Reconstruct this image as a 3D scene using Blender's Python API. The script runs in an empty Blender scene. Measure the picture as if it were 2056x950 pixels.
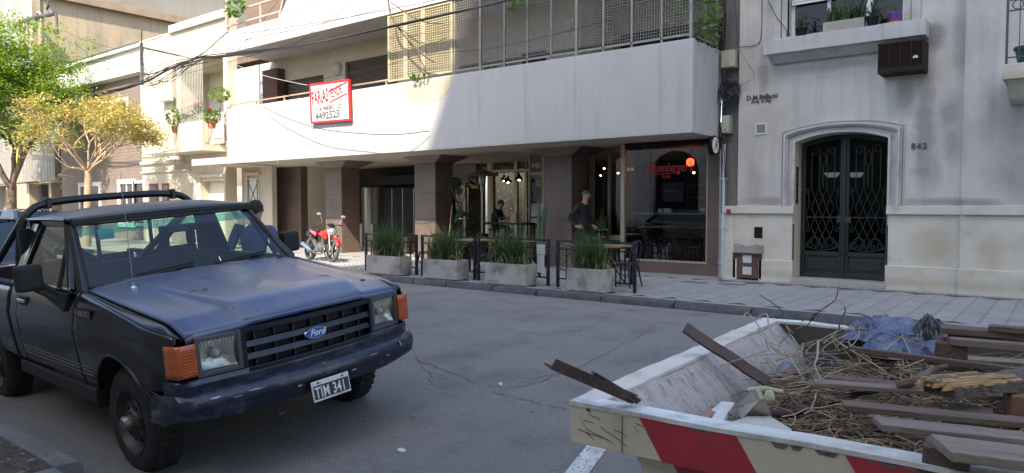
import bpy, bmesh, math, random
from mathutils import Vector, Matrix
random.seed(7)
R=math.radians
S=bpy.context.scene; COL=S.collection
# ---------------------------------------------------------------- camera, world, sun, exposure
CAMH=1.65; FPX=1440.0; YAW=R(38.1); PIT=math.atan(61/FPX)
cd=bpy.data.cameras.new('camera'); cam=bpy.data.objects.new('camera',cd); COL.objects.link(cam)
cd.sensor_width=36; cd.lens=36*FPX/2056; cd.clip_start=.05; cd.clip_end=400
cam.location=(0,0,CAMH); cam.rotation_euler=(R(90)-PIT,0,YAW); S.camera=cam
SUNDIR=Vector((-.5,1,-1.15)).normalized()          # the way the light travels
SUN_EL=math.asin(-SUNDIR.z); SUN_AZ=math.atan2(-SUNDIR.x,-SUNDIR.y)
W=bpy.data.worlds.new('World'); S.world=W; W.use_nodes=True
nt=W.node_tree; bg=nt.nodes['Background']; sky=nt.nodes.new('ShaderNodeTexSky')
sky.sky_type='NISHITA'; sky.sun_disc=False; sky.sun_elevation=SUN_EL; sky.sun_rotation=SUN_AZ
sky.air_density=1.0; sky.dust_density=2.0; sky.ozone_density=.6
nt.links.new(sky.outputs[0],bg.inputs[0]); bg.inputs[1].default_value=.15
sl=bpy.data.lights.new('sun','SUN'); sl.energy=3.3; sl.angle=R(.6); sl.color=(1,.89,.74)
so=bpy.data.objects.new('sun',sl); COL.objects.link(so); so.rotation_euler=SUNDIR.to_track_quat('-Z','Y').to_euler()
S.view_settings.view_transform='Standard'; S.view_settings.look='None'; S.view_settings.exposure=1.72; S.view_settings.gamma=1
S.render.engine='CYCLES'; S.cycles.max_bounces=6; S.cycles.transparent_max_bounces=16
# ---------------------------------------------------------------- measuring: a sight line met with a plane of the place
_fw=Vector((-math.sin(YAW)*math.cos(PIT),math.cos(YAW)*math.cos(PIT),-math.sin(PIT)))
_rt=Vector((math.cos(YAW),math.sin(YAW),0)); _up=_rt.cross(_fw); _C=Vector((0,0,CAMH))
def ray(u,v): return _fw+_rt*((u-1028)/FPX)+_up*((475-v)/FPX)
def onY(u,v,y): d=ray(u,v); return _C+d*(y/d.y)
def onX(u,v,x): d=ray(u,v); return _C+d*(x/d.x)
def onZ(u,v,z): d=ray(u,v); return _C+d*((z-CAMH)/d.z)
# ---------------------------------------------------------------- materials
MATS={}
def mat(name,c,rough=.8,c2=None,scale=4,mix=.5,bump=.0,bscale=60,metal=0,streak=None,coat=0,grime=None,gscale=1.5,gamt=.5,emit=None,estr=0,spec=.5,speck=None,speckscale=120,speckamt=.06,trans=0,detail=6,stretch=(1,1,1)):
    if name in MATS: return MATS[name]
    m=bpy.data.materials.new(name); m.use_nodes=True; n=m.node_tree.nodes; l=m.node_tree.links
    b=n['Principled BSDF']; b.inputs['Roughness'].default_value=rough; b.inputs['Metallic'].default_value=metal
    b.inputs['Coat Weight'].default_value=coat; b.inputs['Specular IOR Level'].default_value=spec
    if trans: b.inputs['Transmission Weight'].default_value=trans
    tc=n.new('ShaderNodeTexCoord'); oi=n.new('ShaderNodeObjectInfo'); ad=n.new('ShaderNodeVectorMath'); ad.operation='MULTIPLY_ADD'
    cv=n.new('ShaderNodeCombineXYZ')
    for i in range(3): l.new(oi.outputs['Random'],cv.inputs[i])
    l.new(cv.outputs[0],ad.inputs[0]); ad.inputs[1].default_value=(13,17,11); l.new(tc.outputs['Object'],ad.inputs[2])
    mp=n.new('ShaderNodeVectorMath'); mp.operation='MULTIPLY'; mp.inputs[1].default_value=stretch; l.new(ad.outputs[0],mp.inputs[0])
    P=mp.outputs[0]
    def noise(sc,vec=None,det=detail,rg=.55):
        t=n.new('ShaderNodeTexNoise'); t.inputs['Scale'].default_value=sc; t.inputs['Detail'].default_value=det; t.inputs['Roughness'].default_value=rg
        l.new(vec or P,t.inputs['Vector']); return t.outputs[0]
    def ramp(src,a,bb):
        r=n.new('ShaderNodeMapRange'); r.inputs[1].default_value=a; r.inputs[2].default_value=bb; l.new(src,r.inputs[0]); return r.outputs[0]
    def mixc(fac,A,B,amt=1):
        x=n.new('ShaderNodeMix'); x.data_type='RGBA'
        if amt!=1:
            q=n.new('ShaderNodeMath'); q.operation='MULTIPLY'; q.inputs[1].default_value=amt; l.new(fac,q.inputs[0]); fac=q.outputs[0]
        l.new(fac,x.inputs[0])
        for k,v in ((6,A),(7,B)):
            if isinstance(v,tuple): x.inputs[k].default_value=(*v,1) if len(v)==3 else v
            else: l.new(v,x.inputs[k])
        return x.outputs[2]
    col=c
    if c2: col=mixc(ramp(noise(scale),.5-.25*mix,.5+.35),col,c2)
    if streak:
        sv=n.new('ShaderNodeVectorMath'); sv.operation='MULTIPLY'; sv.inputs[1].default_value=(5,5,.35); l.new(P,sv.inputs[0])
        col=mixc(ramp(noise(1.1,sv.outputs[0]),.52,.78),col,streak,.65)
    if grime: col=mixc(ramp(noise(gscale,None,9,.65),.5,.72),col,grime,gamt)
    if speck: col=mixc(ramp(noise(speckscale,None,2,.5),.68-speckamt,.72-speckamt),col,speck)
    if isinstance(col,tuple): b.inputs['Base Color'].default_value=(*col,1)
    else: l.new(col,b.inputs['Base Color'])
    if bump:
        bn=n.new('ShaderNodeBump'); bn.inputs['Strength'].default_value=min(1,bump); bn.inputs['Distance'].default_value=.02
        l.new(noise(bscale,None,4,.6),bn.inputs['Height']); l.new(bn.outputs[0],b.inputs['Normal'])
    if emit: b.inputs['Emission Color'].default_value=(*emit,1); b.inputs['Emission Strength'].default_value=estr
    MATS[name]=m; m['nodes_ready']=1; return m
def glassmat(name,tint=(.8,.85,.85),ior=1.7,rough=.0):
    if name in MATS: return MATS[name]
    m=bpy.data.materials.new(name); m.use_nodes=True; n=m.node_tree.nodes; l=m.node_tree.links; n.clear()
    o=n.new('ShaderNodeOutputMaterial'); t=n.new('ShaderNodeBsdfTransparent'); g=n.new('ShaderNodeBsdfGlossy'); x=n.new('ShaderNodeMixShader'); f=n.new('ShaderNodeFresnel')
    t.inputs[0].default_value=(*tint,1); g.inputs['Roughness'].default_value=rough; ge=n.new('ShaderNodeNewGeometry'); mr=n.new('ShaderNodeMapRange'); mr.inputs[3].default_value=ior; mr.inputs[4].default_value=1/ior; l.new(ge.outputs['Backfacing'],mr.inputs[0]); l.new(mr.outputs[0],f.inputs[0])
    l.new(f.outputs[0],x.inputs[0]); l.new(t.outputs[0],x.inputs[1]); l.new(g.outputs[0],x.inputs[2]); l.new(x.outputs[0],o.inputs[0]); MATS[name]=m; return m
def leafmat(name,c,c2,scale=3,tr=.35):
    if name in MATS: return MATS[name]
    m=mat(name,c,.55,c2=c2,scale=scale,mix=1,detail=3); n=m.node_tree.nodes; l=m.node_tree.links
    b=n['Principled BSDF']; o=n['Material Output']; t=n.new('ShaderNodeBsdfTranslucent'); x=n.new('ShaderNodeMixShader'); x.inputs[0].default_value=tr
    src=b.inputs['Base Color'].links[0].from_socket; l.new(src,t.inputs[0]); l.new(b.outputs[0],x.inputs[1]); l.new(t.outputs[0],x.inputs[2]); l.new(x.outputs[0],o.inputs[0]); return m
# ---------------------------------------------------------------- mesh builder
ORG={}
class MB:
    def __init__(s): s.v=[]; s.f=[]; s.T=None
    def add(s,vs,fs):
        k=len(s.v)
        if s.T is not None: vs=[tuple(s.T@Vector(p)) for p in vs]
        s.v+= [tuple(p) for p in vs]; s.f+=[tuple(i+k for i in f) for f in fs]; return s
    def box(s,x0,x1,y0,y1,z0,z1,M=None):
        vs=[(x,y,z) for z in (z0,z1) for y in (y0,y1) for x in (x0,x1)]
        if M is not None: vs=[tuple(M@Vector(p)) for p in vs]
        return s.add(vs,[(0,2,3,1),(4,5,7,6),(0,1,5,4),(2,6,7,3),(0,4,6,2),(1,3,7,5)])
    def hexa(s,p):   # 8 corners: bottom loop 4, top loop 4
        return s.add(p,[(3,2,1,0),(4,5,6,7),(0,1,5,4),(1,2,6,5),(2,3,7,6),(3,0,4,7)])
    def bar(s,a,b,w,h=None,upv=(0,0,1)):
        a=Vector(a);b=Vector(b);h=h or w;d=(b-a).normalized();u=Vector(upv)
        if abs(d.dot(u))>.98: u=Vector((1,0,0))
        r=d.cross(u).normalized();u=r.cross(d)
        return s.hexa([tuple(q+r*x*w/2+u*y*h/2) for y in(-1,1) for q,x in((a,-1),(b,-1),(b,1),(a,1))])
    def tube(s,pts,r,n=8,caps=True):
        pts=[Vector(p) for p in pts]; rs=r if isinstance(r,(list,tuple)) else [r]*len(pts); vs=[]; fs=[]
        up=Vector((0,0,1)); d0=(pts[1]-pts[0]).normalized()
        if abs(d0.dot(up))>.9: up=Vector((1,0,0))
        nr=d0.cross(up).normalized()
        for i,p in enumerate(pts):
            d=(pts[min(i+1,len(pts)-1)]-pts[max(i-1,0)]); d=d.normalized() if d.length>1e-9 else d0
            nr=(nr-d*nr.dot(d)); nr=nr.normalized() if nr.length>1e-6 else d.orthogonal().normalized(); bn=d.cross(nr)
            for k in range(n):
                a=2*math.pi*k/n; vs.append(tuple(p+(nr*math.cos(a)+bn*math.sin(a))*rs[i]))
        for i in range(len(pts)-1):
            for k in range(n):
                a=i*n+k;b=i*n+(k+1)%n; fs.append((a,b,b+n,a+n))
        if caps: fs.append(tuple(range(n-1,-1,-1))); fs.append(tuple(range((len(pts)-1)*n,len(pts)*n)))
        return s.add(vs,fs)
    def lathe(s,prof,c=(0,0,0),n=24,axis='z',ang=2*math.pi):
        vs=[];fs=[];m=len(prof);c=Vector(c);full=abs(ang-2*math.pi)<1e-6;nn=n if full else n+1
        for k in range(nn):
            a=ang*k/n
            for r,h in prof:
                q={'z':(r*math.cos(a),r*math.sin(a),h),'y':(r*math.cos(a),h,r*math.sin(a)),'x':(h,r*math.cos(a),r*math.sin(a))}[axis]
                vs.append(tuple(c+Vector(q)))
        for k in range(n):
            k2=(k+1)%nn
            for i in range(m-1): fs.append((k*m+i,k2*m+i,k2*m+i+1,k*m+i+1))
        return s.add(vs,fs)
    def ball(s,c,r,n=12,m=8,sc=(1,1,1)):
        return s.add([(c[0]+r*sc[0]*math.sin(math.pi*j/m)*math.cos(2*math.pi*i/n),c[1]+r*sc[1]*math.sin(math.pi*j/m)*math.sin(2*math.pi*i/n),c[2]+r*sc[2]*math.cos(math.pi*j/m)) for j in range(m+1) for i in range(n)],
          [(j*n+i,(j+1)*n+i,(j+1)*n+(i+1)%n,j*n+(i+1)%n) for j in range(m) for i in range(n)])
    def grid(s,fn,nu,nv,flip=False):
        vs=[tuple(fn(i/nu,j/nv)) for j in range(nv+1) for i in range(nu+1)]
        fs=[(j*(nu+1)+i,j*(nu+1)+i+1,(j+1)*(nu+1)+i+1,(j+1)*(nu+1)+i) for j in range(nv) for i in range(nu)]
        if flip: fs=[f[::-1] for f in fs]
        return s.add(vs,fs)
    def prism(s,poly,axis,a,b):   # polygon in the plane across 'axis', extruded a..b
        n=len(poly)
        def q(p,h): return {'y':(p[0],h,p[1]),'x':(h,p[0],p[1]),'z':(p[0],p[1],h)}[axis]
        return s.add([q(p,a) for p in poly]+[q(p,b) for p in poly],[tuple(range(n)),tuple(range(2*n-1,n-1,-1))]+[(i,i+n,(i+1)%n+n,(i+1)%n) for i in range(n)])
    def wall(s,xs,zb,zt,y0,y1):  # strip wall with curved bottom/top, solid between y0 and y1
        for i in range(len(xs)-1):
            a,b=xs[i],xs[i+1]
            if max(zt(a)-zb(a),zt(b)-zb(b))<1e-4: continue
            s.hexa([(a,y0,zb(a)),(b,y0,zb(b)),(b,y1,zb(b)),(a,y1,zb(a)),(a,y0,zt(a)),(b,y0,zt(b)),(b,y1,zt(b)),(a,y1,zt(a))])
        return s
    def quad(s,a,b,c,d): return s.add([a,b,c,d],[(0,1,2,3)])
    def build(s,name,m,parent=None,smooth=None,bevel=0,kind=None,label=None,mats=None,thick=0,local=False):
        o=Vector((0,0,0)); p=parent
        if p is not None and not local:
            while p.parent: p=p.parent
            o=ORG.get(p.name,Vector((0,0,0)))
        me=bpy.data.meshes.new(name); me.from_pydata([(a-o.x,b-o.y,c-o.z) for a,b,c in s.v] if o.length else s.v,[],s.f)
        bm=bmesh.new(); bm.from_mesh(me); bmesh.ops.recalc_face_normals(bm,faces=bm.faces)
        if bevel: bmesh.ops.bevel(bm,geom=[e for e in bm.edges if len(e.link_faces)==2 and e.calc_face_angle(0)>.5],offset=bevel,segments=2,affect='EDGES',profile=.6,clamp_overlap=True)
        bm.to_mesh(me); bm.free()
        me.materials.append(m)
        ob=bpy.data.objects.new(name,me); COL.objects.link(ob)
        if parent is not None: ob.parent=parent
        if smooth is not None: me.polygons.foreach_set('use_smooth',[True]*len(me.polygons)); me.set_sharp_from_angle(angle=R(smooth))
        if thick: md=ob.modifiers.new('t','SOLIDIFY'); md.thickness=thick; md.offset=0
        if kind: ob['kind']=kind
        if label: ob['label']=label
        return ob
def thing(name,label,cat,loc=(0,0,0),group=None,kind=None):
    o=bpy.data.objects.new(name,None); COL.objects.link(o); o.location=loc; o.empty_display_size=.2
    if label: o['label']=label
    if cat: o['category']=cat
    if group: o['group']=group
    if kind: o['kind']=kind
    ORG[o.name]=Vector(loc); return o
def tag(o,label,cat,group=None):
    o['label']=label;o['category']=cat
    if group:o['group']=group
    return o
def copy_tree(o,parent=None):
    c=o.copy(); COL.objects.link(c); c.parent=parent
    for ch in list(o.children): copy_tree(ch,c)
    return c
def text(body,size,loc,m,parent=None,name='lettering',rot=(R(90),0,0),ext=.003,shear=0,xs=1,align='LEFT',off=0,local=False,bend=0,sp=1):
    cu=bpy.data.curves.new('t','FONT'); cu.body=body; cu.size=size; cu.extrude=ext; cu.shear=shear; cu.align_x=align; cu.offset=off; cu.resolution_u=3; cu.space_character=sp
    ob=bpy.data.objects.new('t',cu); COL.objects.link(ob); dg=bpy.context.evaluated_depsgraph_get(); me=bpy.data.meshes.new_from_object(ob.evaluated_get(dg))
    bpy.data.objects.remove(ob); Mx=Matrix.Translation(Vector(loc))@(rot if isinstance(rot,Matrix) else __import__('mathutils').Euler(rot).to_matrix().to_4x4())@Matrix.Diagonal((xs,1,1,1)); me.transform(Mx)
    if parent is not None and not local:
        p=parent
        while p.parent:p=p.parent
        me.transform(Matrix.Translation(-ORG.get(p.name,Vector((0,0,0)))))
    me.materials.clear(); me.materials.append(m); o=bpy.data.objects.new(name,me); COL.objects.link(o)
    if parent is not None:o.parent=parent
    return o
def lin(a,b,t): return a+(b-a)*t
def bez(pts,n=12):
    pts=[Vector(p) for p in pts]; out=[]
    for i in range(len(pts)-1):
        p0=pts[max(i-1,0)];p1=pts[i];p2=pts[i+1];p3=pts[min(i+2,len(pts)-1)]
        for k in range(n):
            t=k/n; out.append(.5*((2*p1)+(p2-p0)*t+(2*p0-5*p1+4*p2-p3)*t*t+(3*p1-p0-3*p2+p3)*t**3))
    out.append(pts[-1]); return out
U=random.uniform
# ================================================================ materials used everywhere
asph=mat('asphalt',(.185,.176,.163),.88,c2=(.245,.233,.218),scale=.7,mix=.8,bump=.9,bscale=90,grime=(.095,.088,.082),gscale=1.3,gamt=.7,speck=(.34,.335,.32),speckscale=85,speckamt=.05)
conc=mat('concrete',(.34,.32,.29),.9,c2=(.24,.23,.21),scale=3,bump=.4,bscale=50,grime=(.13,.12,.10),gscale=2.6,gamt=.7)
white=mat('white_paint',(.43,.425,.41),.85,c2=(.38,.375,.37),scale=1.2,bump=.15,bscale=30,streak=(.33,.315,.29))
soffit=mat('soffit_paint',(.5,.45,.37),.85,c2=(.42,.37,.30),scale=1,bump=.1)
cream=mat('cream_paint',(.72,.66,.54),.85,c2=(.62,.56,.45),scale=.8,bump=.15,bscale=25,streak=(.5,.45,.36))
granite=mat('brown_granite',(.150,.105,.085),.38,c2=(.065,.052,.047),scale=1.6,mix=.9,bump=.05,bscale=90,grime=(.10,.085,.075),gscale=2.2,gamt=.6,speck=(.36,.25,.2),speckscale=150,speckamt=.07,stretch=(1,1,1.6))
stucco=mat('grey_stucco',(.56,.535,.50),.92,c2=(.42,.40,.375),scale=.8,mix=.8,bump=.5,bscale=45,streak=(.33,.315,.31),grime=(.24,.23,.225),gscale=.55,gamt=.5)
stone=mat('pale_stone',(.58,.545,.47),.85,c2=(.46,.435,.37),scale=1.4,mix=.8,bump=.35,bscale=50,grime=(.33,.29,.21),gscale=2,gamt=.5)
black=mat('black_metal',(.006,.006,.008),.5,spec=.25,bump=.1,bscale=80)
blackw=mat('worn_black_metal_sky_sheen',(.008,.008,.012),.4,c2=(.07,.075,.10),scale=14,mix=.1,bump=.2,bscale=80)  # pale blue mottling: wear, with the sky's reflection painted into the colour
darkin=mat('dark_interior',(.008,.007,.006),.8)
beigem=mat('beige_aluminium',(.42,.36,.27),.4,metal=.4)
shut=mat('brown_shutter',(.085,.06,.044),.6,c2=(.06,.044,.034),scale=3)
louvm=mat('dark_wood_louvre',(.035,.018,.013),.6)
tilem=mat('pavement_tile',(.31,.31,.30),.62,c2=(.23,.232,.225),scale=2,bump=.4,bscale=60,grime=(.17,.165,.16),gscale=1.3,gamt=.5)
groutm=mat('tile_joint',(.07,.07,.068),.95,c2=(.045,.045,.044),scale=3)
kerbm=mat('kerb_stone_grey',(.055,.055,.06),.85,c2=(.12,.12,.125),scale=5,bump=.7,bscale=30,grime=(.045,.045,.048),gscale=4,gamt=.6)
glass=glassmat('window_glass',(.72,.76,.74),1.9); shopglass=glassmat('shop_glass',(.62,.64,.62),2.6)
wireblk=mat('cable_black',(.02,.02,.023),.6)
wirewht=mat('cable_pale',(.35,.34,.33),.6)
dirt=mat('dirt',(.075,.058,.045),1,c2=(.13,.105,.085),scale=9,bump=1,bscale=50,speck=(.2,.18,.15),speckscale=60,speckamt=.05)
dryleaf=mat('dry_leaf',(.22,.19,.13),.8,c2=(.32,.30,.24),scale=4)
# ================================================================ road
def roadz(y):
    if y<4: return .087*(max(y,1.7)-2.99)
    if y<7: t=(y-4)/3; return .0879+.052*math.sin(t*math.pi/2)
    t=(y-7)/3.4; return .14-.095*t*t if y<10.4 else .045
b=MB(); ys=[-4]+[1.7+i*.29 for i in range(31)]+[10.6,12]
for i in range(len(ys)-1):
    for x0,x1 in ((-120,-25),(-25,-10),(-10,2),(2,60)): b.quad((x0,ys[i],roadz(ys[i])),(x1,ys[i],roadz(ys[i])),(x1,ys[i+1],roadz(ys[i+1])),(x0,ys[i+1],roadz(ys[i+1])))
road=b.build('road',asph,smooth=60,kind='structure')
g=MB(); g.quad((-200,-120,-.35),(150,-120,-.35),(150,120,-.35),(-200,120,-.35)); g.build('ground',dirt,kind='structure')
# cracks in the asphalt, a hair-wide dark seam lying on it
crk=mat('crack_filling',(.07,.068,.066),.95)
def crack(pts,w,parent,wob=.03,name='crack'):
    b=MB(); P=bez(pts,9); rr=random.Random(len(pts)*7+int(abs(P[0].x*10)))
    for i in range(1,len(P)-1): P[i]=P[i]+Vector((rr.uniform(-wob,wob),rr.uniform(-wob,wob),0))
    for i in range(len(P)-1):
        a,c=P[i],P[i+1]; d=(c-a); 
        if d.length<1e-4: continue
        n=Vector((-d.y,d.x,0)).normalized()*w*rr.uniform(.3,1)
        b.add([(a.x-n.x,a.y-n.y,roadz(a.y)+.004),(a.x+n.x,a.y+n.y,roadz(a.y)+.004),(c.x+n.x,c.y+n.y,roadz(c.y)+.004),(c.x-n.x,c.y-n.y,roadz(c.y)+.004)],[(0,1,2,3)])
    o=b.build(name,crk,parent); o['kind']='stuff'; return o
for pl in ([(825,720),(900,745),(1020,778),(1140,745)],[(985,785),(1060,805),(1140,822)],[(830,648),(900,648),(980,640),(1060,640),(1150,620),(1220,632)],[(1080,700),(1180,660),(1230,633)],[(1040,770),(1200,720),(1330,650)],[(1240,640),(1320,650),(1400,652)],[(815,650),(840,720),(870,770)]):
    crack([onZ(u,v,roadz(onZ(u,v,.05).y)) for u,v in pl],.0045,road)
# white painted line
wl=mat('road_paint',(.62,.61,.58),.8,c2=(.30,.30,.29),scale=10,mix=.35,bump=.4,bscale=60,speck=(.12,.12,.12),speckscale=50,speckamt=.08)
b=MB(); a0=onZ(1186,925,.0);d=Vector((.30,1,0)).normalized(); q=onZ(1216,900,0); 
P0=onZ(1180,944,0);P1=onZ(1222,899,0);dd=(P1-P0).normalized();nn=Vector((-dd.y,dd.x,0))*.07
for i in range(8):
    a=P1-dd*(1.6*i/8);c=P1-dd*(1.6*(i+1)/8)
    b.quad(*[(p.x,p.y,roadz(p.y)+.005) for p in (a-nn,a+nn,c+nn,c-nn)])
b.build('painted_line',wl,road)
# ================================================================ far pavement: kerb stones, herringbone ribs, border tiles
pav=thing('pavement',None,None,kind='structure')
b=MB(); b.box(-120,60,10.55,23.4,-.3,.143); b.build('bedding',groutm,pav)
b=MB(); b.box(-120,60,10.42,10.552,-.3,.128); b.build('kerb_core',kerbm,pav)
rk=random.Random(3); x=2.5; kn=0
while x>-24:
    L=rk.uniform(.85,1.35); g0=.012; z1=.15+rk.uniform(-.012,.004); yk=10.30+rk.uniform(-.012,.012); rnd=rk.uniform(.03,.06)
    b=MB(); poly=[(yk-.015,-.05),(yk,.07),(yk+.012,z1-rnd),(yk+rnd*.9,z1-.008),(yk+.10,z1),(10.56,z1),(10.56,-.05)]
    b.prism(poly,'x',x-L+g0,x-rk.uniform(.005,.03)); b.build('kerb_stone',kerbm,pav,bevel=.008); x-=L; kn+=1
b=MB(); b.prism([(10.28,-.05),(10.31,.14),(10.56,.15),(10.56,-.05)],'x',-110,x); b.build('far_kerb',kerbm,pav)
# herringbone of narrow ribs, each a bevelled bar
def rib(L,w,h=.007):
    b=MB(); e=.004; b.hexa([(-L/2,-w/2,0),(L/2,-w/2,0),(L/2,w/2,0),(-L/2,w/2,0),(-L/2+e,-w/2+e,h),(L/2-e,-w/2+e,h),(L/2-e,w/2-e,h),(-L/2+e,w/2-e,h)]); return b
spots=[]
L,w=.40,.10; Y0,Y1=10.58,14.02
rows=int((Y1-Y0)/L)+1
s2=math.sqrt(.5)
for xx in [ -23+ i*(L*s2*2)/1 for i in range(int(26/(L*s2*2))) ]:
    for sgn in (1,-1):
        x0=xx+(0 if sgn==1 else L*s2)
        yy=Y0-.3
        while yy<Y1+.3:
            cx,cy=x0+L*s2/2,yy
            spots.append((cx,cy,sgn)); yy+=w/s2
proto=None;near=[];rest=[]
for cx,cy,sg in spots:
    if not(Y0+.14<cy<Y1-.14): continue
    d=(cx+4.5)**2*.6+(cy-10)**2
    rest.append((d,cx,cy,sg))
rest.sort(); nearl=rest[:280]; farl=rest[280:]
pr=rib(L-.012,w-.017).build('rib_tile',tilem,pav); me0=pr.data
rz=random.Random(5)
for i,(d,cx,cy,sg) in enumerate(nearl):
    o=pr if i==0 else pr.copy()
    if i: COL.objects.link(o)
    o.location=(cx,cy,.1435+rz.uniform(0,.002)); o.rotation_euler=(0,0,sg*R(45))
b=MB()
for d,cx,cy,sg in farl:
    b.T=Matrix.Translation((cx,cy,.1435+rz.uniform(0,.002)))@Matrix.Rotation(sg*R(45),4,'Z'); q=rib(L-.012,w-.017); b.add(q.v,q.f)
b.T=None; b.build('rib_paving',tilem,pav,kind='stuff')
b=MB(); b.box(-23.4,3,10.57,10.70,.1432,.1505); b.box(-110,-23.4,10.57,23,.1432,.149); b.build('edge_strip',tilem,pav)
dk=mat('dark_band_tile',(.12,.12,.12),.8,c2=(.09,.09,.09),scale=3,bump=.3)
b=MB(); b.box(-5.7,3,14.00,14.09,.1432,.151); b.build('dark_band',dk,pav)
bt=MB(); bt.hexa([(-.055,-.15,0),(.055,-.15,0),(.055,.15,0),(-.055,.15,0),(-.05,-.145,.008),(.05,-.145,.008),(.05,.145,.008),(-.05,.145,.008)])
t0=bt.build('border_tile',tilem,pav)
for i in range(66):
    o=t0 if i==0 else t0.copy()
    if i: COL.objects.link(o)
    o.location=(-5.6+i*.125,14.25,.1435+rz.uniform(0,.002)); 
b=MB(); b.box(-24,-5.72,14.02,22,.1432,.149); b.build('porch_floor',tilem,pav)
for u,v,w_,h_ in ((1395,567,.5,.22),(1470,571,.55,.2),(1513,570,.4,.16)):
    p=onZ(u,v,.15); b=MB(); b.box(p.x-w_/2,p.x+w_/2,p.y-h_/2,p.y+h_/2,.145,.155); b.build('access_cover',dk,pav)
# ================================================================ near pavement with tree pit
npv=thing('near_pavement',None,None,kind='structure')
b=MB(); b.box(-60,-5.6,-2.8,1.70,-.3,.0); b.box(-5.6,40,-7,1.2,-.3,.0); b.build('bedding',mat('near_paving_grey',(.28,.275,.26),.9,c2=(.22,.215,.2),scale=3),npv)
b=MB(); b.grid(lambda s,t:(lin(-9.5,-4.95,s),lin(1.0,1.72,t),.006+.02*math.sin(s*9)*math.cos(t*7)),40,12); b.build('tree_pit_soil',dirt,npv)
x=-3.4
b=MB();rk=random.Random(8)
x=-4.93
nk=mat('near_kerb_concrete',(.20,.195,.195),.85,c2=(.15,.15,.15),scale=5,bump=.6,bscale=40,grime=(.10,.10,.10),gscale=5,gamt=.5)
while x>-30:
    L=rk.uniform(.9,1.2); b=MB(); z1=.035+rk.uniform(-.006,.006); b.prism([(1.87,-.12),(1.86,z1-.03),(1.83,z1),(1.70,z1),(1.70,-.12)],'x',x-L+.01,x); b.build('kerb_stone',nk,npv,bevel=.01); x-=L
b=MB(); b.prism([(-4.95,1.70),(-4.80,1.70),(-4.72,1.62),(-4.72,.6),(-4.95,.6)],'z',-.12,.03); b.build('pit_border',nk,npv,bevel=.01)
tt=MB(); tt.hexa([(-.095,-.045,0),(.095,-.045,0),(.095,.045,0),(-.095,.045,0),(-.09,-.04,.03),(.09,-.04,.03),(.09,.04,.03),(-.09,.04,.03)])
t1=None; pt=mat('pale_paver',(.33,.33,.33),.85,c2=(.25,.25,.25),scale=5,bump=.4)
for j in range(14):
    for i in range(12):
        o=tt.build('paver',pt,npv) if t1 is None else t1.copy()
        if t1 is None:t1=o
        else: COL.objects.link(o)
        o.location=(-4.61+i*.2+(j%2)*.1-.05*j*0,1.68-j*.1,0)
# opposite (near side) buildings that shade the street and are mirrored in the glass
nb=mat('tan_render',(.62,.54,.42),.85,c2=(.52,.45,.35),scale=.7,bump=.2,streak=(.3,.25,.19))
A=thing('low_building','low tan rendered building facing the bar, seen mirrored in its window','building')
b=MB(); xs=[-30]+[-16.35+i*.12 for i in range(21)]+[-7.5]
def archb(x):
    t=(x+15.15)/1.2
    return 0 if abs(t)>1 else 3.4+.9*math.sqrt(max(0,1-t*t))
b.wall(xs,archb,lambda x:6.4,-2.8,-2.5); b.box(-30,-7.5,-12,-2.8,0,6.4); b.build('wall',nb,A)
b=MB(); b.box(-16.4,-13.9,-2.797,-2.79,0,4.4); b.build('doorway_shade',darkin,A)
b=MB()
for i in range(19): xx=-16.3+i*.128; b.tube([(xx,-2.6,0),(xx,-2.6,archb(xx))],.012,5)
for zz in (1.2,2.4,3.4): b.bar((-16.35,-2.6,zz),(-13.95,-2.6,zz),.03)
for k in range(9):
    c=(-16.1+k*.24,-2.6,3.6); b.tube([(c[0]+.1*math.cos(t*.7),-2.6,c[2]+.1*math.sin(t*.7)) for t in range(10)],.009,4)
b.build('door_grille',black,A)
b=MB(); b.box(-17.2,-16.4,-2.5,-2.38,0,4.8); b.box(-13.9,-13.1,-2.5,-2.38,0,4.8); b.box(-17.2,-13.1,-2.5,-2.3,4.8,5.1); b.box(-12,-9,-2.5,-2.42,1.0,3.2); b.build('door_surround',white,A)
B=thing('tall_building','tall block behind the camera shading the right half of the street','building')
b=MB(); b.box(.42,45,-45,-7,0,34); b.build('wall',nb,B); C2=thing('corner_shop','single storey tan shop behind the camera','building'); b=MB(); b.box(-7.49,.41,-12,-2.8,0,4.6); b.build('wall',nb,C2)
for k in range(5):
    for i in range(4): b=MB(); b.box(1+i*4,2.8+i*4,-7.0,-6.9,4.2+k*3.2,6.0+k*3.2); b.build('window',darkin,B)
# ================================================================ main apartment building over the bar
AB=thing('apartment_building','white apartment block with long solid balcony above granite columns and the bar','building',(-14,14.7,.15))
YP,YC,YB=13.10,14.72,14.9
XL,XR=-22.4,-5.85
# first floor parapet
b=MB(); b.box(XL,XR,YP,YP+.14,3.07,4.86); b.box(XR-.14,XR,YP+.14,14.5,3.07,4.86); b.box(XL,XL+.14,YP+.14,YB,3.07,4.86)
par=b.build('parapet',white,AB,bevel=.008)
b=MB(); b.box(-25,XR-.145,YP+.145,24,3.10,3.32); b.box(XR-.145,XR-.003,14.503,24,3.10,3.3); b.build('soffit',soffit,AB)
b=MB(); b.box(XL,XR,YP+.03,YP+.10,4.861,4.885); b.build('coping',white,AB)
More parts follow.
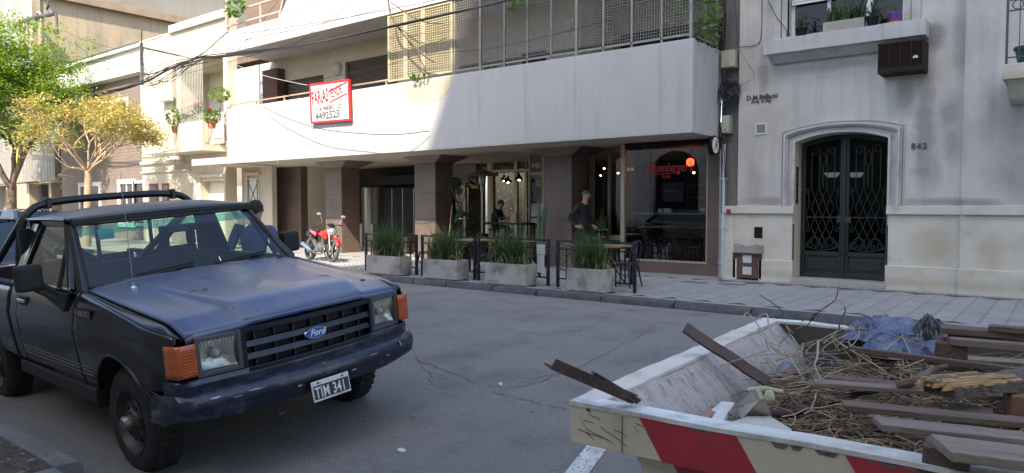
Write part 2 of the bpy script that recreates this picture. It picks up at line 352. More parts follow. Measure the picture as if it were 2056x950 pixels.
# bare plaster patch
pp=mat('bare_plaster',(.46,.40,.30),.9,c2=(.36,.31,.23),scale=3,streak=(.3,.26,.2)); rr=random.Random(2)
c0=onY(806,178,YP);c1=onY(908,160,YP); cxm=(c0.x+c1.x)/2; rw=(c1.x-c0.x)/2
b=MB(); b.prism([(c0.x,4.84),(c1.x,4.84)]+[(cxm+rw*math.cos(a)*(1+rr.uniform(-.02,.02)),4.84-.60*math.sin(a)**.8) for a in [math.pi*k/22 for k in range(1,22)]],'y',YP-.004,YP+.001); b.build('bare_patch',pp,AB)
def vline(pts,w,m,name,Yp,par,wob=.02,seed=1):
    rr=random.Random(seed);P=bez([onY(u,v,Yp) for u,v in pts],6);P=[p+Vector((rr.uniform(-wob,wob),0,rr.uniform(-wob,wob))) for p in P]
    b=MB()
    for a,c in zip(P,P[1:]):
        d=c-a;n=Vector((-d.z,0,d.x)).normalized()*w*rr.uniform(.3,1); b.add([(a.x-n.x,Yp-.003,a.z-n.z),(a.x+n.x,Yp-.003,a.z+n.z),(c.x+n.x,Yp-.003,c.z+n.z),(c.x-n.x,Yp-.003,c.z-n.z)],[(0,1,2,3)])
    o=b.build(name,m,par); o['kind']='stuff'; return o
ck=mat('wall_crack',(.33,.29,.24),.95)
vline([(557,330),(560,290),(563,272),(590,264),(640,258),(700,250),(760,246),(800,242)],.009,ck,'crack',YP,AB)
vline([(1196,200),(1260,196),(1330,186),(1388,180)],.006,mat('hairline',(.42,.42,.44),.9),'crack',YP,AB,.01)
# upper storey parapet and slab
b=MB(); b.prism([(XL,6.72),(-10.0,6.72),(-10.0,10.2),(-18.1,10.2),(-18.9,7.9),(-19.35,7.42),(XL,7.42)],'y',YP,YP+.16); b.box(-22.4,XR,YP+.163,16,6.74,6.96); b.box(-10,XR,YP,YP+.16,6.72,10.2); b.build('upper_parapet',white,AB)
b=MB(); b.box(-25.2,XR,15.6,24,6.96,12);b.box(-25.2,-18.5,15,15.6,6.96,7.2);b.build('upper_wall',mat('upper_brown_wall',(.16,.11,.085),.8,c2=(.11,.08,.06)),AB)
b=MB()
for z in (7.62,8.05): b.bar((XL,YP+.05,z+.0),(-19.3+(z-7.62)*.8,YP+.05,z),.06,.05)
b.bar((XL+.05,YP+.05,7.42),(XL+.05,YP+.05,9.2),.08); b.bar((-20.4,YP+.05,7.42),(-20.4,YP+.05,8.05),.05)
b.bar((-19.38,YP+.05,7.45),(-18.2,YP+.05,10.1),.07)
b.build('upper_railing',mat('pinkish_rail',(.42,.33,.27),.6),AB)
# first floor back wall: openings A (shutter), B (shutter), window, louvre, bay
def xy(u,v,Y=YB): return onY(u,v,Y)
xA0,xA1=xy(566,160).x,xy(650,160).x; xB0,xB1=xy(693,125).x,-16.0
bw=MB(); segs=[(-25.2,xA0,None),(xA0,xA1,(3.3,5.98)),(xA1,xB0,None),(xB0,xB1,(3.3,6.24)),(xB1,-14.6,None)]
x1w,x2w=xy(972,120).x,xy(1046,100).x; x3w=xy(1097,95).x; x4=xy(1165,60).x; x5=xy(1196,60).x;
for a,c,op in segs+[(-14.6,x1w,None),(x1w,x3w,(3.3,5.60)),(x3w,x4,None)]:
    if op is None: bw.box(a,c,YB,YB+.25,3.32,6.74)
    else: bw.box(a,c,YB,YB+.25,op[1],6.74)
bw.box(x4,XR,16.2,16.4,6.0,6.74); bw.box(x4,XR,16.2,16.4,3.32,3.6); bw.box(x4-.02,x4+.15,YB+.25,16.2,3.32,6.74)
bw.build('balcony_wall',mat('balcony_cream',(.50,.43,.34),.85,c2=(.43,.37,.29),scale=1),AB)
def shutter(x0,x1,z0,z1,Y,m,par,pitch=.055,name='roller_shutter'):
    f=MB(); f.box(x0,x0+.05,Y-.03,Y,z0,z1); f.box(x1-.05,x1,Y-.03,Y,z0,z1); f.box(x0,x1,Y-.028,Y-.002,z1-.05,z1-.001); f.v=f.v; fr=f.build(name,m,par)
    n=int((z1-z0)/pitch); pr=None
    for i in range(n):
        if pr is None:
            b=MB(); b.prism([(Y+.03,z0),(Y+.005,z0+.008),(Y,z0+pitch*.5),(Y+.005,z0+pitch-.008),(Y+.03,z0+pitch-.002)],'x',x0+.05,x1-.05); pr=b.build('slat',m,fr); o=pr
        else: o=pr.copy(); COL.objects.link(o)
        o.location=(0,0,i*pitch)
    return fr
shutter(xA0,xA1,4.5,5.98,YB+.12,shut,AB,.07); shutter(xB0,xB1,4.5,6.24,YB+.12,shut,AB,.07)
# dark brick pier and lamp bowls
bk=mat('dark_red_brick',(.13,.06,.045),.8,c2=(.09,.045,.035),scale=5)
b=MB(); xk0,xk1=xy(527,160,14.6).x,xy(557,160,14.6).x; b.box(xk0,xk1,14.6,14.9,3.3,6.4); pk=b.build('brick_pier',bk,AB)
rb=MB(); rb.box(xk0+.01,xk1-.01,14.585,14.6,4.6,4.655); r0=rb.build('brick_course',bk,pk)
for i in range(1,24): o=r0.copy(); COL.objects.link(o); o.location=(0,0,i*.075)
for u,v in ((678,138),(1142,48)):
    p=xy(u,v); b=MB(); b.lathe([(0,-.12),(.11,-.11),(.17,-.05),(.19,0)],(p.x,YB,p.z),20,'y'); o=b.build('wall_lamp',mat('lamp_bowl',(.5,.47,.4),.5),AB,smooth=50)
    b=MB(); b.lathe([(.19,-.03),(.22,-.03),(.22,0),(.19,0)],(p.x,YB-.001,p.z),20,'y'); b.build('lamp_ring',mat('lamp_ring',(.3,.28,.25),.5),o,smooth=50)
# window with brown curtain, louvre shutter, dark bay behind grille
b=MB(); b.box(x1w,x2w,YB+.15,YB+.16,3.3,5.6); b.build('curtain',mat('brown_curtain',(.22,.15,.10),.9,c2=(.32,.24,.18),scale=2,stretch=(6,1,.4)),AB)
b=MB(); 
for x in (x1w,x2w-.03,(x1w+x2w)/2): b.box(x,x+.06,YB+.05,YB+.12,3.3,5.6)
b.box(x1w,x2w,YB+.04,YB+.11,5.53,5.599); b.build('window_frame',beigem,AB)
b=MB(); b.quad((x1w,YB+.09,3.3),(x2w,YB+.09,3.3),(x2w,YB+.09,5.6),(x1w,YB+.09,5.6)); b.build('window_pane',glass,AB)
shutter(x2w,x3w,4.4,5.6,YB+.06,louvm,AB,.05,'louvre_shutter')
x6=XR-.4
shutter(x5,x6,4.2,6.0,16.25,louvm,AB,.09,'louvre_shutter')
b=MB(); 
for i in range(7): xx=lin(x5,x6,i/6); b.box(xx-.02,xx+.02,16.15,16.2,4.2,6.0)
b.build('bay_mullion',black,AB)
# hand rail on the left part
rl=mat('old_rail',(.35,.25,.18),.7)
b=MB(); b.bar((XL+.1,YP+.07,5.02),(-14.5,YP+.07,5.02),.05,.04)
for i in range(6): xx=lin(XL+.1,-14.6,i/5); b.bar((xx,YP+.07,4.86),(xx,YP+.07,5.0),.04)
b.build('hand_rail',rl,AB)
# grille screen: yellowed panels and galvanised wire mesh
yel=mat('yellowed_metal',(.42,.36,.22),.6,c2=(.34,.28,.17),scale=6); galv=mat('galvanised',(.27,.255,.23),.55,metal=.2,c2=(.17,.155,.14),scale=10)
YG=YP+.06
xs_y=[-14.5,-13.82,-13.18,-12.16]
for k in range(3):
    x0,x1=xs_y[k],xs_y[k+1]; b=MB()
    for x in (x0+.035,x1-.035): b.bar((x,YG,4.95),(x,YG,6.70),.055 if k else .065)
    b.bar((x0+.06,YG,4.98),(x1-.06,YG,4.98),.05); b.bar((x0+.06,YG,6.67),(x1-.06,YG,6.67),.05); fr=b.build('screen_panel',yel,AB)
    b=MB(); n=int((x1-x0-.1)/.062)
    for i in range(1,n): xx=lin(x0+.05,x1-.05,i/n); b.bar((xx,YG,5.0),(xx,YG,6.66),.014)
    for j in range(1,27): zz=lin(5,6.66,j/27); b.bar((x0+.05,YG+.002,zz),(x1-.05,YG+.002,zz),.014)
    o=b.build('lattice',yel,fr)
px=[onY(u,60,YG).x for u in (965,1013,1059,1107,1158,1212,1269,1329)]+[XR-.07]
px=[-12.1]+px
for k in range(len(px)):
    b=MB(); w_=.055 if k in (1,5,9) else .035; b.bar((px[k],YG,4.87),(px[k],YG,6.72),w_); b.build('grille_post',galv,AB)
b=MB()
x=px[0]+.05
while x<XR-.08: b.bar((x,YG+.01,4.98),(x,YG+.01,6.72),.0075); x+=.06
z=5.0
while z<6.72: b.bar((px[0],YG+.014,z),(XR-.07,YG+.014,z),.0075); b.bar((XR-.075,YG+.01,z),(XR-.075,14.45,z),.0075); z+=.06
y=YG+.06
while y<14.45: b.bar((XR-.075,y,4.95),(XR-.075,y,6.72),.0075); y+=.06
b.build('wire_mesh',galv,AB,kind='stuff')
b=MB(); b.bar((px[0],YG,4.97),(XR-.07,YG,4.97),.035); b.bar((XR-.07,YG,4.97),(XR-.07,14.45,4.97),.035); b.bar((XR-.07,13.8,4.87),(XR-.07,13.8,6.7),.04);b.bar((XR-.07,14.42,4.87),(XR-.07,14.42,6.7),.04); b.build('bottom_rail',galv,AB)
b=MB(); b.bar((-12.0,YG+.08,5.06),(XR-.15,YG+.08,5.06),.06); b.build('hand_rail',black,AB)
# left end wall with white pier, granite slab, lobby
b=MB(); b.box(-25.2,-23.0,14.9-.02,15.2,4.0,6.74); b.build('end_pier',white,AB)
b=MB(); b.box(-25.05,-22.28,15.9,16.2,.15,3.1); sl_=b.build('granite_slab',granite,AB)
for z in (.95,2.0):
    b=MB(); b.box(-25.05,-22.28,15.897,15.9,z,z+.006); b.build('joint',darkin,sl_)
b=MB(); b.box(-22.5,-22.28,16.2,21,.15,3.1); b.build('side_wall',cream,AB)
b=MB(); b.box(-22.28,-17.5,20.5,20.7,.15,3.1); b.build('back_wall',soffit,AB)
b=MB(); b.box(-22.2,-20.2,17.5,20,.15,.98); b.build('planter_wall',mat('cream_low_wall',(.5,.45,.36),.8),AB)
# columns: two granite tiers, plinth and a splayed capital
for (x0,x1) in ((-19.3,-18.47),(-15.15,-14.31),(-10.51,-9.69)):
    yb=15.45
    b=MB(); b.box(x0,x1,YC,yb,.30,2.88); c=b.build('column',granite,AB,bevel=.006)
    b=MB(); b.box(x0-.03,x1+.03,YC-.03,yb+.03,.15,.30); b.build('plinth',granite,c,bevel=.004)
    b=MB(); b.box(x0-.002,x1+.002,YC-.002,yb,1.28,1.288);b.box(x0-.002,x1+.002,YC-.002,yb,2.02,2.027); b.build('joint',darkin,c)
    f=.36; b=MB(); b.hexa([(x0+.0,YC+.0,2.885),(x1,YC+.0,2.885),(x1,yb,2.885),(x0,yb,2.885),(x0-f,YC-.12,3.10),(x1+f,YC-.12,3.10),(x1+f,yb+f,3.10),(x0-f,yb+f,3.10)]); b.build('capital',granite,c)
# between columns A and B: steps, steel drum, dark cabinet wall
ped=mat('pink_granite',(.36,.24,.19),.5,c2=(.28,.19,.15),scale=4,speck=(.5,.4,.35))
b=MB(); b.box(-18.44,-16.6,15.75,17,.15,.30); b.box(-18.44,-16.9,16.05,17,.30,.46); b.box(-18.44,-17.2,16.35,17,.46,.62); b.build('entrance_step',ped,AB,bevel=.005)
steel=mat('brushed_steel',(.30,.28,.265),.28,metal=.9,c2=(.16,.15,.14),scale=3,stretch=(20,20,.3))
YK=17.6; k0=onY(723,420,YK).x; k1=onY(755,420,YK).x; k2=onY(834,420,YK).x
b=MB(); ax=(k0+k1)/2; rr_=(k1-k0)/2*1.05
b.add(*(lambda n:([(ax+rr_*math.cos(math.pi+math.pi*i/n),YK+.3+rr_*math.sin(math.pi+math.pi*i/n),z) for z in (.15,2.32) for i in range(n+1)],[(i,i+1,n+2+i,n+1+i) for i in range(n)]))(24)); b.build('steel_drum',steel,AB,smooth=60)
bd=mat('black_gloss_panel',(.006,.0055,.006),.5,spec=.25)
b=MB(); b.box(k1,k2+.3,YK+.25,YK+.4,.15,2.32); wl_=b.build('cabinet_wall',bd,AB)
for i in range(5):
    xx=lin(k1,k2+.2,(i+.0)/4)+.02; b=MB(); b.box(xx,xx+.025,YK+.235,YK+.25,.2,2.28); b.build('door_seam',steel,wl_)
b=MB(); b.box(k0+.1,k2+.6,YK-.05,YK+.5,2.42,2.75); b.build('canopy_box',bd,AB,bevel=.01)
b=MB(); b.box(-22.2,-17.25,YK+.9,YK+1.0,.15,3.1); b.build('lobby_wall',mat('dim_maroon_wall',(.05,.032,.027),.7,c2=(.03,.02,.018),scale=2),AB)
# ---------------------------------------------------------------- glazed lobby and bar front
BR=thing('shopfront','glazed bar front with dark interior and beige frames under the white balcony','shopfront',(-8,14.72,.15))
b=MB(); b.box(-8.3,-5.72,YC-.02,YC+.3,.15,.40); b.build('granite_base',granite,BR,bevel=.005)
b=MB(); b.box(-6.2,-5.74,YC-.03,YC+.3,.402,3.07); b.build('granite_jamb',granite,BR,bevel=.005)
b=MB(); b.box(-8.25,-6.2,YC,YC+.3,2.98,3.09); b.build('header',bd,BR)
b=MB(); b.box(-8.32,-8.22,YC-.02,YC+.1,.402,3.07); b.box(-8.2,-6.21,YC-.01,YC+.05,.402,.44); b.box(-6.235,-6.203,YC-.01,YC+.05,.45,2.97); b.build('window_frame',beigem,BR,bevel=.004)
b=MB(); b.quad((-8.21,YC+.03,.44),(-6.23,YC+.03,.44),(-6.23,YC+.03,2.98),(-8.21,YC+.03,2.98)); b.build('window_pane',shopglass,BR)
# recessed part between column C and the window
YR=15.75
f1,f2,f3=onY(1187,400,YR).x,onY(1222,400,YR).x,onY(1256,400,YR).x
b=MB(); b.box(f1-.08,f1+.05,YR,YR+.1,.9,3.1); b.box(f2-.03,f2+.03,YR,YR+.1,.9,3.1); b.box(f1-.08,-8.3,YR-.02,YR+.1,.8,.92); b.box(-9.66,-8.3,YR-.0,YR+.1,3.0,3.098); b.build('window_frame',beigem,BR)
b=MB(); b.quad((f1,YR+.05,.9),(f3,YR+.05,.9),(f3,YR+.05,3.0),(f1,YR+.05,3.0)); b.quad((-10.0,YR+.05,.15),(f1,YR+.05,.15),(f1,YR+.05,3.0),(-10.0,YR+.05,3.0)); b.build('window_pane',shopglass,BR)
b=MB(); b.box(f1,-8.3,YR,YR+.2,.15,.8); b.build('counter_base',bd,BR)
b=MB(); b.box(-8.33,-8.28,YC+.1,YR,.15,3.07); b.build('side_panel',bd,BR)
# interior shell
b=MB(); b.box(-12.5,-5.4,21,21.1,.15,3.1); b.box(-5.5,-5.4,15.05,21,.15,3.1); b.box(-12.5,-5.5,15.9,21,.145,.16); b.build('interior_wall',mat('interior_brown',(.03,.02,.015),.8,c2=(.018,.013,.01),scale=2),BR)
b=MB(); b.box(-9.6,-5.9,19.5,20.1,.16,1.2); b.build('bar_counter',mat('counter_wood',(.10,.05,.03),.5),BR)
b=MB()
for k in range(4): b.box(-9.4,-6.1,20.85,21,1.5+k*.4,1.53+k*.4)
b.build('bottle_shelf',mat('shelf_wood',(.12,.07,.04),.6),BR)
# back glazing of the lobby (850 / 848)
YL=18.6
LB=thing('lobby_entrance','glazed lobby doors numbered 850 and 848 with curtains and notices','shopfront',(-13,18.6,.15))
fx=lambda u,y=YL: onY(u,400,y).x
b=MB()
for u,wd in ((934,.10),(984,.16),(990,.05),(1037,.12),(1058,.04)): x=fx(u); b.box(x-wd/2,x+wd/2,YL-.05,YL+.05,.15,3.1)
b.box(fx(934),fx(1092),YL-.04,YL+.04,2.78,2.86); b.build('door_frame',beigem,LB)
b=MB(); b.quad((fx(915),YL,.15),(fx(1100),YL,.15),(fx(1100),YL,3.1),(fx(915),YL,3.1)); b.build('glazing',glass,LB)
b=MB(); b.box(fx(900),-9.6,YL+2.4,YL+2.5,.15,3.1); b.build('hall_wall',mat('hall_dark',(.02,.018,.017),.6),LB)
cu_=mat('sheer_curtain',(.62,.58,.46),.9,c2=(.45,.43,.33),scale=1)
for u0,u1 in ((996,1012),(1040,1056)):
    b=MB(); b.grid(lambda s,t:(lin(fx(u0),fx(u1),s),YL+.25+.05*math.sin(s*22),lin(.3,3.0,t)),28,2); b.build('curtain',cu_,LB,smooth=60)
b=MB(); b.box(fx(905),fx(960),YL-.12,YL-.06,2.45,3.08); b.build('transom_panel',mat('grey_panel',(.16,.16,.16),.6),LB)
numm=mat('number_white',(.85,.8,.68),.5)
text('850',.2,(fx(948),YL-.14,2.62),numm,LB,'house_number')
b=MB(); b.box(fx(950),fx(966),YL-.18,YL-.13,2.25,2.45); b.build('notice_plate',mat('ochre_plate',(.35,.27,.12),.6),LB)
# near glazed strip with 848, blue poster
YN=16.6
q0,q1=onY(1064,400,YN).x,onY(1091,400,YN).x
b=MB(); b.box(q0-.03,q0+.03,YN-.04,YN+.04,.15,3.1); b.box(q1-.03,q1+.05,YN-.04,YN+.04,.15,3.1); b.box(q0,q1,YN-.03,YN+.03,2.55,2.62); b.build('side_frame',beigem,LB)
b=MB(); b.box(q0+.03,q1-.03,YN-.01,YN+.01,2.62,3.0); b.build('transom_panel',mat('grey_panel',(.16,.16,.16),.6),LB)
text('848',.21,(q0+.06,YN-.02,2.74),numm,LB,'house_number')
b=MB(); b.quad((q0,YN,.15),(q1,YN,.15),(q1,YN,2.55),(q0,YN,2.55)); b.build('glazing',glass,LB)
b=MB(); b.box(q0+.05,q1-.04,YN+.03,YN+.04,1.75,2.5); b.build('blue_poster',mat('navy_print',(.02,.03,.10),.6),LB)
b=MB(); b.box(q0+.22,q1-.12,YN+.02,YN+.028,2.2,2.42); b.build('poster_photo',mat('print_pale',(.4,.45,.4),.6),LB)
for z0,z1 in ((1.35,1.72),(1.15,1.3)):
    b=MB(); b.box(q1-.42,q1-.04,YN-.03,YN-.02,z0,z1); b.build('paper_notice',mat('notice_paper',(.5,.5,.48),.8),LB)
# soffit lights
for u,v in ((985,318),(1315,283),(700,330)):
    p=onZ(u,v,3.09); b=MB(); b.lathe([(.09,0),(.09,-.02),(.07,-.02),(0,-.01)],(p.x,p.y,3.10),16); b.build('recessed_lamp',mat('lamp_glass',(.5,.48,.42),.4),AB,smooth=50)
# ================================================================ right building (842)
RB=thing('stucco_building','weathered grey stucco building with arched iron door and stone base','building',(-3.5,14.45,.15))
YW=14.45
dx0,dx1=-4.31,-2.68; dcx=(dx0+dx1)/2
def arc(x): t=(x-dcx)/((dx1-dx0)/2); return 2.885+.15*(1-abs(t)**2.2) if abs(t)<=1.0001 else .15
wx0,wx1=-4.50,-2.47
xs=sorted(set([-5.72,wx0,wx1,-1.53,8]+[lin(dx0,dx1,i/24) for i in range(25)]))
b=MB()
b.box(-5.45,dx0,YW,YW+.4,1.3,4.6); b.wall([lin(dx0,dx1,i/28) for i in range(29)],arc,lambda x:4.6,YW,YW+.4); b.box(dx1,-1.53,YW,YW+.4,1.3,4.6)
b.box(-5.45,wx0,YW,YW+.4,4.6,9); b.box(wx1,-1.53,YW,YW+.4,4.6,9); b.box(wx0,wx1,YW,YW+.4,4.6,4.95); b.box(wx0,wx1,YW,YW+.4,7.2,9)
b.box(-1.53,9,YW-.07,YW+.4,1.3,9)
wall_=b.build('wall',stucco,RB)
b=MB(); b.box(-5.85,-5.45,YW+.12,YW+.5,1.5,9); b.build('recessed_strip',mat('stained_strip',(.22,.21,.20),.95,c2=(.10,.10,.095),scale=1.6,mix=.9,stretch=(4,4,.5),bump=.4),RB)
b=MB(); b.box(-5.85,-5.45,YW+.12,YW+.5,.15,1.5);b.build('recessed_base',stone,RB)
# AC drip stain, a darker band running down with ragged edges
stn=mat('damp_stain',(.27,.255,.235),.95,c2=(.23,.22,.205),scale=1.2,bump=.4,bscale=45)
def blot(cx,cz,w,h,m,par,Y,seed,n=22,name='damp_stain'):
    rr=random.Random(seed); P=[(cx+w*math.cos(a)*rr.uniform(.75,1.05),cz+h*math.sin(a)*rr.uniform(.8,1.05)) for a in [2*math.pi*k/n for k in range(n)]]
    b=MB(); b.prism(P,'y',Y-.0015,Y+.001); return b.build(name,m,par)
# stone band, base
b=MB()
for a,c in ((-5.72,dx0-.0),(dx1+.0,-1.50)): b.box(a,c,YW-.10,YW+.3,1.50,1.655)
b.box(-1.50,9,YW-.17,YW+.3,1.50,1.655); b.build('stone_band',stone,RB,bevel=.012)
b=MB(); b.box(-5.5,dx0-.03,YW-.045,YW+.3,.55,1.50); b.box(dx1+.03,-1.53,YW-.045,YW+.3,.55,1.50); b.box(-1.53,9,YW-.115,YW+.3,.55,1.50); b.box(-5.72,-5.5,YW-.06,YW+.3,.5,1.5); b.build('stone_base',stone,RB,bevel=.006)
for a,c,y in ((-5.72,-5.42,.09),(-4.97,dx0-.0,.09),(dx1+.0,-1.55,.09),(-1.55,2.4,.16),(2.41,9,.16)):
    b=MB(); b.box(a,c,YW-y,YW+.3,.0,.58); b.build('base_block',stone,RB,bevel=.012)
b=MB(); b.box(dx0-.02,dx1+.02,YW-.14,YW+.5,.15,.245); b.build('doorstep',mat('worn_step',(.36,.34,.30),.7,c2=(.28,.26,.23),scale=5,bump=.2),RB,bevel=.01)
# arched surround: nested mouldings following the arch
def arcpath(off,z0=1.65):
    h=(dx1-dx0)/2+off; P=[]
    def zt(x): t=(x-dcx)/h; return 2.885+off*.82+.15*(1-abs(t)**2.2)
    P.append((dcx-h,z0))
    for i in range(29): x=lin(dcx-h,dcx+h,i/28); P.append((x,zt(x)))
    P.append((dcx+h,z0)); return P
def mould(o0,o1,y0,name,z0=1.65):
    A_=arcpath(o0,z0);B_=arcpath(o1,z0); b=MB()
    for i in range(len(A_)-1):
        b.hexa([(A_[i][0],y0,A_[i][1]),(A_[i+1][0],y0,A_[i+1][1]),(A_[i+1][0],YW+.1,A_[i+1][1]),(A_[i][0],YW+.1,A_[i][1]),(B_[i][0],y0,B_[i][1]),(B_[i+1][0],y0,B_[i+1][1]),(B_[i+1][0],YW+.1,B_[i+1][1]),(B_[i][0],YW+.1,B_[i][1])])
    return b.build(name,mat('moulding_stucco',(.46,.44,.425),.85,c2=(.34,.32,.31),scale=2,bump=.25,bscale=45,grime=(.25,.24,.235),gscale=2),RB)
mould(.0,.045,YW-.045,'arch_reveal_trim'); mould(.047,.125,YW-.015,'arch_moulding'); mould(.127,.16,YW-.07,'arch_moulding'); mould(.161,.20,YW-.11,'arch_moulding'); mould(.201,.228,YW-.05,'arch_moulding'); mould(.245,.268,YW-.028,'arch_moulding')
b=MB(); A_=arcpath(-.004,.24)
for i in range(len(A_)-1):
    b.quad((A_[i][0],YW-.02,A_[i][1]),(A_[i+1][0],YW-.02,A_[i+1][1]),(A_[i+1][0],YW+.5,A_[i+1][1]),(A_[i][0],YW+.5,A_[i][1]))
b.build('door_reveal',mat('cream_reveal',(.48,.44,.36),.8,c2=(.4,.36,.3),scale=3),RB)
# iron door
YD=YW+.38
DR=bpy.data.objects.new('iron_door',None); COL.objects.link(DR); DR.parent=RB
grn=mat('dark_green_paint',(.010,.018,.019),.5,c2=(.008,.012,.013),scale=4,bump=.2,bscale=50,grime=(.07,.10,.10),gscale=5,gamt=.10)
# leaves
def leaf(x0,x1,side):
    b=MB(); st=.07
    b.box(x0,x1,YD,YD+.06,.25,.36); b.box(x0,x1,YD,YD+.06,.68,.76)
    b.wall([lin(x0,x0+st,i/4) for i in range(5)],lambda x:.36,lambda x:arc(x),YD,YD+.06); b.wall([lin(x1-st,x1,i/4) for i in range(5)],lambda x:.36,lambda x:arc(x),YD,YD+.06)
    b.wall([lin(x0+st,x1-st,i/12) for i in range(13)],lambda x:arc(x)-.09,lambda x:arc(x),YD,YD+.06)
    lf=b.build('door_leaf',grn,RB,bevel=.004)
    b=MB(); b.box(x0+st,x1-st,YD+.03,YD+.05,.36,.68); b.box(x0+st+.06,x1-st-.06,YD+.015,YD+.03,.41,.63); b.build('kick_panel',grn,lf,bevel=.008)
    g_=MB(); r=.009; cx=(x0+x1)/2; W_=(x1-x0)/2-st; Yg=YD+.03
    def L(*p,rr=r): g_.tube([(q[0],Yg,q[1]) for q in p],rr,5)
    # verticals at top and crossing lozenges below
    for k in (-.66,-.22,.22,.66):
        x=cx+k*W_; L((x,2.0),(x,arc(x)-.25))
    for k,s_ in ((-.66,1),(-.22,1),(.22,1),(.66,-1),(.22,-1),(-.22,-1)):
        x=cx+k*W_; L((x,2.0),(x+s_*.44*W_*1,1.62),(x,1.24),(x+s_*.44*W_,.92) if abs(x+s_*.44*W_-cx)<W_ else (x,.95))
    for k in (-.22,.22): x=cx+k*W_; L((x,2.0),(x-math.copysign(.44*W_,k)*-1,1.62))
    L((x0+st,1.43),(x1-st,1.43),rr=.011)
    # oval ring at head of centre bars
    g_.tube([(cx+.05*math.cos(a),Yg,2.55+.14*math.sin(a)) for a in [2*math.pi*i/16 for i in range(17)]],r,5); L((cx,2.0),(cx,2.41))
    def spiral(cx_,cz_,r0,turn,sg,ph=0):
        g_.tube([(cx_+sg*r0*(1-.75*t)*math.cos(ph+turn*t),Yg,cz_+r0*(1-.75*t)*math.sin(ph+turn*t)) for t in [i/18 for i in range(19)]],r*.9,5)
    for sg in (-1,1):
        spiral(cx+sg*.72*W_,.88,.075,8,sg); spiral(cx+sg*.30*W_,.86,.06,8,-sg); spiral(cx+sg*.85*W_,1.18,.055,7,sg); spiral(cx+sg*.85*W_,1.95,.05,7,sg,-1)
        g_.tube([(q.x,Yg,q.z) for q in bez([(cx,0,.80),(cx+sg*.2*W_,0,1.0),(cx+sg*.62*W_,0,1.02),(cx+sg*.97*W_,0,.82)],6)],r,5)
        g_.tube([(q.x,Yg,q.z) for q in bez([(cx,0,.78),(cx+sg*.45*W_,0,.80),(cx+sg*.97*W_,0,.86)],6)],r,5)
        g_.tube([(q.x,Yg,q.z) for q in bez([(cx+sg*.88*W_,0,1.95),(cx+sg*.78*W_,0,1.7),(cx+sg*.95*W_,0,1.5),(cx+sg*.8*W_,0,1.25)],6)],r,5)
    spiral(cx-.45*W_,2.72,.09,8,1); spiral(cx+.45*W_,2.72,.09,8,-1)
    g_.build('ironwork',mat('iron_green',(.016,.022,.021),.55),lf)
    b=MB(); b.quad((x0+st,YD+.055,.76),(x1-st,YD+.055,.76),(x1-st,YD+.055,2.95),(x0+st,YD+.055,2.95)); b.build('door_glass',glassmat('door_glass',(.3,.33,.31),1.3),lf)
    return lf
l1=leaf(dx0+.02,dcx-.012,-1); l2=leaf(dcx+.012,dx1-.02,1)
for l in (l1,l2): l.parent=DR
b=MB(); b.bar((dcx,YD-.015,.26),(dcx,YD-.015,3.0),.035); b.build('meeting_bar',grn,DR)
b=MB(); b.box(dcx-.13,dcx-.02,YD-.03,YD,1.33,1.47); b.build('lock_plate',grn,DR)
b=MB(); b.box(dcx+.03,dcx+.13,YD-.04,YD,1.33,1.45); b.build('lock_box',mat('dark_maroon',(.06,.02,.025),.5),DR)
for o_,x_ in ((-.55,dcx-.40),(.3,dcx+.42)):
    b=MB(); b.ball((x_-.1,YD-.0,1.42),.018,8,6); b.build('knob',grn,DR)
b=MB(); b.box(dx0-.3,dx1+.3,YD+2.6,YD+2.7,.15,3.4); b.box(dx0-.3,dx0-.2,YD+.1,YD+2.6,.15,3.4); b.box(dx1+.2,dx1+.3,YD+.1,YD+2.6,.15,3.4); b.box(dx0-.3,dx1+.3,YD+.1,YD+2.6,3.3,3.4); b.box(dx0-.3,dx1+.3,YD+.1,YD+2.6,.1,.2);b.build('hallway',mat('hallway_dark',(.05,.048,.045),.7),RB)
for u in (1668,1716):
    p=onY(u,352,YD+2.3); b=MB(); b.hexa([(p.x-.08,YD+2.3,p.z-.04),(p.x+.08,YD+2.3,p.z-.04),(p.x+.08,YD+2.5,p.z-.04),(p.x-.08,YD+2.5,p.z-.04),(p.x-.14,YD+2.25,p.z+.06),(p.x+.14,YD+2.25,p.z+.06),(p.x+.14,YD+2.55,p.z+.06),(p.x-.14,YD+2.55,p.z+.06)]); b.build('hall_lamp',mat('hall_lamp',(.6,.6,.6),.5,emit=(.8,.9,1),estr=.12),RB)
# white scroll seen in the fanlight
# entry phone, jamb vent
b=MB(); b.box(dx0-.0,dx0+.02,YW+.05,YW+.16,1.70,2.42); b.build('entry_phone',bd,RB,bevel=.003)
b=MB()
for k in range(6): b.box(dx0+.02,dx0+.026,YW+.07,YW+.14,1.78+k*.1,1.83+k*.1)
b.build('phone_buttons',steel,RB)
b=MB(); b.box(dx0+.0,dx0+.015,YW+.04,YW+.14,.42,.62); b.build('jamb_vent',white,RB)
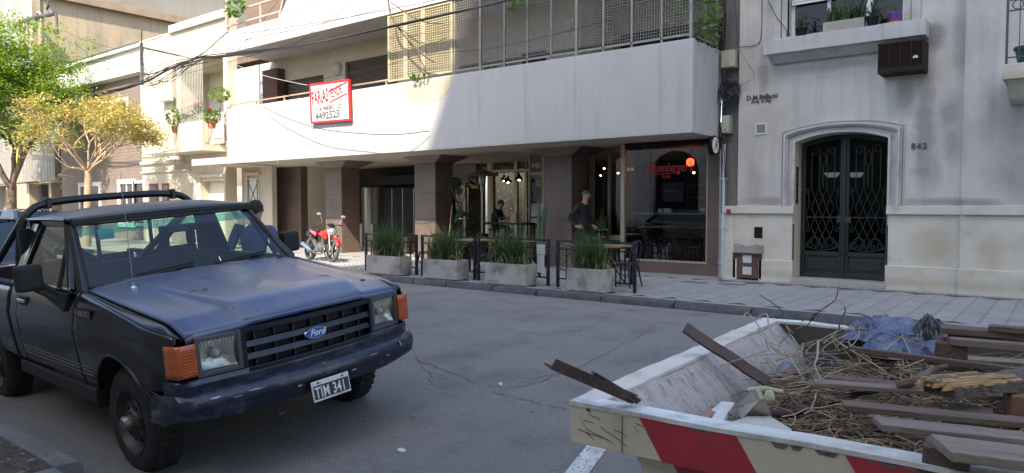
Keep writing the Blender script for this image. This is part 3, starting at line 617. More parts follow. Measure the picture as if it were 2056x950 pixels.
# first floor window
gf=mat('white_frame',(.62,.62,.62),.6,c2=(.5,.5,.5),scale=5)
YV=YW+.22
b=MB(); b.box(wx0,wx0+.07,YV,YV+.08,4.95,7.2); b.box(wx1-.07,wx1,YV,YV+.08,4.95,7.2); b.box(-3.83,-3.77,YV,YV+.08,4.95,7.2); b.box(-3.14,-3.04,YV-.005,YV+.08,4.95,7.2); b.box(wx0+.07,wx1-.07,YV+.002,YV+.075,4.95,5.0)
wf=b.build('window_frame',gf,RB,bevel=.005)
b=MB(); b.quad((wx0,YV+.04,4.95),(wx1,YV+.04,4.95),(wx1,YV+.04,7.2),(wx0,YV+.04,7.2)); b.build('pane',glassmat('dim_glass',(.3,.3,.3),1.4),wf)
b=MB(); b.box(wx0-.1,wx1+.1,YV+.7,YV+.75,4.5,7.5); b.build('room_shade',darkin,RB)
b=MB()
for k in range(5): b.box(wx0+.02,-3.72,YV-.06,YV-.03,5.58+k*.055,5.625+k*.055)
b.build('roller_blind',gf,RB)
b=MB()
for x0,x1,y in ((wx0-.10,wx0,.03),(wx0-.26,wx0-.12,.045),(wx1,wx1+.10,.03),(wx1+.12,wx1+.26,.045)): b.box(x0,x1,YW-y,YW+.1,4.9,9)
b.build('window_surround',MATS['moulding_stucco'],RB,bevel=.006)
lm=mat('ledge_stucco',(.46,.45,.44),.85,c2=(.36,.35,.35),scale=2,bump=.3,streak=(.24,.235,.23))
b=MB(); b.box(-4.84,-2.08,YW-.35,YW,4.58,4.86); b.build('window_ledge',lm,RB,bevel=.012)
b=MB(); b.prism([(YW-.28,4.578),(YW,4.578),(YW,4.44),(YW-.1,4.44)],'x',-4.75,-2.2); b.build('ledge_moulding',lm,RB)
# pilaster edge shadow joint, lettering, number, vents
ironl=mat('dark_letter',(.06,.06,.065),.6)
text('842',.155,(onY(1829,300,YW).x,YW-.012,onY(1829,300,YW).z),ironl,RB,'house_number',ext=.008,sp=1.15)
p=onY(1499,203,YW); text('D.M.Bianchi',.13,(p.x,YW-.012,p.z+.01),ironl,RB,'architect_name',ext=.006,off=.002); b=MB(); pp_=onY(1541,194,YW); b.box(pp_.x-.05,pp_.x+.05,YW-.015,YW,pp_.z-.045,pp_.z+.045,Matrix.Translation((pp_.x,0,pp_.z))@Matrix.Rotation(R(45),4,'Y')@Matrix.Translation((-pp_.x,0,-pp_.z))); b.build('letter_mark',ironl,RB)
p=onY(1508,206,YW); text('Arq. e Ing.',.10,(p.x,YW-.012,p.z-.02),ironl,RB,'architect_title',ext=.006,shear=.2)
def vent(u0,v0,u1,v1,m,mb,name):
    a=onY(u0,v1,YW);c=onY(u1,v0,YW); b=MB(); t=.025
    b.box(a.x,c.x,YW-.02,YW+.01,a.z,a.z+t);b.box(a.x,c.x,YW-.02,YW+.01,c.z-t,c.z);b.box(a.x,a.x+t,YW-.02,YW+.01,a.z+t,c.z-t);b.box(c.x-t,c.x,YW-.02,YW+.01,a.z+t,c.z-t); o=b.build(name,m,RB)
    n=8
    for k in range(n):
        z=lin(a.z+t,c.z-t,k/n); b=MB(); b.prism([(YW-.016,z),(YW-.004,z+.012),(YW+.0,z+.006),(YW-.012,z-.004)],'x',a.x+t,c.x-t); b.build('slat',mb,o)
vent(1517,247,1540,271,gf,mat('vent_grey',(.3,.31,.33),.6),'air_vent')
a=onY(1514,478,YW-.05);c=onY(1531,456,YW-.05); b=MB(); b.box(a.x,c.x,YW-.05,YW-.03,a.z,c.z); b.build('square_vent',bd,RB)
# gas meter box
a=onY(1472,556,YW-.06);c=onY(1530,509,YW-.06)
b=MB(); b.box(a.x,c.x,YW-.07,YW+.1,.19,c.z); gb=b.build('meter_box',mat('rusty_brown',(.10,.055,.035),.7,c2=(.06,.035,.025),scale=6,bump=.3),RB,bevel=.004)
b=MB(); b.box(a.x,c.x,YW-.10,YW-.06,c.z-.04,c.z);b.box(a.x,a.x+.05,YW-.09,YW-.07,.19,c.z-.04);b.box(c.x-.05,c.x,YW-.09,YW-.07,.19,c.z-.04);b.build('box_frame',mat('black_rust',(.04,.03,.028),.7),gb)
xm=(a.x+c.x)/2
for z in (.50,.26):
    b=MB(); b.box(xm-.09,xm+.09,YW-.078,YW-.072,z,z+.16); b.build('paper_label',mat('notice_paper',(.5,.5,.48),.8),gb)
b=MB(); b.box(xm-.05,xm+.05,YW-.08,YW-.072,.445,.475); b.build('latch',steel,gb)
P_=[(a.x-.02,c.z)]+[(lin(a.x,c.x+.02,i/9),c.z+.16+.02*math.sin(i*1.1)+.012*math.sin(i*2.9)) for i in range(10)]+[(c.x+.04,c.z)]
b=MB(); b.prism(P_,'y',YW-.052,YW-.04); b.build('patched_cement',conc,RB)
b=MB(); p=onY(1463,425,YW-.1); b.box(p.x-.045,p.x+.045,YW-.112,YW-.10,p.z-.05,p.z+.05); o=b.build('red_plate',mat('red_plate',(.30,.02,.015),.5),RB)
b=MB(); b.box(p.x-.02,p.x+.025,YW-.115,YW-.112,p.z-.025,p.z+.02); b.build('plate_symbol',ironl,o)
# air conditioner
AC=thing('air_conditioner','rusty brown window air conditioner hanging below the stone window ledge','air conditioner',(-2.45,14.2,4.2))
acm=mat('brown_metal',(.022,.014,.012),.7,spec=.15,c2=(.035,.026,.025),scale=6,bump=.15)
b=MB(); b.box(-2.79,-2.08,YW-.48,YW,3.97,4.49); ac=b.build('casing',acm,AC,bevel=.01)
b=MB()
b.box(-2.79,-2.08,YW-.50,YW-.48,3.97,4.06); b.box(-2.79,-2.08,YW-.5,YW-.48,4.46,4.49)
for k in range(5): x=lin(-2.785,-2.105,k/4); b.box(x,x+.02,YW-.505,YW-.48,4.06,4.46)
b.build('grille_frame',acm,AC)
for k in range(16):
    z=4.075+k*.024; b=MB(); b.prism([(YW-.495,z),(YW-.482,z+.012),(YW-.48,z+.008),(YW-.493,z-.004)],'x',-2.77,-2.10); b.build('slat',mat('dusty_slat',(.028,.019,.017),.8,spec=.15),AC)
b=MB(); pz=onY(1838,114,YW-.5); b.prism([(pz.x-.04,pz.z-.02),(pz.x+.04,pz.z-.02),(pz.x+.035,pz.z+.015),(pz.x,pz.z+.03),(pz.x-.035,pz.z+.01)],'y',YW-.51,YW-.504); b.build('paper_scrap',mat('notice_paper',(.5,.5,.48),.8),AC)
# right balcony at the frame edge
BL=thing('corner_balcony','stone balcony slab with wrought iron rail at the right edge','balcony',(0,14.4,3.5))
b=MB(); b.box(-.94,3,13.6,YW,3.62,3.86); b.build('slab',stone,BL,bevel=.015); b=MB(); b.prism([(13.66,3.618),(YW,3.618),(YW,3.3),(14.0,3.36)],'x',-.88,3); b.build('corbel',stone,BL)
b=MB(); b.bar((-.9,13.65,3.86),(-.9,13.65,5.1),.035)
for i in range(1,14): b.bar((-.9+i*.16,13.65,3.92),(-.9+i*.16,13.65,4.9),.014)
b.bar((-.9,13.65,3.96),(2,13.65,3.96),.02); b.bar((-.9,13.65,4.85),(2,13.65,4.85),.03); b.bar((-.9,13.65,4.68),(2,13.65,4.68),.02)
for k in range(9):
    c=(-.77+k*.17,4.765); b.tube([(c[0]+.07*math.cos(a),13.65,c[1]+.07*math.sin(a)) for a in [2*math.pi*i/12 for i in range(13)]],.009,4)
b.build('iron_rail',ironl,BL)
def pot(name,label,x,y,z,r,h,m,cat='plant pot',grp=None):
    t=thing(name,label,cat,(x,y,z),grp); b=MB(); b.lathe([(0,0),(r*.72,0),(r*.95,h*.85),(r*1.05,h*.85),(r*1.05,h),(r*.9,h),(r*.88,h*.9),(0,h*.88)],(x,y,z),20); b.build('pot',m,t,smooth=40); return t
lfdark=leafmat('dark_leaf',(.03,.075,.02),(.06,.13,.03),6,.25)
def blades(par,x,y,z,n,h,spread,m,w=.02,name='foliage',seed=1,droop=.5,rx=0,ry=0,kind='stuff'):
    rr=random.Random(seed); b=MB()
    for i in range(n):
        bx=x+rr.uniform(-rx,rx);by=y+rr.uniform(-ry,ry); a=rr.uniform(0,6.283);L=h*rr.uniform(.55,1.1);s=spread*rr.random()**.7*rr.uniform(.4,1.3); ww=w*rr.uniform(.6,1.2)
        px,py=math.cos(a),math.sin(a); prev=None; dr=droop*rr.random()**1.5
        # keep blade root inside the trough and let it lean outwards
        for k in range(5):
            t=k/4; out=s*(t**1.5)+dr*L*.5*t**3; hh=L*(t-.55*dr*t**3*(1+dr))
            c=(bx+px*out,by+py*out,z+hh); wd=ww*(1-t)**.6*.5+.0004; q=((c[0]-py*wd,c[1]+px*wd,c[2]),(c[0]+py*wd,c[1]-px*wd,c[2]))
            if prev: b.quad(prev[0],prev[1],q[1],q[0])
            prev=q
    return b.build(name,m,par,kind=kind,smooth=60)
t=thing('window_trough','long concrete trough of sword-leaved plants on the window ledge','planter',(-3.55,YW-.18,4.86)); p0=onY(1652,60,YW-.28);p1=onY(1735,44,YW-.28)
b=MB(); b.box(p0.x,p1.x,YW-.29,YW-.10,4.862,5.05); b.build('trough',conc,t,bevel=.008)
blades(t,(p0.x+p1.x)/2,YW-.2,5.03,70,.42,.25,lfdark,.05,rx=.3,ry=.04,seed=4,droop=.3)
t=pot('black_pot','small black pot with a drooping plant at the left end of the ledge',-4.18,YW-.2,4.86,.11,.17,bd); blades(t,-4.18,YW-.2,5.0,14,.35,.35,lfdark,.03,seed=6)
t=pot('dark_pot','dark pot with arching leaves beside the purple pot',-2.95,YW-.18,4.86,.11,.2,bd); blades(t,-2.95,YW-.18,5.03,24,.42,.5,lfdark,.04,seed=7,droop=1)
t=pot('purple_pot','purple pot in a yellow saucer on the window ledge',-2.58,YW-.2,4.89,.10,.17,mat('purple_plastic',(.12,.03,.22),.4)); b=MB(); b.lathe([(0,0),(.11,0),(.12,.03),(0,.02)],(-2.58,YW-.2,4.86),20); b.build('saucer',mat('yellow_plastic',(.55,.38,.04),.4),t); blades(t,-2.58,YW-.2,5.04,10,.15,.1,lfdark,.02,seed=8)
t=pot('green_pot','dark green pot standing inside the balcony rail at the right edge',-.62,13.9,3.86,.2,.28,mat('green_pot',(.02,.06,.045),.5)); blades(t,-.62,13.9,4.1,20,.2,.2,lfdark,.04,seed=9)
# stains
# soft weather stains with a place of their own: under the air conditioner, beside the ledge, above the stone band
def stains(m,blobs,colr,ox=-3.5,oz=.15,soft=1):
    n=m.node_tree.nodes;l=m.node_tree.links; bs=n['Principled BSDF']; src=bs.inputs['Base Color'].links[0].from_socket; tc=n.new('ShaderNodeTexCoord'); nz=n.new('ShaderNodeTexNoise'); nz.inputs['Scale'].default_value=2.2; nz.inputs['Detail'].default_value=7; l.new(tc.outputs['Object'],nz.inputs['Vector']); acc=None
    for (x,z,rx,rz,a) in blobs:
        v=n.new('ShaderNodeVectorMath'); v.operation='SUBTRACT'; v.inputs[1].default_value=(x-ox,0,z-oz); l.new(tc.outputs['Object'],v.inputs[0]); w=n.new('ShaderNodeVectorMath'); w.operation='MULTIPLY'; w.inputs[1].default_value=(1/rx,0,1/rz); l.new(v.outputs[0],w.inputs[0]); g=n.new('ShaderNodeVectorMath'); g.operation='LENGTH'; l.new(w.outputs[0],g.inputs[0])
        ad=n.new('ShaderNodeMath'); ad.operation='MULTIPLY_ADD'; ad.inputs[1].default_value=1.6; l.new(nz.outputs[0],ad.inputs[0]); l.new(g.outputs['Value'],ad.inputs[2]); r=n.new('ShaderNodeMapRange'); r.inputs[1].default_value=2.0; r.inputs[2].default_value=1.15; r.inputs[3].default_value=0; r.inputs[4].default_value=a; l.new(ad.outputs[0],r.inputs[0])
        if acc is None: acc=r.outputs[0]
        else: mx=n.new('ShaderNodeMath'); mx.operation='MAXIMUM'; l.new(acc,mx.inputs[0]); l.new(r.outputs[0],mx.inputs[1]); acc=mx.outputs[0]
    mc=n.new('ShaderNodeMix'); mc.data_type='RGBA'; l.new(acc,mc.inputs[0]); l.new(src,mc.inputs[6]); mc.inputs[7].default_value=(*colr,1); l.new(mc.outputs[2],bs.inputs['Base Color'])
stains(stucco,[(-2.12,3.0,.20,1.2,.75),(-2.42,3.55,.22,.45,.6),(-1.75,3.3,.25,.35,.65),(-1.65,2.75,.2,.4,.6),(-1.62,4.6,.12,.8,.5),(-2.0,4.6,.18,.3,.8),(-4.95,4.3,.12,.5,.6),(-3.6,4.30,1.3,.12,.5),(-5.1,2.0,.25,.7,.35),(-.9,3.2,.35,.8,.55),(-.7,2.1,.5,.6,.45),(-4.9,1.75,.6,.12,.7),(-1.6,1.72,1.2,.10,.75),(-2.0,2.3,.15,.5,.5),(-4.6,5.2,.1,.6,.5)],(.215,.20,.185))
stains(white,[(q,4.15,.05,.9,.45) for q in (px[1],px[5],px[8],px[3])]+[(-14,3.06,12,.09,.35),(-18.2,4.4,.12,.7,.3),(-20.6,4.4,.1,.8,.3),(-16.2,4.5,.15,.5,.3),(-6.1,3.8,.10,.9,.35)],(.30,.28,.24),-14,.15)
stains(stone,[(-1.9,.95,.35,.35,.6),(-1.1,.9,.25,.3,.5),(-5.0,.9,.2,.3,.3),(-3.5,.3,4,.10,.5)],(.36,.30,.19))
# utilities on the party line
pg=mat('pale_green_box',(.42,.42,.33),.6,c2=(.36,.36,.28),scale=5)
for (u0,v0,u1,v1,lab,nm) in ((1450,100,1478,138,'larger pale utility box high beside the drainpipe','utility_box'),(1451,232,1466,268,'small pale junction box below the cable coil','junction_box')):
    a=onY(u0,v1,YW-.05);c=onY(u1,v0,YW-.05); t=thing(nm,lab,'utility box',(a.x,YW,a.z)); b=MB(); b.box(a.x,c.x,YW-.12,YW+.12,a.z,c.z); b.build('case',pg,t,bevel=.01); b=MB(); b.box(a.x+.015,c.x-.015,YW-.128,YW-.12,a.z+.02,c.z-.02); d_=b.build('lid',pg,t,bevel=.003)
    b=MB(); b.box((a.x+c.x)/2-.03,(a.x+c.x)/2+.03,YW-.131,YW-.1285,a.z+.06,a.z+.075); b.build('red_mark',MATS['red_plate'],d_)
c=onY(1465,183,YW-.1); b=MB(); rr=random.Random(5)
for k in range(26):
    r_=rr.uniform(.10,.24); cx=c.x+rr.uniform(-.05,.05); cz=c.z+rr.uniform(-.06,.06); ph=rr.uniform(0,6); sq=rr.uniform(.7,1)
    b.tube([(cx+r_*sq*math.cos(a+ph),YW-.1+rr.uniform(-.03,.03)+.03*math.sin(2*a),cz+r_*math.sin(a+ph)) for a in [2*math.pi*i/20 for i in range(21)]],.009,5)
o=b.build('cable_coil',mat('cable_gloss',(.03,.03,.033),.35),smooth=60); tag(o,'big tangled coil of black cable hung between the two buildings','cable')
for u,v0,v1,r_,nm,m_,lb in ((1454,290,575,.028,'drainpipe',mat('pale_pipe',(.45,.50,.55),.5,c2=(.38,.42,.46),scale=6),'pale blue pipe clamped beside the bar window'),(1447,300,570,.018,'conduit',mat('grey_pipe',(.25,.27,.28),.5),'thin grey conduit running close beside the pale pipe')):
    a=onY(u,v0,YW-.08); b=MB(); b.tube([(a.x,YW-.08,a.z),(a.x,YW-.08,.16)],r_,10); t=thing(nm,lb,'pipe',(a.x,YW-.08,.15)); b.build('tube',m_,t,smooth=60)
    b=MB()
    for z in (.45,1.2,2.2): b.box(a.x-r_*1.8,a.x+r_*1.8,YW-.08-r_*1.15,YW-.0,z,z+.035)
    b.build('clamp',m_,t)
b=MB(); pts=[(1449,0),(1450,60),(1447,120),(1449,170),(1448,230),(1445,300),(1447,360)]
for k in range(6): b.tube(bez([onY(u+rr.uniform(-3,6)+k*1.2,v,YW-.06-.01*k) for u,v in pts],5),.010,5)
o=b.build('riser_cable',wireblk); tag(o,'bundle of black cables running down the joint between the buildings','cable')
b=MB(); b.tube(bez([onY(u,v,YW-.02) for u,v in ((1530,0),(1529,60),(1522,88),(1490,94),(1481,90),(1478,40),(1476,0))],6),.007,5); b.tube(bez([onY(u,v,YW-.05) for u,v in ((1541,0),(1560,35),(1578,60),(1579,72))],5),.007,5); b.tube(bez([onY(u,v,YW-.02) for u,v in ((1484,100),(1500,125),(1514,150),(1505,162),(1485,172))],5),.003,4)
o=b.build('wall_cable',wireblk); tag(o,'thin black cable looping over the grey stucco beside the upper window','cable')
# round R sign
RS=thing('round_sign','round black and white blade sign with a red letter at the window corner','sign',(-5.97,14.3,3.0))
p=onY(1432,292,YW-.25)
sg=MB(); sg.lathe([(0,-.05),(.19,-.05),(.205,-.03),(.205,.03),(.19,.05),(0,.05)],(p.x,p.y,p.z),32,'x'); sg.build('drum',bd,RS,smooth=40)
sg=MB(); sg.lathe([(0,.0),(.165,.0),(.165,.004),(0,.004)],(p.x+.051,p.y,p.z),32,'x'); sg.build('disc',mat('sign_white',(.75,.75,.72),.5),RS)
text('R',.30,(p.x+.057,p.y-.10,p.z-.10),mat('sign_red',(.35,.015,.03),.5),RS,'letter',rot=(R(90),0,R(90)),shear=.4)
sg=MB(); sg.tube([(p.x-.0,p.y+.19,p.z),(p.x,YC,p.z)],.02,6); sg.build('bracket',black,RS)
# ================================================================ white house left of the apartment block
WH=thing('white_house','cream white two storey house with canted balcony full of plants and a garage door','house',(-28.5,14.6,.15))
cw=mat('warm_white_render',(.54,.485,.39),.85,c2=(.45,.40,.32),scale=.9,bump=.2,bscale=25,streak=(.36,.31,.24))
Yh=14.6; hx0,hx1=-31.75,-24.85
gx0,gx1=onY(405,362,Yh).x,onY(452,362,Yh).x; ox0,ox1=onY(345,150,Yh).x,-25.15
b=MB()
b.box(hx0,gx0,Yh,Yh+.4,.15,4.0); b.box(gx0,gx1,Yh,Yh+.4,2.62,4.0); b.box(gx1,-25.0,Yh,Yh+.4,.15,4.0); b.box(hx0,ox0,Yh,Yh+.4,4.0,7.3); b.box(ox1,hx1,Yh,Yh+.4,4.0,7.3); b.box(hx0,hx1,Yh,Yh+.4,7.3,8.62)
b.build('wall',cw,WH)
for q in ((-29.0,-24.9,Yh-.12,Yh+.5,8.62,8.92),(hx0,-29,Yh-.02,Yh+.4,8.621,8.70),(hx0,-28.6,Yh-.10,Yh,3.42,3.55),(hx0,-27.6,Yh-.08,Yh,3.05,3.12)): b=MB(); b.box(*q); b.build('cornice',cw,WH,bevel=.01)
b=MB(); b.box(ox0,ox1,Yh+1.6,Yh+1.7,4,7.3); b.box(ox0-.05,ox0,Yh+.4,Yh+1.7,4,7.3); b.box(ox1,ox1+.05,Yh+.4,Yh+1.7,4,7.3); b.box(ox0,ox1,Yh+.4,Yh+1.7,7.2,7.3); b.build('loggia',mat('loggia_cream',(.6,.55,.45),.9),WH)
b=MB(); a0=onY(385,200,Yh+1.6).x;a1=onY(410,200,Yh+1.6).x; b.box(a0,a1,Yh+1.55,Yh+1.6,4,6.0); b.build('window_shutter',mat('maroon_shutter',(.12,.05,.04),.6),WH)
b=MB(); a2=onY(422,200,Yh+1.6).x; b.box(a2,ox1-.2,Yh+1.52,Yh+1.6,4,6.2); b.build('grey_door',mat('pale_grey_door',(.42,.42,.40),.6),WH)
# balcony with canted sides
zt,zb=4.72,3.72
def cant(y,w): return [(-27.45,Yh),(-27.45,Yh-.45),(-26.6,y),(-24.0-0,y),(-23.4,Yh-.45),(-23.4,Yh)]
b=MB(); P=[(-28.6,Yh),(-28.1,Yh-.35),(-26.5,Yh-1.0),(-24.9,Yh-1.0),(-24.9,Yh)]
P2=[(-28.42,Yh),(-28.0,Yh-.25),(-26.45,Yh-.86),(-24.9,Yh-.86),(-24.9,Yh)]
b.prism(P,'z',3.72,3.90); 
for i in range(len(P)-2):
    b.hexa([(P[i][0],P[i][1],3.9),(P[i+1][0],P[i+1][1],3.9),(P2[i+1][0],P2[i+1][1],3.9),(P2[i][0],P2[i][1],3.9),(P[i][0],P[i][1],4.74),(P[i+1][0],P[i+1][1],4.74),(P2[i+1][0],P2[i+1][1],4.74),(P2[i][0],P2[i][1],4.74)])
b.build('balcony',cw,WH)
b=MB(); b.prism([(q[0],q[1]-.04) for q in P],'z',3.68,3.72); b.build('balcony_edge',cw,WH)
b=MB()
for i in range(24):
    t=i/23; 
    if t<.4: s=t/.4; x,y=lin(-28.05,-26.5,s),lin(Yh-.3,Yh-.93,s)
    else: s=(t-.4)/.6; x,y=lin(-26.5,-24.95,s),Yh-.93
    b.bar((x,y,4.74),(x,y,7.28),.022)
b.build('security_bars',mat('white_bars',(.45,.43,.38),.6),WH,kind='stuff')
b=MB(); b.box(-28.9,-28.0,Yh-.5,Yh,3.35,3.5); b.build('bracket',cw,WH)
# garage door, door surround, street lamp bowl
b=MB(); b.box(gx0-.12,gx0,Yh-.06,Yh,.15,2.75);b.box(gx1,gx1+.12,Yh-.06,Yh,.15,2.75);b.box(gx0-.2,gx1+.2,Yh-.09,Yh,2.75,2.86); b.build('garage_surround',cw,WH)
gd=MB(); gd.box(gx0,gx1,Yh+.33,Yh+.36,.15,2.62); g_=gd.build('garage_door',cream,WH)
gs=MB(); gs.box(gx0,gx1,Yh+.31,Yh+.33,.16,.255); g0_=gs.build('slat',cream,g_)
for i in range(1,24): o=g0_.copy(); COL.objects.link(o); o.location=(0,0,i*.102)
b=MB(); p=onY(438,275,Yh-.4); b.lathe([(0,.12),(.05,.1),(.2,-.04),(.18,-.05),(0,0)],tuple(p),16); b.build('lamp_shade',gf,WH,smooth=50)
wc0,wc1=onY(480,380,14.75).x,onY(524,380,14.75).x
b=MB(); b.box(-25.0,wc1,15.2,15.4,.15,3.2); b.build('door_bay_wall',cw,WH)
b=MB(); a0=onY(500,350,15.2).x;a1=onY(521,350,15.2).x; b.box(a0-.1,a0,15.1,15.2,.15,2.8); b.box(a0-.2,a1+.1,15.08,15.2,2.8,2.9); b.build('door_surround',cw,WH)
b=MB(); b.box(a0,a1,15.15,15.2,.15,2.7); dd_=b.build('white_door',mat('white_lattice',(.6,.6,.57),.6),WH)
b=MB(); 
for s_ in (0,1): b.bar((lin(a0,a1,s_),15.14,1.6),(lin(a0,a1,1-s_),15.14,2.6),.02); b.bar((lin(a0,a1,.1+.8*s_),15.14,1.3),(lin(a0,a1,.1+.8*s_),15.14,2.65),.025)
b.build('door_lattice',ironl,dd_)
for zz in (2.1,):
    for u in (352,385): # small window openings of the ground floor
        pass
b=MB(); 
for u0,u1 in ((300,318),(326,340)):
    x0,x1=onY(u0,370,Yh).x,onY(u1,370,Yh).x
    w=MB(); w.box(x0,x1,Yh-.02,Yh,1.3,2.6); wn=w.build('window',mat('maroon_window',(.16,.03,.02),.6),WH); w=MB(); w.box(x0+.12,x1-.12,Yh-.03,Yh-.02,1.3,2.5); w.build('pane',mat('dark_glass_flat',(.10,.10,.11),.2),wn)
t=thing('air_conditioner','small white air conditioner on the cream house beside its balcony','air conditioner',(-30,14.4,6.3)); a=onY(318,205,Yh-.28);c=onY(335,187,Yh-.28)
b=MB(); b.box(a.x,c.x,Yh-.30,Yh,a.z,c.z); b.build('casing',gf,t,bevel=.02); 
for k in range(6): b=MB(); b.box(a.x+.04,c.x-.06,Yh-.31,Yh-.30,lin(a.z,c.z,.12+k*.13),lin(a.z,c.z,.18+k*.13)); b.build('slat',mat('vent_grey',(.3,.31,.33),.6),t)
rr=random.Random(12)
lfg=leafmat('fresh_leaf',(.10,.20,.03),(.22,.30,.05),4,.4)
def leafcloud(name,par,cs,n,size,m,seed,flat=.5,shape=None):
    rr=random.Random(seed); b=MB()
    for i in range(n):
        c,r=cs[rr.randrange(len(cs))]
        while True:
            q=Vector((rr.uniform(-1,1),rr.uniform(-1,1),rr.uniform(-1,1)))
            if .15<q.length<1: break
        q=q.normalized()*(q.length**.5); p=Vector(c)+Vector((q.x*r[0],q.y*r[1],q.z*r[2]))
        s=size*rr.uniform(.5,1.3); a=Vector((rr.gauss(0,1),rr.gauss(0,1),rr.gauss(0,.6))).normalized(); n2=a.cross(Vector((rr.gauss(0,1),rr.gauss(0,1),rr.gauss(0,1)))).normalized()
        b.quad(tuple(p-a*s),tuple(p+n2*s*.42),tuple(p+a*s),tuple(p-n2*s*.42))
    return b.build(name,m,par,kind='stuff')
flr=mat('red_flower',(.6,.03,.02),.5)
for k,(u,v,h) in enumerate(((352,232,.9),(375,238,.5),(400,228,.7),(425,232,.5),(440,190,1.2))):
    p=onY(u,v,Yh-.6); t=thing('potted_plant',['leafy shrub spilling over the canted corner of the cream balcony','low green potted plant on the cream balcony rail','green plant with a red bloom in the middle of the cream balcony','small low plant right of the red bloom on the cream balcony','tall slender potted tree rising at the right of the cream balcony'][k],'plant',(p.x,p.y,4.7),'plants on the cream balcony')
    if k==4: b=MB(); b.tube([(p.x,p.y,4.7),(p.x+.05,p.y,5.4),(p.x,p.y,p.z)],.03,6); b.build('stem',mat('twig_bark',(.22,.15,.10),.8),t)
    else: b=MB(); b.lathe([(0,0),(.12,0),(.16,.25),(0,.24)],(p.x,p.y,4.5),12); b.build('pot',mat('terracotta',(.30,.12,.06),.7),t)
    leafcloud('foliage',t,[((p.x,p.y,p.z if k==4 else 4.7+h*.45),(.45 if k!=4 else .5,.3,h*.5 if k!=4 else .28))],170,.09,lfg,40+k)
    if k==2: b=MB(); b.ball((p.x,p.y-.1,p.z+.35),.12,8,6); b.ball((p.x+.9,p.y-.1,p.z+.1),.06,8,6); b.build('bloom',flr,t)
# ================================================================ grey brick house with white cornice
GH=thing('brick_house','grey brown brick house with white cornice and white framed windows behind the yellow tree','house',(-35,14.8,.15))
gb_=mat('grey_brown_brick',(.20,.155,.13),.9,c2=(.14,.11,.095),scale=2,bump=.4,bscale=30)
Yg=14.8
b=MB(); b.box(-41,-31.76,Yg,Yg+.4,.15,7.35); b.build('wall',gb_,GH)
wt=mat('bright_white_paint',(.58,.565,.53),.8,streak=(.42,.40,.36))
b=MB(); b.box(-41,-31.78,Yg-.10,Yg+.4,7.35,8.5); b.box(-41,-31.78,Yg-.25,Yg+.4,8.5,8.66); b.box(-41,-31.78,Yg-.30,Yg,7.40,7.52); b.box(-41,-31.78,Yg-.2,Yg,7.52,7.62); b.build('cornice',wt,GH,bevel=.01)
b=MB(); b.box(-41,-31.78,Yg-.28,Yg+.5,8.661,8.72); b.build('cornice_cap',mat('dark_cap',(.12,.12,.12),.8),GH)
def fwin(x0,x1,z0,z1,Y,par,fm,pm,t=.16,bars=1):
    f=MB(); f.box(x0-t,x0,Y-.08,Y,z0-t,z1+t); f.box(x1,x1+t,Y-.08,Y,z0-t,z1+t); f.box(x0,x1,Y-.08,Y,z1,z1+t); f.box(x0,x1,Y-.08,Y,z0-t,z0)
    f=f.build('window_frame',fm,par,bevel=.008); p=MB(); p.box(x0,x1,Y-.01,Y+.0,z0,z1); p.build('pane',pm,f)
    for k in range(bars): x=lin(x0,x1,(k+1)/(bars+1)); p=MB(); p.box(x-.03,x+.03,Y-.05,Y-.01,z0,z1); p.build('mullion',fm,f)
    return f
drk=mat('dark_pane',(.05,.045,.045),.15)
fwin(-35.4,-33.5,5.25,6.35,Yg,GH,wt,drk); fwin(-38.6,-36.5,1.0,2.6,Yg,GH,wt,drk,.2); fwin(-34.3,-33.0,.9,2.65,Yg,GH,wt,drk,.2,1); fwin(-32.8,-32.0,.9,2.65,Yg,GH,wt,drk,.12,0)
b=MB()
for j in range(50):
    z=.3+j*.14; b.box(-41,-31.8,Yg-.006,Yg-.001,z,z+.115)
b.build('brick_courses',gb_,GH,kind='stuff')
b=MB(); b.box(-35.5,-33.4,Yg-.06,Yg-.01,5.25,5.7); b.build('blind',gf,GH)
# ================================================================ grey building with slab panel, and the tall tower with party wall
GB=thing('grey_building','grey stained building with an overhanging slab panel behind the green tree','building',(-46,15,.15))
gs_=mat('grey_stained_render',(.24,.225,.20),.95,c2=(.15,.14,.125),scale=.9,mix=.9,bump=.4,streak=(.36,.34,.30))
b=MB(); b.box(-70,-41.02,15.2,15.6,3.0,6.6); b.box(-70,-41.02,16.4,16.6,.15,3.0); b.build('wall',gs_,GB)
b=MB(); b.box(-47.0,-41.6,14.7,15.2,3.0,5.0); b.build('slab_panel',gs_,GB); 
b=MB(); b.box(-47.05,-46.85,14.68,15.2,3.0,5.1); b.build('yellow_pipe',mat('yellow_pipe',(.5,.38,.05),.6),GB)
b=MB(); b.box(-70,-41.02,15.25,16.4,2.9,2.99); b.build('soffit',gs_,GB)
for x,w_ in ((-50.4,.5),(-47.9,1.9),(-43.9,.35),(-41.6,.5),(-55,.6)):
    b=MB(); b.box(x-w_/2,x+w_/2,15.25,15.7,.15,2.9); b.build('post',mat('tan_post',(.36,.29,.20),.9,c2=(.26,.21,.15),scale=2,streak=(.45,.38,.28)),GB)
b=MB(); 
for x in (-45.3,-43): b.box(x,x+1.0,16.2,16.4,.15,2.6)
b.build('doors',drk,GB,kind=None) if False else None
for x in (-45.3,-43): b=MB(); b.box(x,x+1.0,16.2,16.4,.15,2.6); b.build('glass_door',drk,GB)
for i in range(12): 
    b=MB(); x=-46.4+i*.42; b.box(x,x+.03,14.69,14.70,3.02,4.98); b.build('panel_rib',gs_,GB)
TW=thing('tower_block','tall pale tower with three small arches and a huge stained tan party wall','building',(-48,15,.15))
tp=mat('pale_tower',(.30,.29,.265),.9,c2=(.20,.195,.18),scale=.8,bump=.3,streak=(.17,.165,.155),grime=(.2,.19,.18),gscale=.9,gamt=.6)
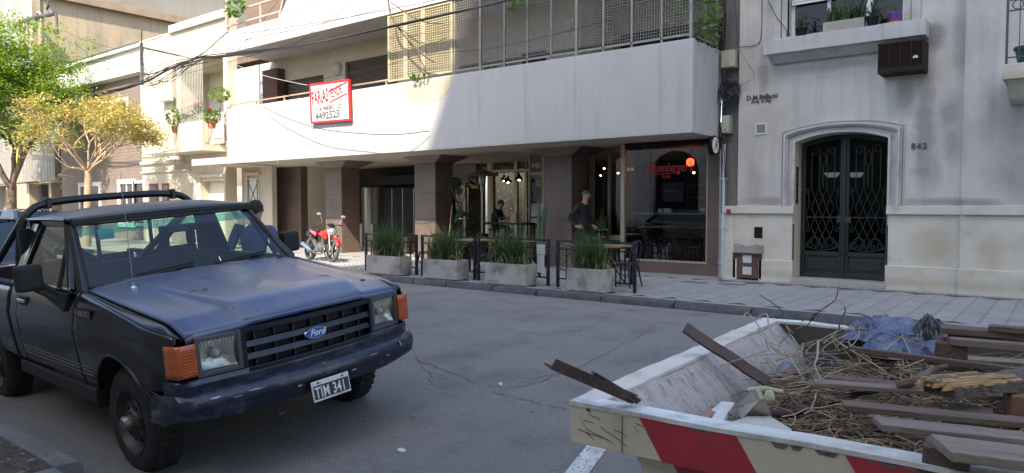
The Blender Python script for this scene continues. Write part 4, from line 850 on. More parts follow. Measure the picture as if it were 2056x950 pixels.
pw=mat('tan_party_wall',(.46,.36,.235),.95,c2=(.30,.245,.17),scale=.3,mix=.9,bump=.3,streak=(.15,.13,.105),grime=(.20,.18,.155),gscale=.35,gamt=.85)
XT=-44.8
b=MB(); b.box(-50.0,XT-.02,15.0,15.3,6.6,22); b.build('tower_front',tp,TW)
b=MB(); b.box(XT-.5,XT,15.3,50,3,26); b.build('party_wall',pw,TW)
b=MB(); pA=onX(120,0,XT);pB=onX(372,52,XT); pC=onX(330,45,XT)
z=pB.z; b.box(XT,XT+.35,15.3,50,z,z+.45); b.build('ledge',mat('tan_ledge',(.30,.23,.16),.95,c2=(.18,.14,.1),scale=1),TW)
b=MB(); b.box(XT,XT+.06,15.3,50,z+.46,26); b.build('upper_render',mat('grey_upper',(.30,.28,.24),.95,c2=(.17,.16,.135),scale=.4,mix=.9,streak=(.2,.19,.17)),TW)
b=MB(); b.box(XT-.01,XT+.1,14.9,15.3,6.6,24); b.build('corner_trim',pw,TW)
for u,v in ((45,58),(62,52),(79,45)):
    p=onY(u,v,14.98); b=MB(); n=14; w_=.42; poly=[(p.x-w_,p.z-.9),(p.x+w_,p.z-.9)]+[(p.x+w_*math.cos(a),p.z+w_*math.sin(a)*1.1) for a in [math.pi*k/n for k in range(n+1)]]
    b.prism(poly,'y',14.97,15.0); o=b.build('arch_window',mat('arch_shade',(.13,.12,.11),.8),TW)
    b=MB(); b.tube([(p.x+w_*1.08*math.cos(a),14.93,p.z+w_*1.2*math.sin(a)) for a in [math.pi*k/n for k in range(n+1)]],.07,6); b.build('arch_hood',tp,o)
    b=MB(); b.box(p.x-.08,p.x+.3,14.94,14.97,p.z-1.2,p.z-.05); b.build('brick_fill',mat('pink_brick',(.40,.25,.18),.9),o)
b=MB(); b.tube([onY(u,v,14.9) for u,v in ((32,52),(40,45),(60,38),(80,33),(100,30),(110,27))],.10,6); b.tube([onY(u,v,14.88) for u,v in ((112,26),(114,40),(115,70))],.07,6); b.tube([onY(u,v,14.9) for u,v in ((96,-8),(97,10),(94,20),(100,29))],.06,6); b.build('damp_seam',mat('tar_black',(.06,.06,.07),.8),TW)
BH=thing('brown_balcony_building','brown brick building with pale balconies at the far top left corner','building',(-58,15,.15))
b=MB(); b.box(-75,-50.05,15.4,15.8,6.7,26); b.build('wall',bk,BH)
for z in (9.0,11.3,13.6,16): b=MB(); b.box(-75,-50.6,14.4,15.4,z,z+.9); b.build('balcony',gs_,BH)
# ================================================================ street trees
bark=mat('bark',(.16,.115,.08),.95,c2=(.10,.075,.055),scale=6,bump=.8,bscale=30,stretch=(1,1,.3))
barkp=mat('pale_bark',(.40,.29,.19),.9,c2=(.28,.20,.13),scale=6,bump=.6,bscale=30)
def grow(b,p,d,L,r,depth,rr,tips,spread=.6,upb=.25,nch=(2,3)):
    pts=[p];q=Vector(p);dd=Vector(d).normalized(); n=4
    for k in range(n):
        dd=(dd+Vector((rr.gauss(0,.14),rr.gauss(0,.14),rr.gauss(0,.08)+upb*.12))).normalized(); q=q+dd*L/n; pts.append(tuple(q))
    b.tube(pts,[lin(r,r*.62,i/n) for i in range(n+1)],6 if depth>2 else 4,caps=False)
    if depth<=2: tips.append((Vector(pts[2]),dd.copy())); 
    if depth==0: tips.append((q,dd)); return
    for c in range(rr.choice(nch)):
        a=rr.uniform(0,6.283); e=dd.orthogonal().normalized(); e2=dd.cross(e); nd=(dd+(e*math.cos(a)+e2*math.sin(a))*spread*rr.uniform(.6,1.3)+Vector((0,0,upb*.4))).normalized()
        grow(b,tuple(q),nd,L*rr.uniform(.62,.85),r*.6,depth-1,rr,tips,spread,upb,nch)
def leaves_at(name,par,tips,per,size,m,seed,rad=.5,zs=.6,droop=0):
    rr=random.Random(seed);b=MB()
    for p,d in tips:
        for k in range(per):
            q=p+Vector((rr.gauss(0,rad),rr.gauss(0,rad),rr.gauss(0,rad*zs)-droop)); s=size*rr.uniform(.5,1.2)
            a=Vector((rr.gauss(0,1),rr.gauss(0,1),rr.gauss(0,.5))).normalized(); n2=a.cross(Vector((rr.gauss(0,.4),rr.gauss(0,.4),1))).normalized()
            b.quad(tuple(q-a*s),tuple(q+n2*s*.4),tuple(q+a*s),tuple(q-n2*s*.4))
    return b.build(name,m,par,kind='stuff')
T1=thing('green_tree','tall tree with fresh lime green crown at the left edge','tree',(-37.5,11.4,.15))
rr=random.Random(21); b=MB(); tips=[]
base=(-37.3,11.4,.1); p1=(-37.2,11.4,2.4); b.tube([base,(-37.25,11.4,1.2),p1],[.24,.2,.19],8)
for d in ((-.75,.1,1),(.7,-.1,1),(.1,.6,1.2),(-.2,-.6,1.2)): grow(b,p1,d,2.3,.13,3,rr,tips,.65,.3)
b.build('trunk',bark,T1,smooth=60)
tips=[t for t in tips if t[0].z>4.0]
lime=leafmat('lime_leaf',(.13,.25,.02),(.27,.37,.025),2.2,.5)
lx=[(Vector((-38.0+rr.gauss(0,2.4),11.4+rr.gauss(0,1.7),7.3+rr.gauss(0,1.4))),None) for i in range(460)]
lx=[q for q in lx if ((q[0].x+38)/4.2)**2+((q[0].z-7.4)/2.9)**2<1 and q[0].x<-34.6]
leaves_at('crown',T1,tips+lx,85,.10,lime,3,.36,.55)
T2=thing('yellow_tree','spreading small tree with orange brown seed pods and bare twigs over the kerb','tree',(-28.4,11.2,.15))
rr=random.Random(33); b=MB(); tips=[]
b.tube([(-28.9,11.2,.1),(-28.75,11.2,1.4),(-28.6,11.2,2.5),(-28.6,11.2,3.0)],[.17,.14,.13,.12],8)
for d in ((-1.5,0,.55),(.5,.1,.6),(-.9,.7,.8),(.3,-.8,.7),(-1.1,-.5,1),(.4,.3,1),(-.2,.2,1.2),(-1.5,.3,.9),(.8,-.3,.3)): grow(b,(-28.6,11.2,2.9),d,1.08,.05,4,rr,tips,.6,.12,(2,3))
b.build('trunk',barkp,T2,smooth=60)
tips=[t for t in tips if t[0].z>2.9]
pods=leafmat('ochre_pod',(.44,.32,.08),(.55,.46,.12),3,.3)
up=[t for t in tips if t[0].z>4.0]; lo=[t for t in tips if t[0].z<=4.6]
leaves_at('pods',T2,up,9,.075,pods,5,.15,.6,.05); leaves_at('crown',T2,lo[::2]+up[::4],9,.08,leafmat('olive_leaf',(.30,.36,.07),(.50,.48,.12),3,.4),6,.28,.5)
T3=thing('kerb_tree','leafy dark green tree rising from the near tree pit over the truck','tree',(-8.0,1.0,.0))
rr=random.Random(51); b=MB(); tips=[]; b.tube([(-8.0,1.0,-.05),(-7.9,1.05,1.5),(-7.7,1.2,3.4)],[.19,.15,.13],8)
for d in ((1,.2,1),(-.8,.3,1),(.2,.9,1),(.6,-.6,1.1),(-.2,-.5,1.3)): grow(b,(-7.7,1.2,3.3),d,1.7,.09,3,rr,tips,.6,.25)
b.build('trunk',bark,T3,smooth=60)
tips=[t for t in tips if t[0].z>4.9 and t[0].x<-3.5]+[(Vector((-8.8+rr.gauss(0,1.1),2.0+rr.gauss(0,1.2),6.4+rr.gauss(0,.7))),None) for i in range(110)]
tips=[t for t in tips if t[0].x<-6.2 and t[0].z>5.3]
leaves_at('crown',T3,tips,150,.065,leafmat('dark_tree_leaf',(.03,.08,.015),(.07,.15,.03),3,.3),9,.34,.5)
# ================================================================ overhead cables
def cable(pts,r,m,label,n=6,seed=0,name='overhead_cable'):
    b=MB(); b.tube(bez([onY(u,v,y) for u,v,y in pts],n),r,5); o=b.build(name,m); tag(o,label,'cable'); return o
b=MB(); rr=random.Random(4)
main=[(-20,212,12.6),(120,205,12.6),(200,190,12.6),(285,165,12.6),(345,135,12.6),(400,118,12.7),(440,112,12.7),(600,92,12.7),(780,55,12.7),(900,28,12.7),(1010,3,12.7),(1100,-20,12.7)]
for k in range(7): b.tube(bez([onY(u,v+rr.uniform(-4,4)*(.4 if u>440 else 1),y-.02*k) for u,v,y in main],6),.018,5)
o=b.build('cable_bundle',wireblk); tag(o,'thick sagging bundle of black cables strung along the front of the buildings','cable')
b=MB(); b.tube(bez([onY(u,v,12.9) for u,v in ((640,160),(760,135),(860,110),(1000,95),(1150,60),(1230,40))],6),.006,4)
b.tube(bez([onY(u,v,12.6) for u,v in ((283,92),(285,60),(283,130),(290,150),(330,140),(400,112),(450,70),(458,66))],5),.02,4)
for k,(u0,v0,u1,v1) in enumerate(((120,60,283,110),(140,85,300,150),(0,118,290,120),(283,100,450,88),(283,150,455,90),(290,170,640,70),(440,75,900,-5),(450,88,760,20),(200,120,330,70),(310,170,460,75),(445,105,640,0),(470,110,560,0),(560,110,700,10))):
    sg_=rr.uniform(2,9); b.tube(bez([onY(u0,v0,12.8),onY((u0+u1)/2,(v0+v1)/2+sg_,12.7),onY(u1,v1,12.6)],5),.007,4)
for k in range(9):
    u0=285+rr.uniform(-3,3); b.tube(bez([onY(u0,rr.uniform(90,150),12.7),onY(u0+rr.uniform(5,20),rr.uniform(140,175),12.7),onY(rr.uniform(310,350),rr.uniform(130,170),12.65),onY(rr.uniform(370,420),rr.uniform(112,126),12.7)],5),.012,4)
o=b.build('thin_wires',wireblk,kind='stuff')
cable([(530,215,12.9),(570,235,12.8),(640,258,12.7),(720,268,12.7),(800,270,12.7),(862,263,13.0)],.011,wireblk,'slack black wire drooping in front of the white parapet')
cable([(478,132,12.8),(530,152,12.8),(600,168,12.8),(618,171,12.9)],.010,wirewht,'pale wire running down to the for sale board')
cable([(779,0,12.7),(785,30,12.7),(800,55,12.7),(815,75,12.7),(850,110,12.8),(872,125,12.9)],.022,mat('rusty_cable',(.09,.045,.035),.7),'rusty brown cable hanging down across the yellowed screen')
cable([(785,5,12.7),(830,35,12.7),(860,46,12.8),(890,47,12.9)],.014,mat('rusty_cable',(.09,.045,.035),.7),'short rusty cable loop beside the top of the yellowed screen')
cable([(815,75,12.7),(835,105,12.8),(852,135,12.9)],.014,wireblk,'short black cable tail dangling over the screen lattice')
b=MB(); p=onY(284,95,12.75); b.bar((p.x,p.y,p.z+.15),(p.x,p.y,p.z-1.4),.09); b.bar((p.x,p.y,p.z),(p.x,14.6,p.z-.1),.06); o=b.build('cable_mast',mat('mast_steel',(.10,.10,.10),.6)); tag(o,'short dark mast holding the tangle of wires above the white cornice','mast')
lf2=leafmat('hanging_leaf',(.06,.14,.02),(.14,.24,.04),4,.4)
for (u,v,s,lb,n_,sz) in ((472,14,.55,'green leaves hanging over the railing at the top of the picture',90,.12),(1035,3,.3,'two leaf sprigs dipping into view at the top centre',24,.12)):
    p=onY(u,v,12.95); t=thing('hanging_plant',lb,'plant',tuple(p)); leafcloud('foliage',t,[((p.x,p.y,p.z),(s,.2,s*.6))],n_,sz,lf2,int(u)); b=MB(); b.tube([(p.x-s,p.y,p.z+s),(p.x,p.y,p.z+.1),(p.x+s*.6,p.y,p.z-.1)],.008,4); b.build('stem',bark,t)
for u,v,lb,r_ in ((1385,35,'climbing plant growing through the wire mesh at the balcony corner',.55),(845,155,'small weeds growing along the parapet under the yellowed screen',.28)):
    p=onY(u,v,YP+.25 if u>1000 else YP-.02); t=thing('climbing_plant',lb,'plant',tuple(p)); leafcloud('foliage',t,[((p.x,p.y,p.z),(r_*1.2,.18,r_*(1 if u>1000 else .35)))]+([((p.x+.1,13.9,p.z),(.3,.4,.8))] if u>1000 else []),420 if u>1000 else 60,.07,lf2,int(u)+1)
    b=MB(); b.tube([(p.x,p.y+.05,p.z-r_*.4),(p.x+.1,p.y+.05,p.z+r_)],.01,4); b.build('stem',bark,t)
# ================================================================ for sale board
q=[onY(u,v,YP-.10) for u,v in ((618,171),(697,157),(702,238),(625,250))]
SB=thing('for_sale_board','red framed white FARIAS VENDE for sale board hung on the white parapet','sign',tuple(q[3]))
w_=(q[1]-q[0]).length;h_=(q[0]-q[3]).length; ang=math.atan2(q[0].x-q[3].x,q[0].z-q[3].z)
ux=Vector((math.cos(R(-1.3)),0,math.sin(R(-1.3)))); uz=Vector((-.045,0,1)).normalized()
w_=q[2].x-q[3].x+.05; h_=q[3].z; h_=q[0].z-q[3].z
MS=Matrix(((ux.x,0,uz.x,q[3].x),(0,1,0,YP-.1),(ux.z,0,uz.z,q[3].z+.02),(0,0,0,1)))
def sb(x0,x1,z0,z1,y0,y1,m,n): b=MB(); b.box(x0,x1,y0,y1,z0,z1,MS); return b.build(n,m,SB)
redf=mat('red_board_frame',(.50,.02,.02),.5); brd=mat('board_white',(.74,.73,.70),.5)
sb(.04,w_-.04,.04,h_-.04,-.005,.03,brd,'panel')
for a in ((0,w_,0,.06),(0,w_,h_-.06,h_),(0,.06,.06,h_-.06),(w_-.06,w_,.06,h_-.06)): sb(*a,-.02,.05,redf,'frame_bar')
def st(s_,size,x,z,m,rotz=0,shear=0,xs=1,ext=.002,off=0,n='lettering'):
    return text(s_,size,(0,0,0),m,SB,n,rot=MS@Matrix.Translation((x,-.010,z))@Matrix.Rotation(-rotz,4,'Y')@Matrix.Rotation(R(90),4,'X'),ext=ext,shear=shear,xs=xs,off=off)
rd=mat('red_ink',(.55,.015,.02),.5); gy=mat('grey_ink',(.10,.10,.10),.6)
W0=w_
st('FARIAS',.52,.05*W0,h_*.47,rd,rotz=R(5),xs=.27*W0,off=.013); st('VENDE',.36,.50*W0,h_*.575,rd,rotz=R(13),xs=.30*W0,off=.009)
st('3 DE FEBRERO 1027',.165,.14*W0,h_*.29,gy,rotz=R(2),xs=.47*W0,off=.006); st('4492525',.29,.12*W0,h_*.08,gy,rotz=R(2),xs=.62*W0,off=.012); st('LUNES A SAB',.05,.42*W0,h_*.42,gy)
for za,zb_ in ((.80,.965),(.53,.70)):
    b=MB(); b.bar((.50*W0,-.009,h_*za-.05),(.94*W0,-.009,h_*zb_-.05),.008,.042); b.v=[tuple(MS@Vector(p)) for p in b.v]; b.build('stripe',rd,SB)
# painted outlines of houses on the board
b=MB()
for k in range(9): x=.1*W0+k*.045; b.bar((x,-.009,h_*.66),(x+.02,-.009,h_*(.80+.02*(k%3))),.004)
b.bar((.1*W0,-.009,h_*.80),(.5*W0,-.009,h_*.86),.005);b.bar((.45*W0,-.009,h_*.72),(.62*W0,-.009,h_*.90),.005);b.bar((.62*W0,-.009,h_*.90),(.78*W0,-.009,h_*.80),.005);b.bar((.70*W0,-.009,h_*.52),(.93*W0,-.009,h_*.52),.005);b.bar((.93*W0,-.009,h_*.52),(.93*W0,-.009,h_*.62),.005)
b.v=[tuple(MS@Vector(p)) for p in b.v]; b.build('line_drawing',mat('pale_ink',(.35,.36,.36),.6),SB,kind='stuff')
# ================================================================ lettering of the bar
redl=mat('script_red',(.5,.02,.03),.5)
a=onY(1297,346,YC+.0); text("Rosenberger's",.29,(a.x,YC+.02,a.z-.0),redl,BR,'script_lettering',shear=.35,xs=.66,ext=.006,off=.001)
b=MB(); c=onY(1400,352,YC); b.tube(bez([(a.x+.05,YC+.015,a.z-.02),(a.x+.3,YC+.015,a.z-.05),(a.x+.8,YC+.015,a.z-.02)],6),.010,5); b.build('swash',redl,BR)
a=onY(1329,358,YC); text('BAR',.10,(a.x,YC+.02,a.z),redl,BR,'bar_word',ext=.004,sp=1.2)
a=onY(1257,344,YC); text('846',.125,(a.x,YC+.02,a.z),numm,BR,'house_number',ext=.008,off=.003,sp=1.1)
a=onY(1332,386,YC+.6); b=MB(); c=onY(1372,372,YC+.6); zz=onY(1350,405,YC+.6).z
b.box(a.x-.02,c.x,YC+.60,YC+.61,zz,onY(1350,366,YC+.6).z); po=b.build('window_poster',mat('navy_purple',(.035,.03,.09),.5),BR)
text('YANZINI',.085,(c.x-.14,YC+.595,a.z),mat('poster_grey',(.35,.36,.42),.6),po,'mirrored_word',rot=Matrix.Diagonal((-1,1,1,1))@Matrix.Rotation(R(90),4,'X'))
# ================================================================ old pickup truck at the near kerb
paint=mat('black_truck_paint',(.007,.007,.011),.22,c2=(.014,.013,.013),scale=2.5,coat=.15,bump=.02,bscale=8,grime=(.03,.026,.024),gscale=3,gamt=.2)
hoodp=mat('dusty_navy_paint',(.05,.082,.20),.33,c2=(.19,.185,.18),scale=1.3,mix=.9,coat=.12,bump=.03,bscale=30,grime=(.22,.205,.19),gscale=3,gamt=.45,speck=(.03,.025,.025),speckscale=26,speckamt=-.035)
bump_=mat('worn_bumper_paint',(.006,.008,.020),.26,c2=(.014,.018,.04),scale=3,coat=.2,grime=(.16,.16,.18),gscale=6,gamt=.28,bump=.15,bscale=20)
rub=mat('black_rubber',(.009,.009,.009),.7,c2=(.016,.015,.014),scale=8)
tyrem=mat('tyre_rubber',(.012,.011,.0105),.85,c2=(.024,.021,.019),scale=12,bump=.2,bscale=60)
rimm=mat('dirty_rim',(.07,.062,.056),.5,c2=(.035,.03,.027),scale=7,metal=.4)
amber=mat('amber_lens',(.50,.10,.008),.15,c2=(.26,.04,.006),scale=14,mix=.9,coat=.6)
lens=mat('cloudy_lens',(.42,.43,.42),.12,c2=(.24,.24,.24),scale=6,mix=.9,coat=.8,metal=.35)
chro=mat('dull_chrome',(.55,.55,.56),.25,metal=.9)
cabg=glassmat('cab_glass',(.60,.72,.66),1.8); 
seatm=mat('grey_seat',(.025,.025,.03),.9)
def make_wheel(root,name,c,r,w,side,rimr=None,spoke=False,label=None):
    rimr=rimr or r*.60; x,y,z=c; s=side
    t=MB(); pr=[(rimr,-w/2+.01),(rimr+.02,-w/2),(r-.05,-w/2+.0),(r-.015,-w/2+.02),(r,-w/2+.05),(r,w/2-.05),(r-.015,w/2-.02),(r-.05,w/2),(rimr+.02,w/2),(rimr,w/2-.01)]
    wh=MB(); wh.lathe(pr,c,40,'y'); wheel=wh.build(name,tyrem,root,smooth=40,local=True,label=label)
    tr=MB()
    for k in range(40):
        a=2*math.pi*k/40; 
        for yy in (-w/2+.05,-.01,w/2-.08): tr.T=Matrix.Translation(c)@Matrix.Rotation(a+(yy*1.2),4,'Y'); tr.box(-.018,.018,yy-.012,yy+.05,r-.004,r+.009)
    tr.T=None; tr.build('tread',tyrem,wheel,local=True,kind='stuff')
    o=y+s*(w/2); d=lambda q:q*s
    rm=MB(); rm.lathe([(rimr+.012,w/2*s+.004*s),(rimr-.005,w/2*s-.0),(rimr-.02,w/2*s-.05*s),(rimr-.05,w/2*s-.07*s),(rimr*.68,w/2*s-.055*s),(rimr*.62,w/2*s-.03*s),(rimr*.40,w/2*s-.03*s),(rimr*.33,w/2*s-.01*s),(0,w/2*s-.01*s)],c,36,'y'); rm.build('rim',rimm,wheel,smooth=45,local=True)
    hb=MB(); hb.lathe([(rimr*.22,w/2*s-.012*s),(rimr*.22,w/2*s+.035*s),(rimr*.17,w/2*s+.05*s),(0,w/2*s+.052*s)],c,20,'y'); hb.build('hub',mat('hub_grey',(.25,.24,.22),.4,metal=.8),wheel,smooth=45,local=True)
    sl_=MB()
    n=5 if not spoke else 7
    for k in range(n):
        a=2*math.pi*k/n+.3; sl_.T=Matrix.Translation(c)@Matrix.Rotation(a,4,'Y'); sl_.prism([(-.03,rimr*.40),(.03,rimr*.40),(.045,rimr*.60),(-.045,rimr*.60)],'y',w/2*s-.028*s,w/2*s-.022*s)
    sl_.T=None; sl_.build('rim_slot',rub,wheel,local=True,kind='stuff'); return wheel
PT=thing('pickup_truck','old black pickup truck with dusty navy bonnet and roll bar parked at the near kerb','pickup truck',(-4.06,2.99,0))
PT.rotation_mode='XYZ'; PT.matrix_world=Matrix.Translation((-4.06,2.99,0))@Matrix.Rotation(R(-1.8),4,'Z')@Matrix.Rotation(R(-.3),4,'Y')@Matrix.Rotation(R(5),4,'X')@Matrix.Scale(.956,4)
kw=dict(local=True)
def interp(T,x):
    for (a,p),(b_,q) in zip(T,T[1:]):
        if x<=b_: return lin(p,q,(x-a)/(b_-a)) if x>=a else p
    return T[-1][1]
PROF=[(.46,.90),(.52,.935),(.60,.955),(.78,.975),(.90,.985),(.945,.985),(.965,.975),(1.05,.962),(1.12,.94),(1.20,.90),(1.24,.86)]
def sidew(z): return interp(PROF,z)
ARC_F=(-.76,.36,.45); ARC_R=(-3.75,.36,.45)
def zbot(x,arches):
    z=.50
    for cx,cz,r in arches:
        if abs(x-cx)<r: z=max(z,cz+math.sqrt(r*r-(x-cx)**2))
    return z
def sidepanel(name,x0,x1,zt,s,m,arches=(),n=40,par=None,yoff=0):
    b=MB(); xs=sorted(set([x0,x1]+[lin(x0,x1,i/n) for i in range(n+1)])); rows=16
    def f(u,v):
        x=lin(x0,x1,u); zb_=zbot(x,arches); z=lin(zb_,zt(x),v); y=sidew(z)+yoff
        if x>-.35: y-= .07*((x+.35)/.35)**2    # nose tapers in
        return (x,s*y,z)
    b.grid(f,n,rows)
    return b.build(name,m,par or PT,smooth=50,local=True,thick=.012)
ztF=lambda x: interp([(-1.44,1.195),(-.3,1.055),(-.06,1.02),(.0,1.0)],x)
# hood
def hoodz(x,y):
    ay=abs(y); z=interp([(-1.42,1.20),(-.9,1.145),(-.25,1.085),(-.18,1.075),(0,1.005)],x)+.028*(1-(ay/.86)**2)
    yc=interp([(-1.42,.60),(-.9,.55),(0,.47)],x); t=min(1,max(0,(yc+.02-ay)/.03)); h=interp([(-1.42,.006),(-1.0,.022),(-.3,.036),(-.15,.030),(0,.012)],x); z+=h*t*t*(3-2*t)
    e=max(0,(ay-.80)/.05); z-=.02*e*e
    return z
for s in (-1,1):
    fe=sidepanel('fender',-1.415,-.0,ztF,s,paint,[ARC_F])
    b=MB(); b.grid(lambda u,v:(lin(-1.42,0,u),s*lin(sidew(ztF(lin(-1.42,0,u)))-(.07*((lin(-1.42,0,u)+.35)/.35)**2 if lin(-1.42,0,u)>-.35 else 0)-.002,.864,v),lin(ztF(lin(-1.42,0,u)),hoodz(lin(-1.42,0,u),.84)-.012,v)+.006*math.sin(v*math.pi)),24,4); b.build('fender_top',paint,fe,smooth=60,thick=.008,**kw)
    # wheel arch lip
    b=MB(); b.tube([(ARC_F[0]+.452*math.cos(a),s*(sidew(ARC_F[1]+.45*math.sin(a))+.004),ARC_F[1]+.452*math.sin(a)) for a in [lin(.32,math.pi-.32,i/24) for i in range(25)]],.014,6); b.build('arch_lip',paint,fe,smooth=60,**kw)
    do=sidepanel('door',-2.70,-1.43,lambda x:1.19,s,paint)
    sidepanel('cab_corner',-2.87,-2.71,lambda x:1.19,s,paint)
    bed=sidepanel('bed_side',-4.98,-2.92,lambda x:1.13,s,paint,[ARC_R])
    b=MB(); b.box(-4.98,-2.92,s*.88-.04,s*.88+.04,1.12,1.16); b.build('bed_rail',rub,bed,bevel=.01,**kw)
    sidepanel('rocker',-2.70,-1.28,lambda x:.50,s,rub,yoff=-.02) if False else None
    b=MB(); b.box(-2.87,-1.22,s*.93-.03,s*.93+.0,.40,.50); b.build('sill',rub,PT,bevel=.01,**kw)
    # pinstripes
    for k in range(3):
        for x0,x1 in ((-2.69,-1.44),(-1.405,-1.20),(-4.2+.95,-2.93)):
            b=MB(); z=.60+k*.028; b.grid(lambda u,v:(lin(x0,x1,u),s*(sidew(z+.012*v)+.0085),z+.012*v),8,1); b.build('stripe',mat('stripe_grey',(.16,.15,.14),.5),do if x0==-2.69 else (fe if x0>-1.5 else bed),thick=.001,**kw)
    # handle
    b=MB(); b.box(-2.62,-2.45,s*.985-.012,s*.985+.012,1.035,1.065); b.build('handle',chro,do,bevel=.008,**kw); b=MB(); b.box(-2.64,-2.43,s*.965-.01,s*.965+.01,1.01,1.085); b.build('handle_recess',rub,do,bevel=.006,**kw)
    # greenhouse: window frame, glass, quarter bar
    gy=lambda z:.935-(z-1.19)*.42
    Q=[(-1.52,1.19),(-1.99,1.665),(-2.60,1.665),(-2.70,1.19)]
    b=MB(); 
    fr_=[(q[0],s*gy(q[1]),q[1]) for q in Q]
    def fb(a,c,w,h): b.bar(a,c,w,h,upv=(0,s,0))
    b.bar(fr_[0],fr_[1],.03,.06,upv=(1,0,.8)); b.bar(fr_[1],fr_[2],.03,.05); b.bar(fr_[2],fr_[3],.03,.09,upv=(1,0,0)); b.bar(fr_[3],fr_[0],.05,.03)
    wfr=b.build('window_frame',paint,do,bevel=.006,**kw)
    b=MB(); b.bar((-1.80,s*gy(1.2),1.2),(-1.97,s*gy(1.65),1.65),.018,.028,upv=(1,0,0)); b.build('quarter_bar',rub,wfr,**kw)
    b=MB(); b.quad(*[(p[0],p[1]-s*.005,p[2]) for p in fr_]); b.build('side_glass',cabg,wfr,**kw)
    # A pillar and rear corner
    b=MB(); b.hexa([(-1.40,s*.86,1.17),(-1.40,s*.90,1.17),(-1.56,s*.955,1.17),(-1.56,s*.91,1.17),(-1.90,s*.74,1.655),(-1.88,s*.76,1.655),(-2.02,s*.775,1.69),(-2.02,s*.73,1.69)]); b.build('windscreen_pillar',paint,PT,bevel=.008,**kw)
    b=MB(); b.hexa([(-2.69,s*.90,1.17),(-2.69,s*.95,1.17),(-2.87,s*.95,1.17),(-2.87,s*.88,1.17),(-2.60,s*.72,1.67),(-2.60,s*.765,1.67),(-2.80,s*.75,1.67),(-2.80,s*.70,1.67)]); b.build('rear_pillar',paint,PT,bevel=.01,**kw)
    b=MB(); b.tube([(-1.93,s*.785,1.70),(-2.2,s*.79,1.705),(-2.76,s*.785,1.70)],.014,6); b.build('drip_rail',paint,PT,**kw)
    # mirror
    my=s*1.11; b=MB(); b.box(-1.88,-1.78,my-.09,my+.09,1.20,1.40); mi=b.build('mirror',rub,PT,bevel=.03,**kw)
    b=MB(); b.bar((-1.83,my-s*.04,1.21),(-1.70,s*.965,1.12),.05,.035); b.bar((-1.83,my-s*.07,1.25),(-1.75,s*.95,1.16),.04,.03); b.hexa([(-1.58,s*.955,1.04),(-1.58,s*.99,1.04),(-1.95,s*.99,1.13),(-1.95,s*.95,1.13),(-1.52,s*.94,1.18),(-1.52,s*.97,1.18),(-1.95,s*.97,1.18),(-1.95,s*.93,1.18)]); b.build('mirror_arm',rub,mi,bevel=.01,**kw)
    b=MB(); b.box(-1.885,-1.879,my-.075,my+.075,1.215,1.385); b.build('mirror_glass',chro,mi,**kw)
    make_wheel(PT,'wheel',(-.76,s*.82,.34),.372,.22,s); make_wheel(PT,'wheel',(-3.75,s*.82,.34),.372,.22,s)
    # inner wheel housing
    b=MB(); b.lathe([(.46,-.15),(.46,.15)],(-3.75,s*.80,.36),20,'y',math.pi); b.build('wheel_well',rub,PT,**kw)
    b=MB(); b.lathe([(.46,-.15),(.46,.15)],(-.76,s*.80,.36),20,'y',math.pi); b.build('wheel_well',rub,PT,**kw)
    # seams
    for x,z0,z1 in ((-1.422,.5,1.19),(-2.705,.5,1.19)): b=MB(); b.grid(lambda u,v:(x-.006+.012*u,s*(sidew(lin(z0,z1,v))-.004),lin(z0,z1,v)),1,12); b.build('panel_gap',rub,PT,**kw)
# lettering on the fender
for s,rz in ((-1,(R(90),0,0)),(1,(R(90),0,R(180)))):
    text('F-100 XLT',.062,(-1.385 if s<0 else -1.12,s*.975,1.035),mat('badge_grey',(.30,.28,.26),.4,metal=.5),PT,'badge_lettering',rot=rz,ext=.003,xs=1.0,local=True,off=.0012)
    b=MB(); b.box(-1.39,-1.10,s*.9735-.002,s*.9735+.002,1.022,1.092) ; b.build('badge_plate',rub,PT,**kw)
def yc_(x): return interp([(-1.42,.60),(-.9,.55),(0,.47)],x)
def ypar(t,x):
    a=abs(t); c=yc_(x)
    y=a/.6*(c-.012) if a<.6 else (lin(c-.012,c+.022,(a-.6)/.12) if a<.72 else lin(c+.022,.85,(a-.72)/.28)); return math.copysign(y,t)
ts_=[-1,-.98,-.94,-.88,-.8,-.72,-.69,-.66,-.63,-.6]+[lin(-.55,.55,i/12) for i in range(13)]+[.6,.63,.66,.69,.72,.8,.88,.94,.98,1]
xs_=sorted(set([lin(-1.42,0,i/30) for i in range(31)]+[-.21,-.15]))
b=MB(); ny=len(ts_); vs=[]
for x in xs_:
    for t in ts_: y=ypar(t,x); vs.append((x+.10*(1-(y/.92)**2)*max(0,(x+.9)/.9),y,hoodz(x,y)))
b.add(vs,[(i*ny+j,i*ny+j+1,(i+1)*ny+j+1,(i+1)*ny+j) for i in range(len(xs_)-1) for j in range(ny-1)])
hood=b.build('hood',hoodp,PT,smooth=40,thick=.012,**kw)
bow=lambda y:.10*(1-(y/.92)**2)
b=MB(); b.grid(lambda u,v:(bow(lin(-.85,.85,u))+.0+.004*v,lin(-.85,.85,u),hoodz(0,lin(-.85,.85,u))-.035*v),30,1); b.build('hood_lip',hoodp,hood,thick=.006,smooth=60,**kw)
for s in (-1,1): b=MB(); b.grid(lambda u,v:(lin(-1.42,0,u),s*(.853+.012*v),hoodz(lin(-1.42,0,u),.85)-.008),20,1); b.build('hood_gap',rub,PT,**kw)
rust=mat('rust_patch',(.10,.055,.035),.9,c2=(.16,.10,.07),scale=30)
rr=random.Random(9)
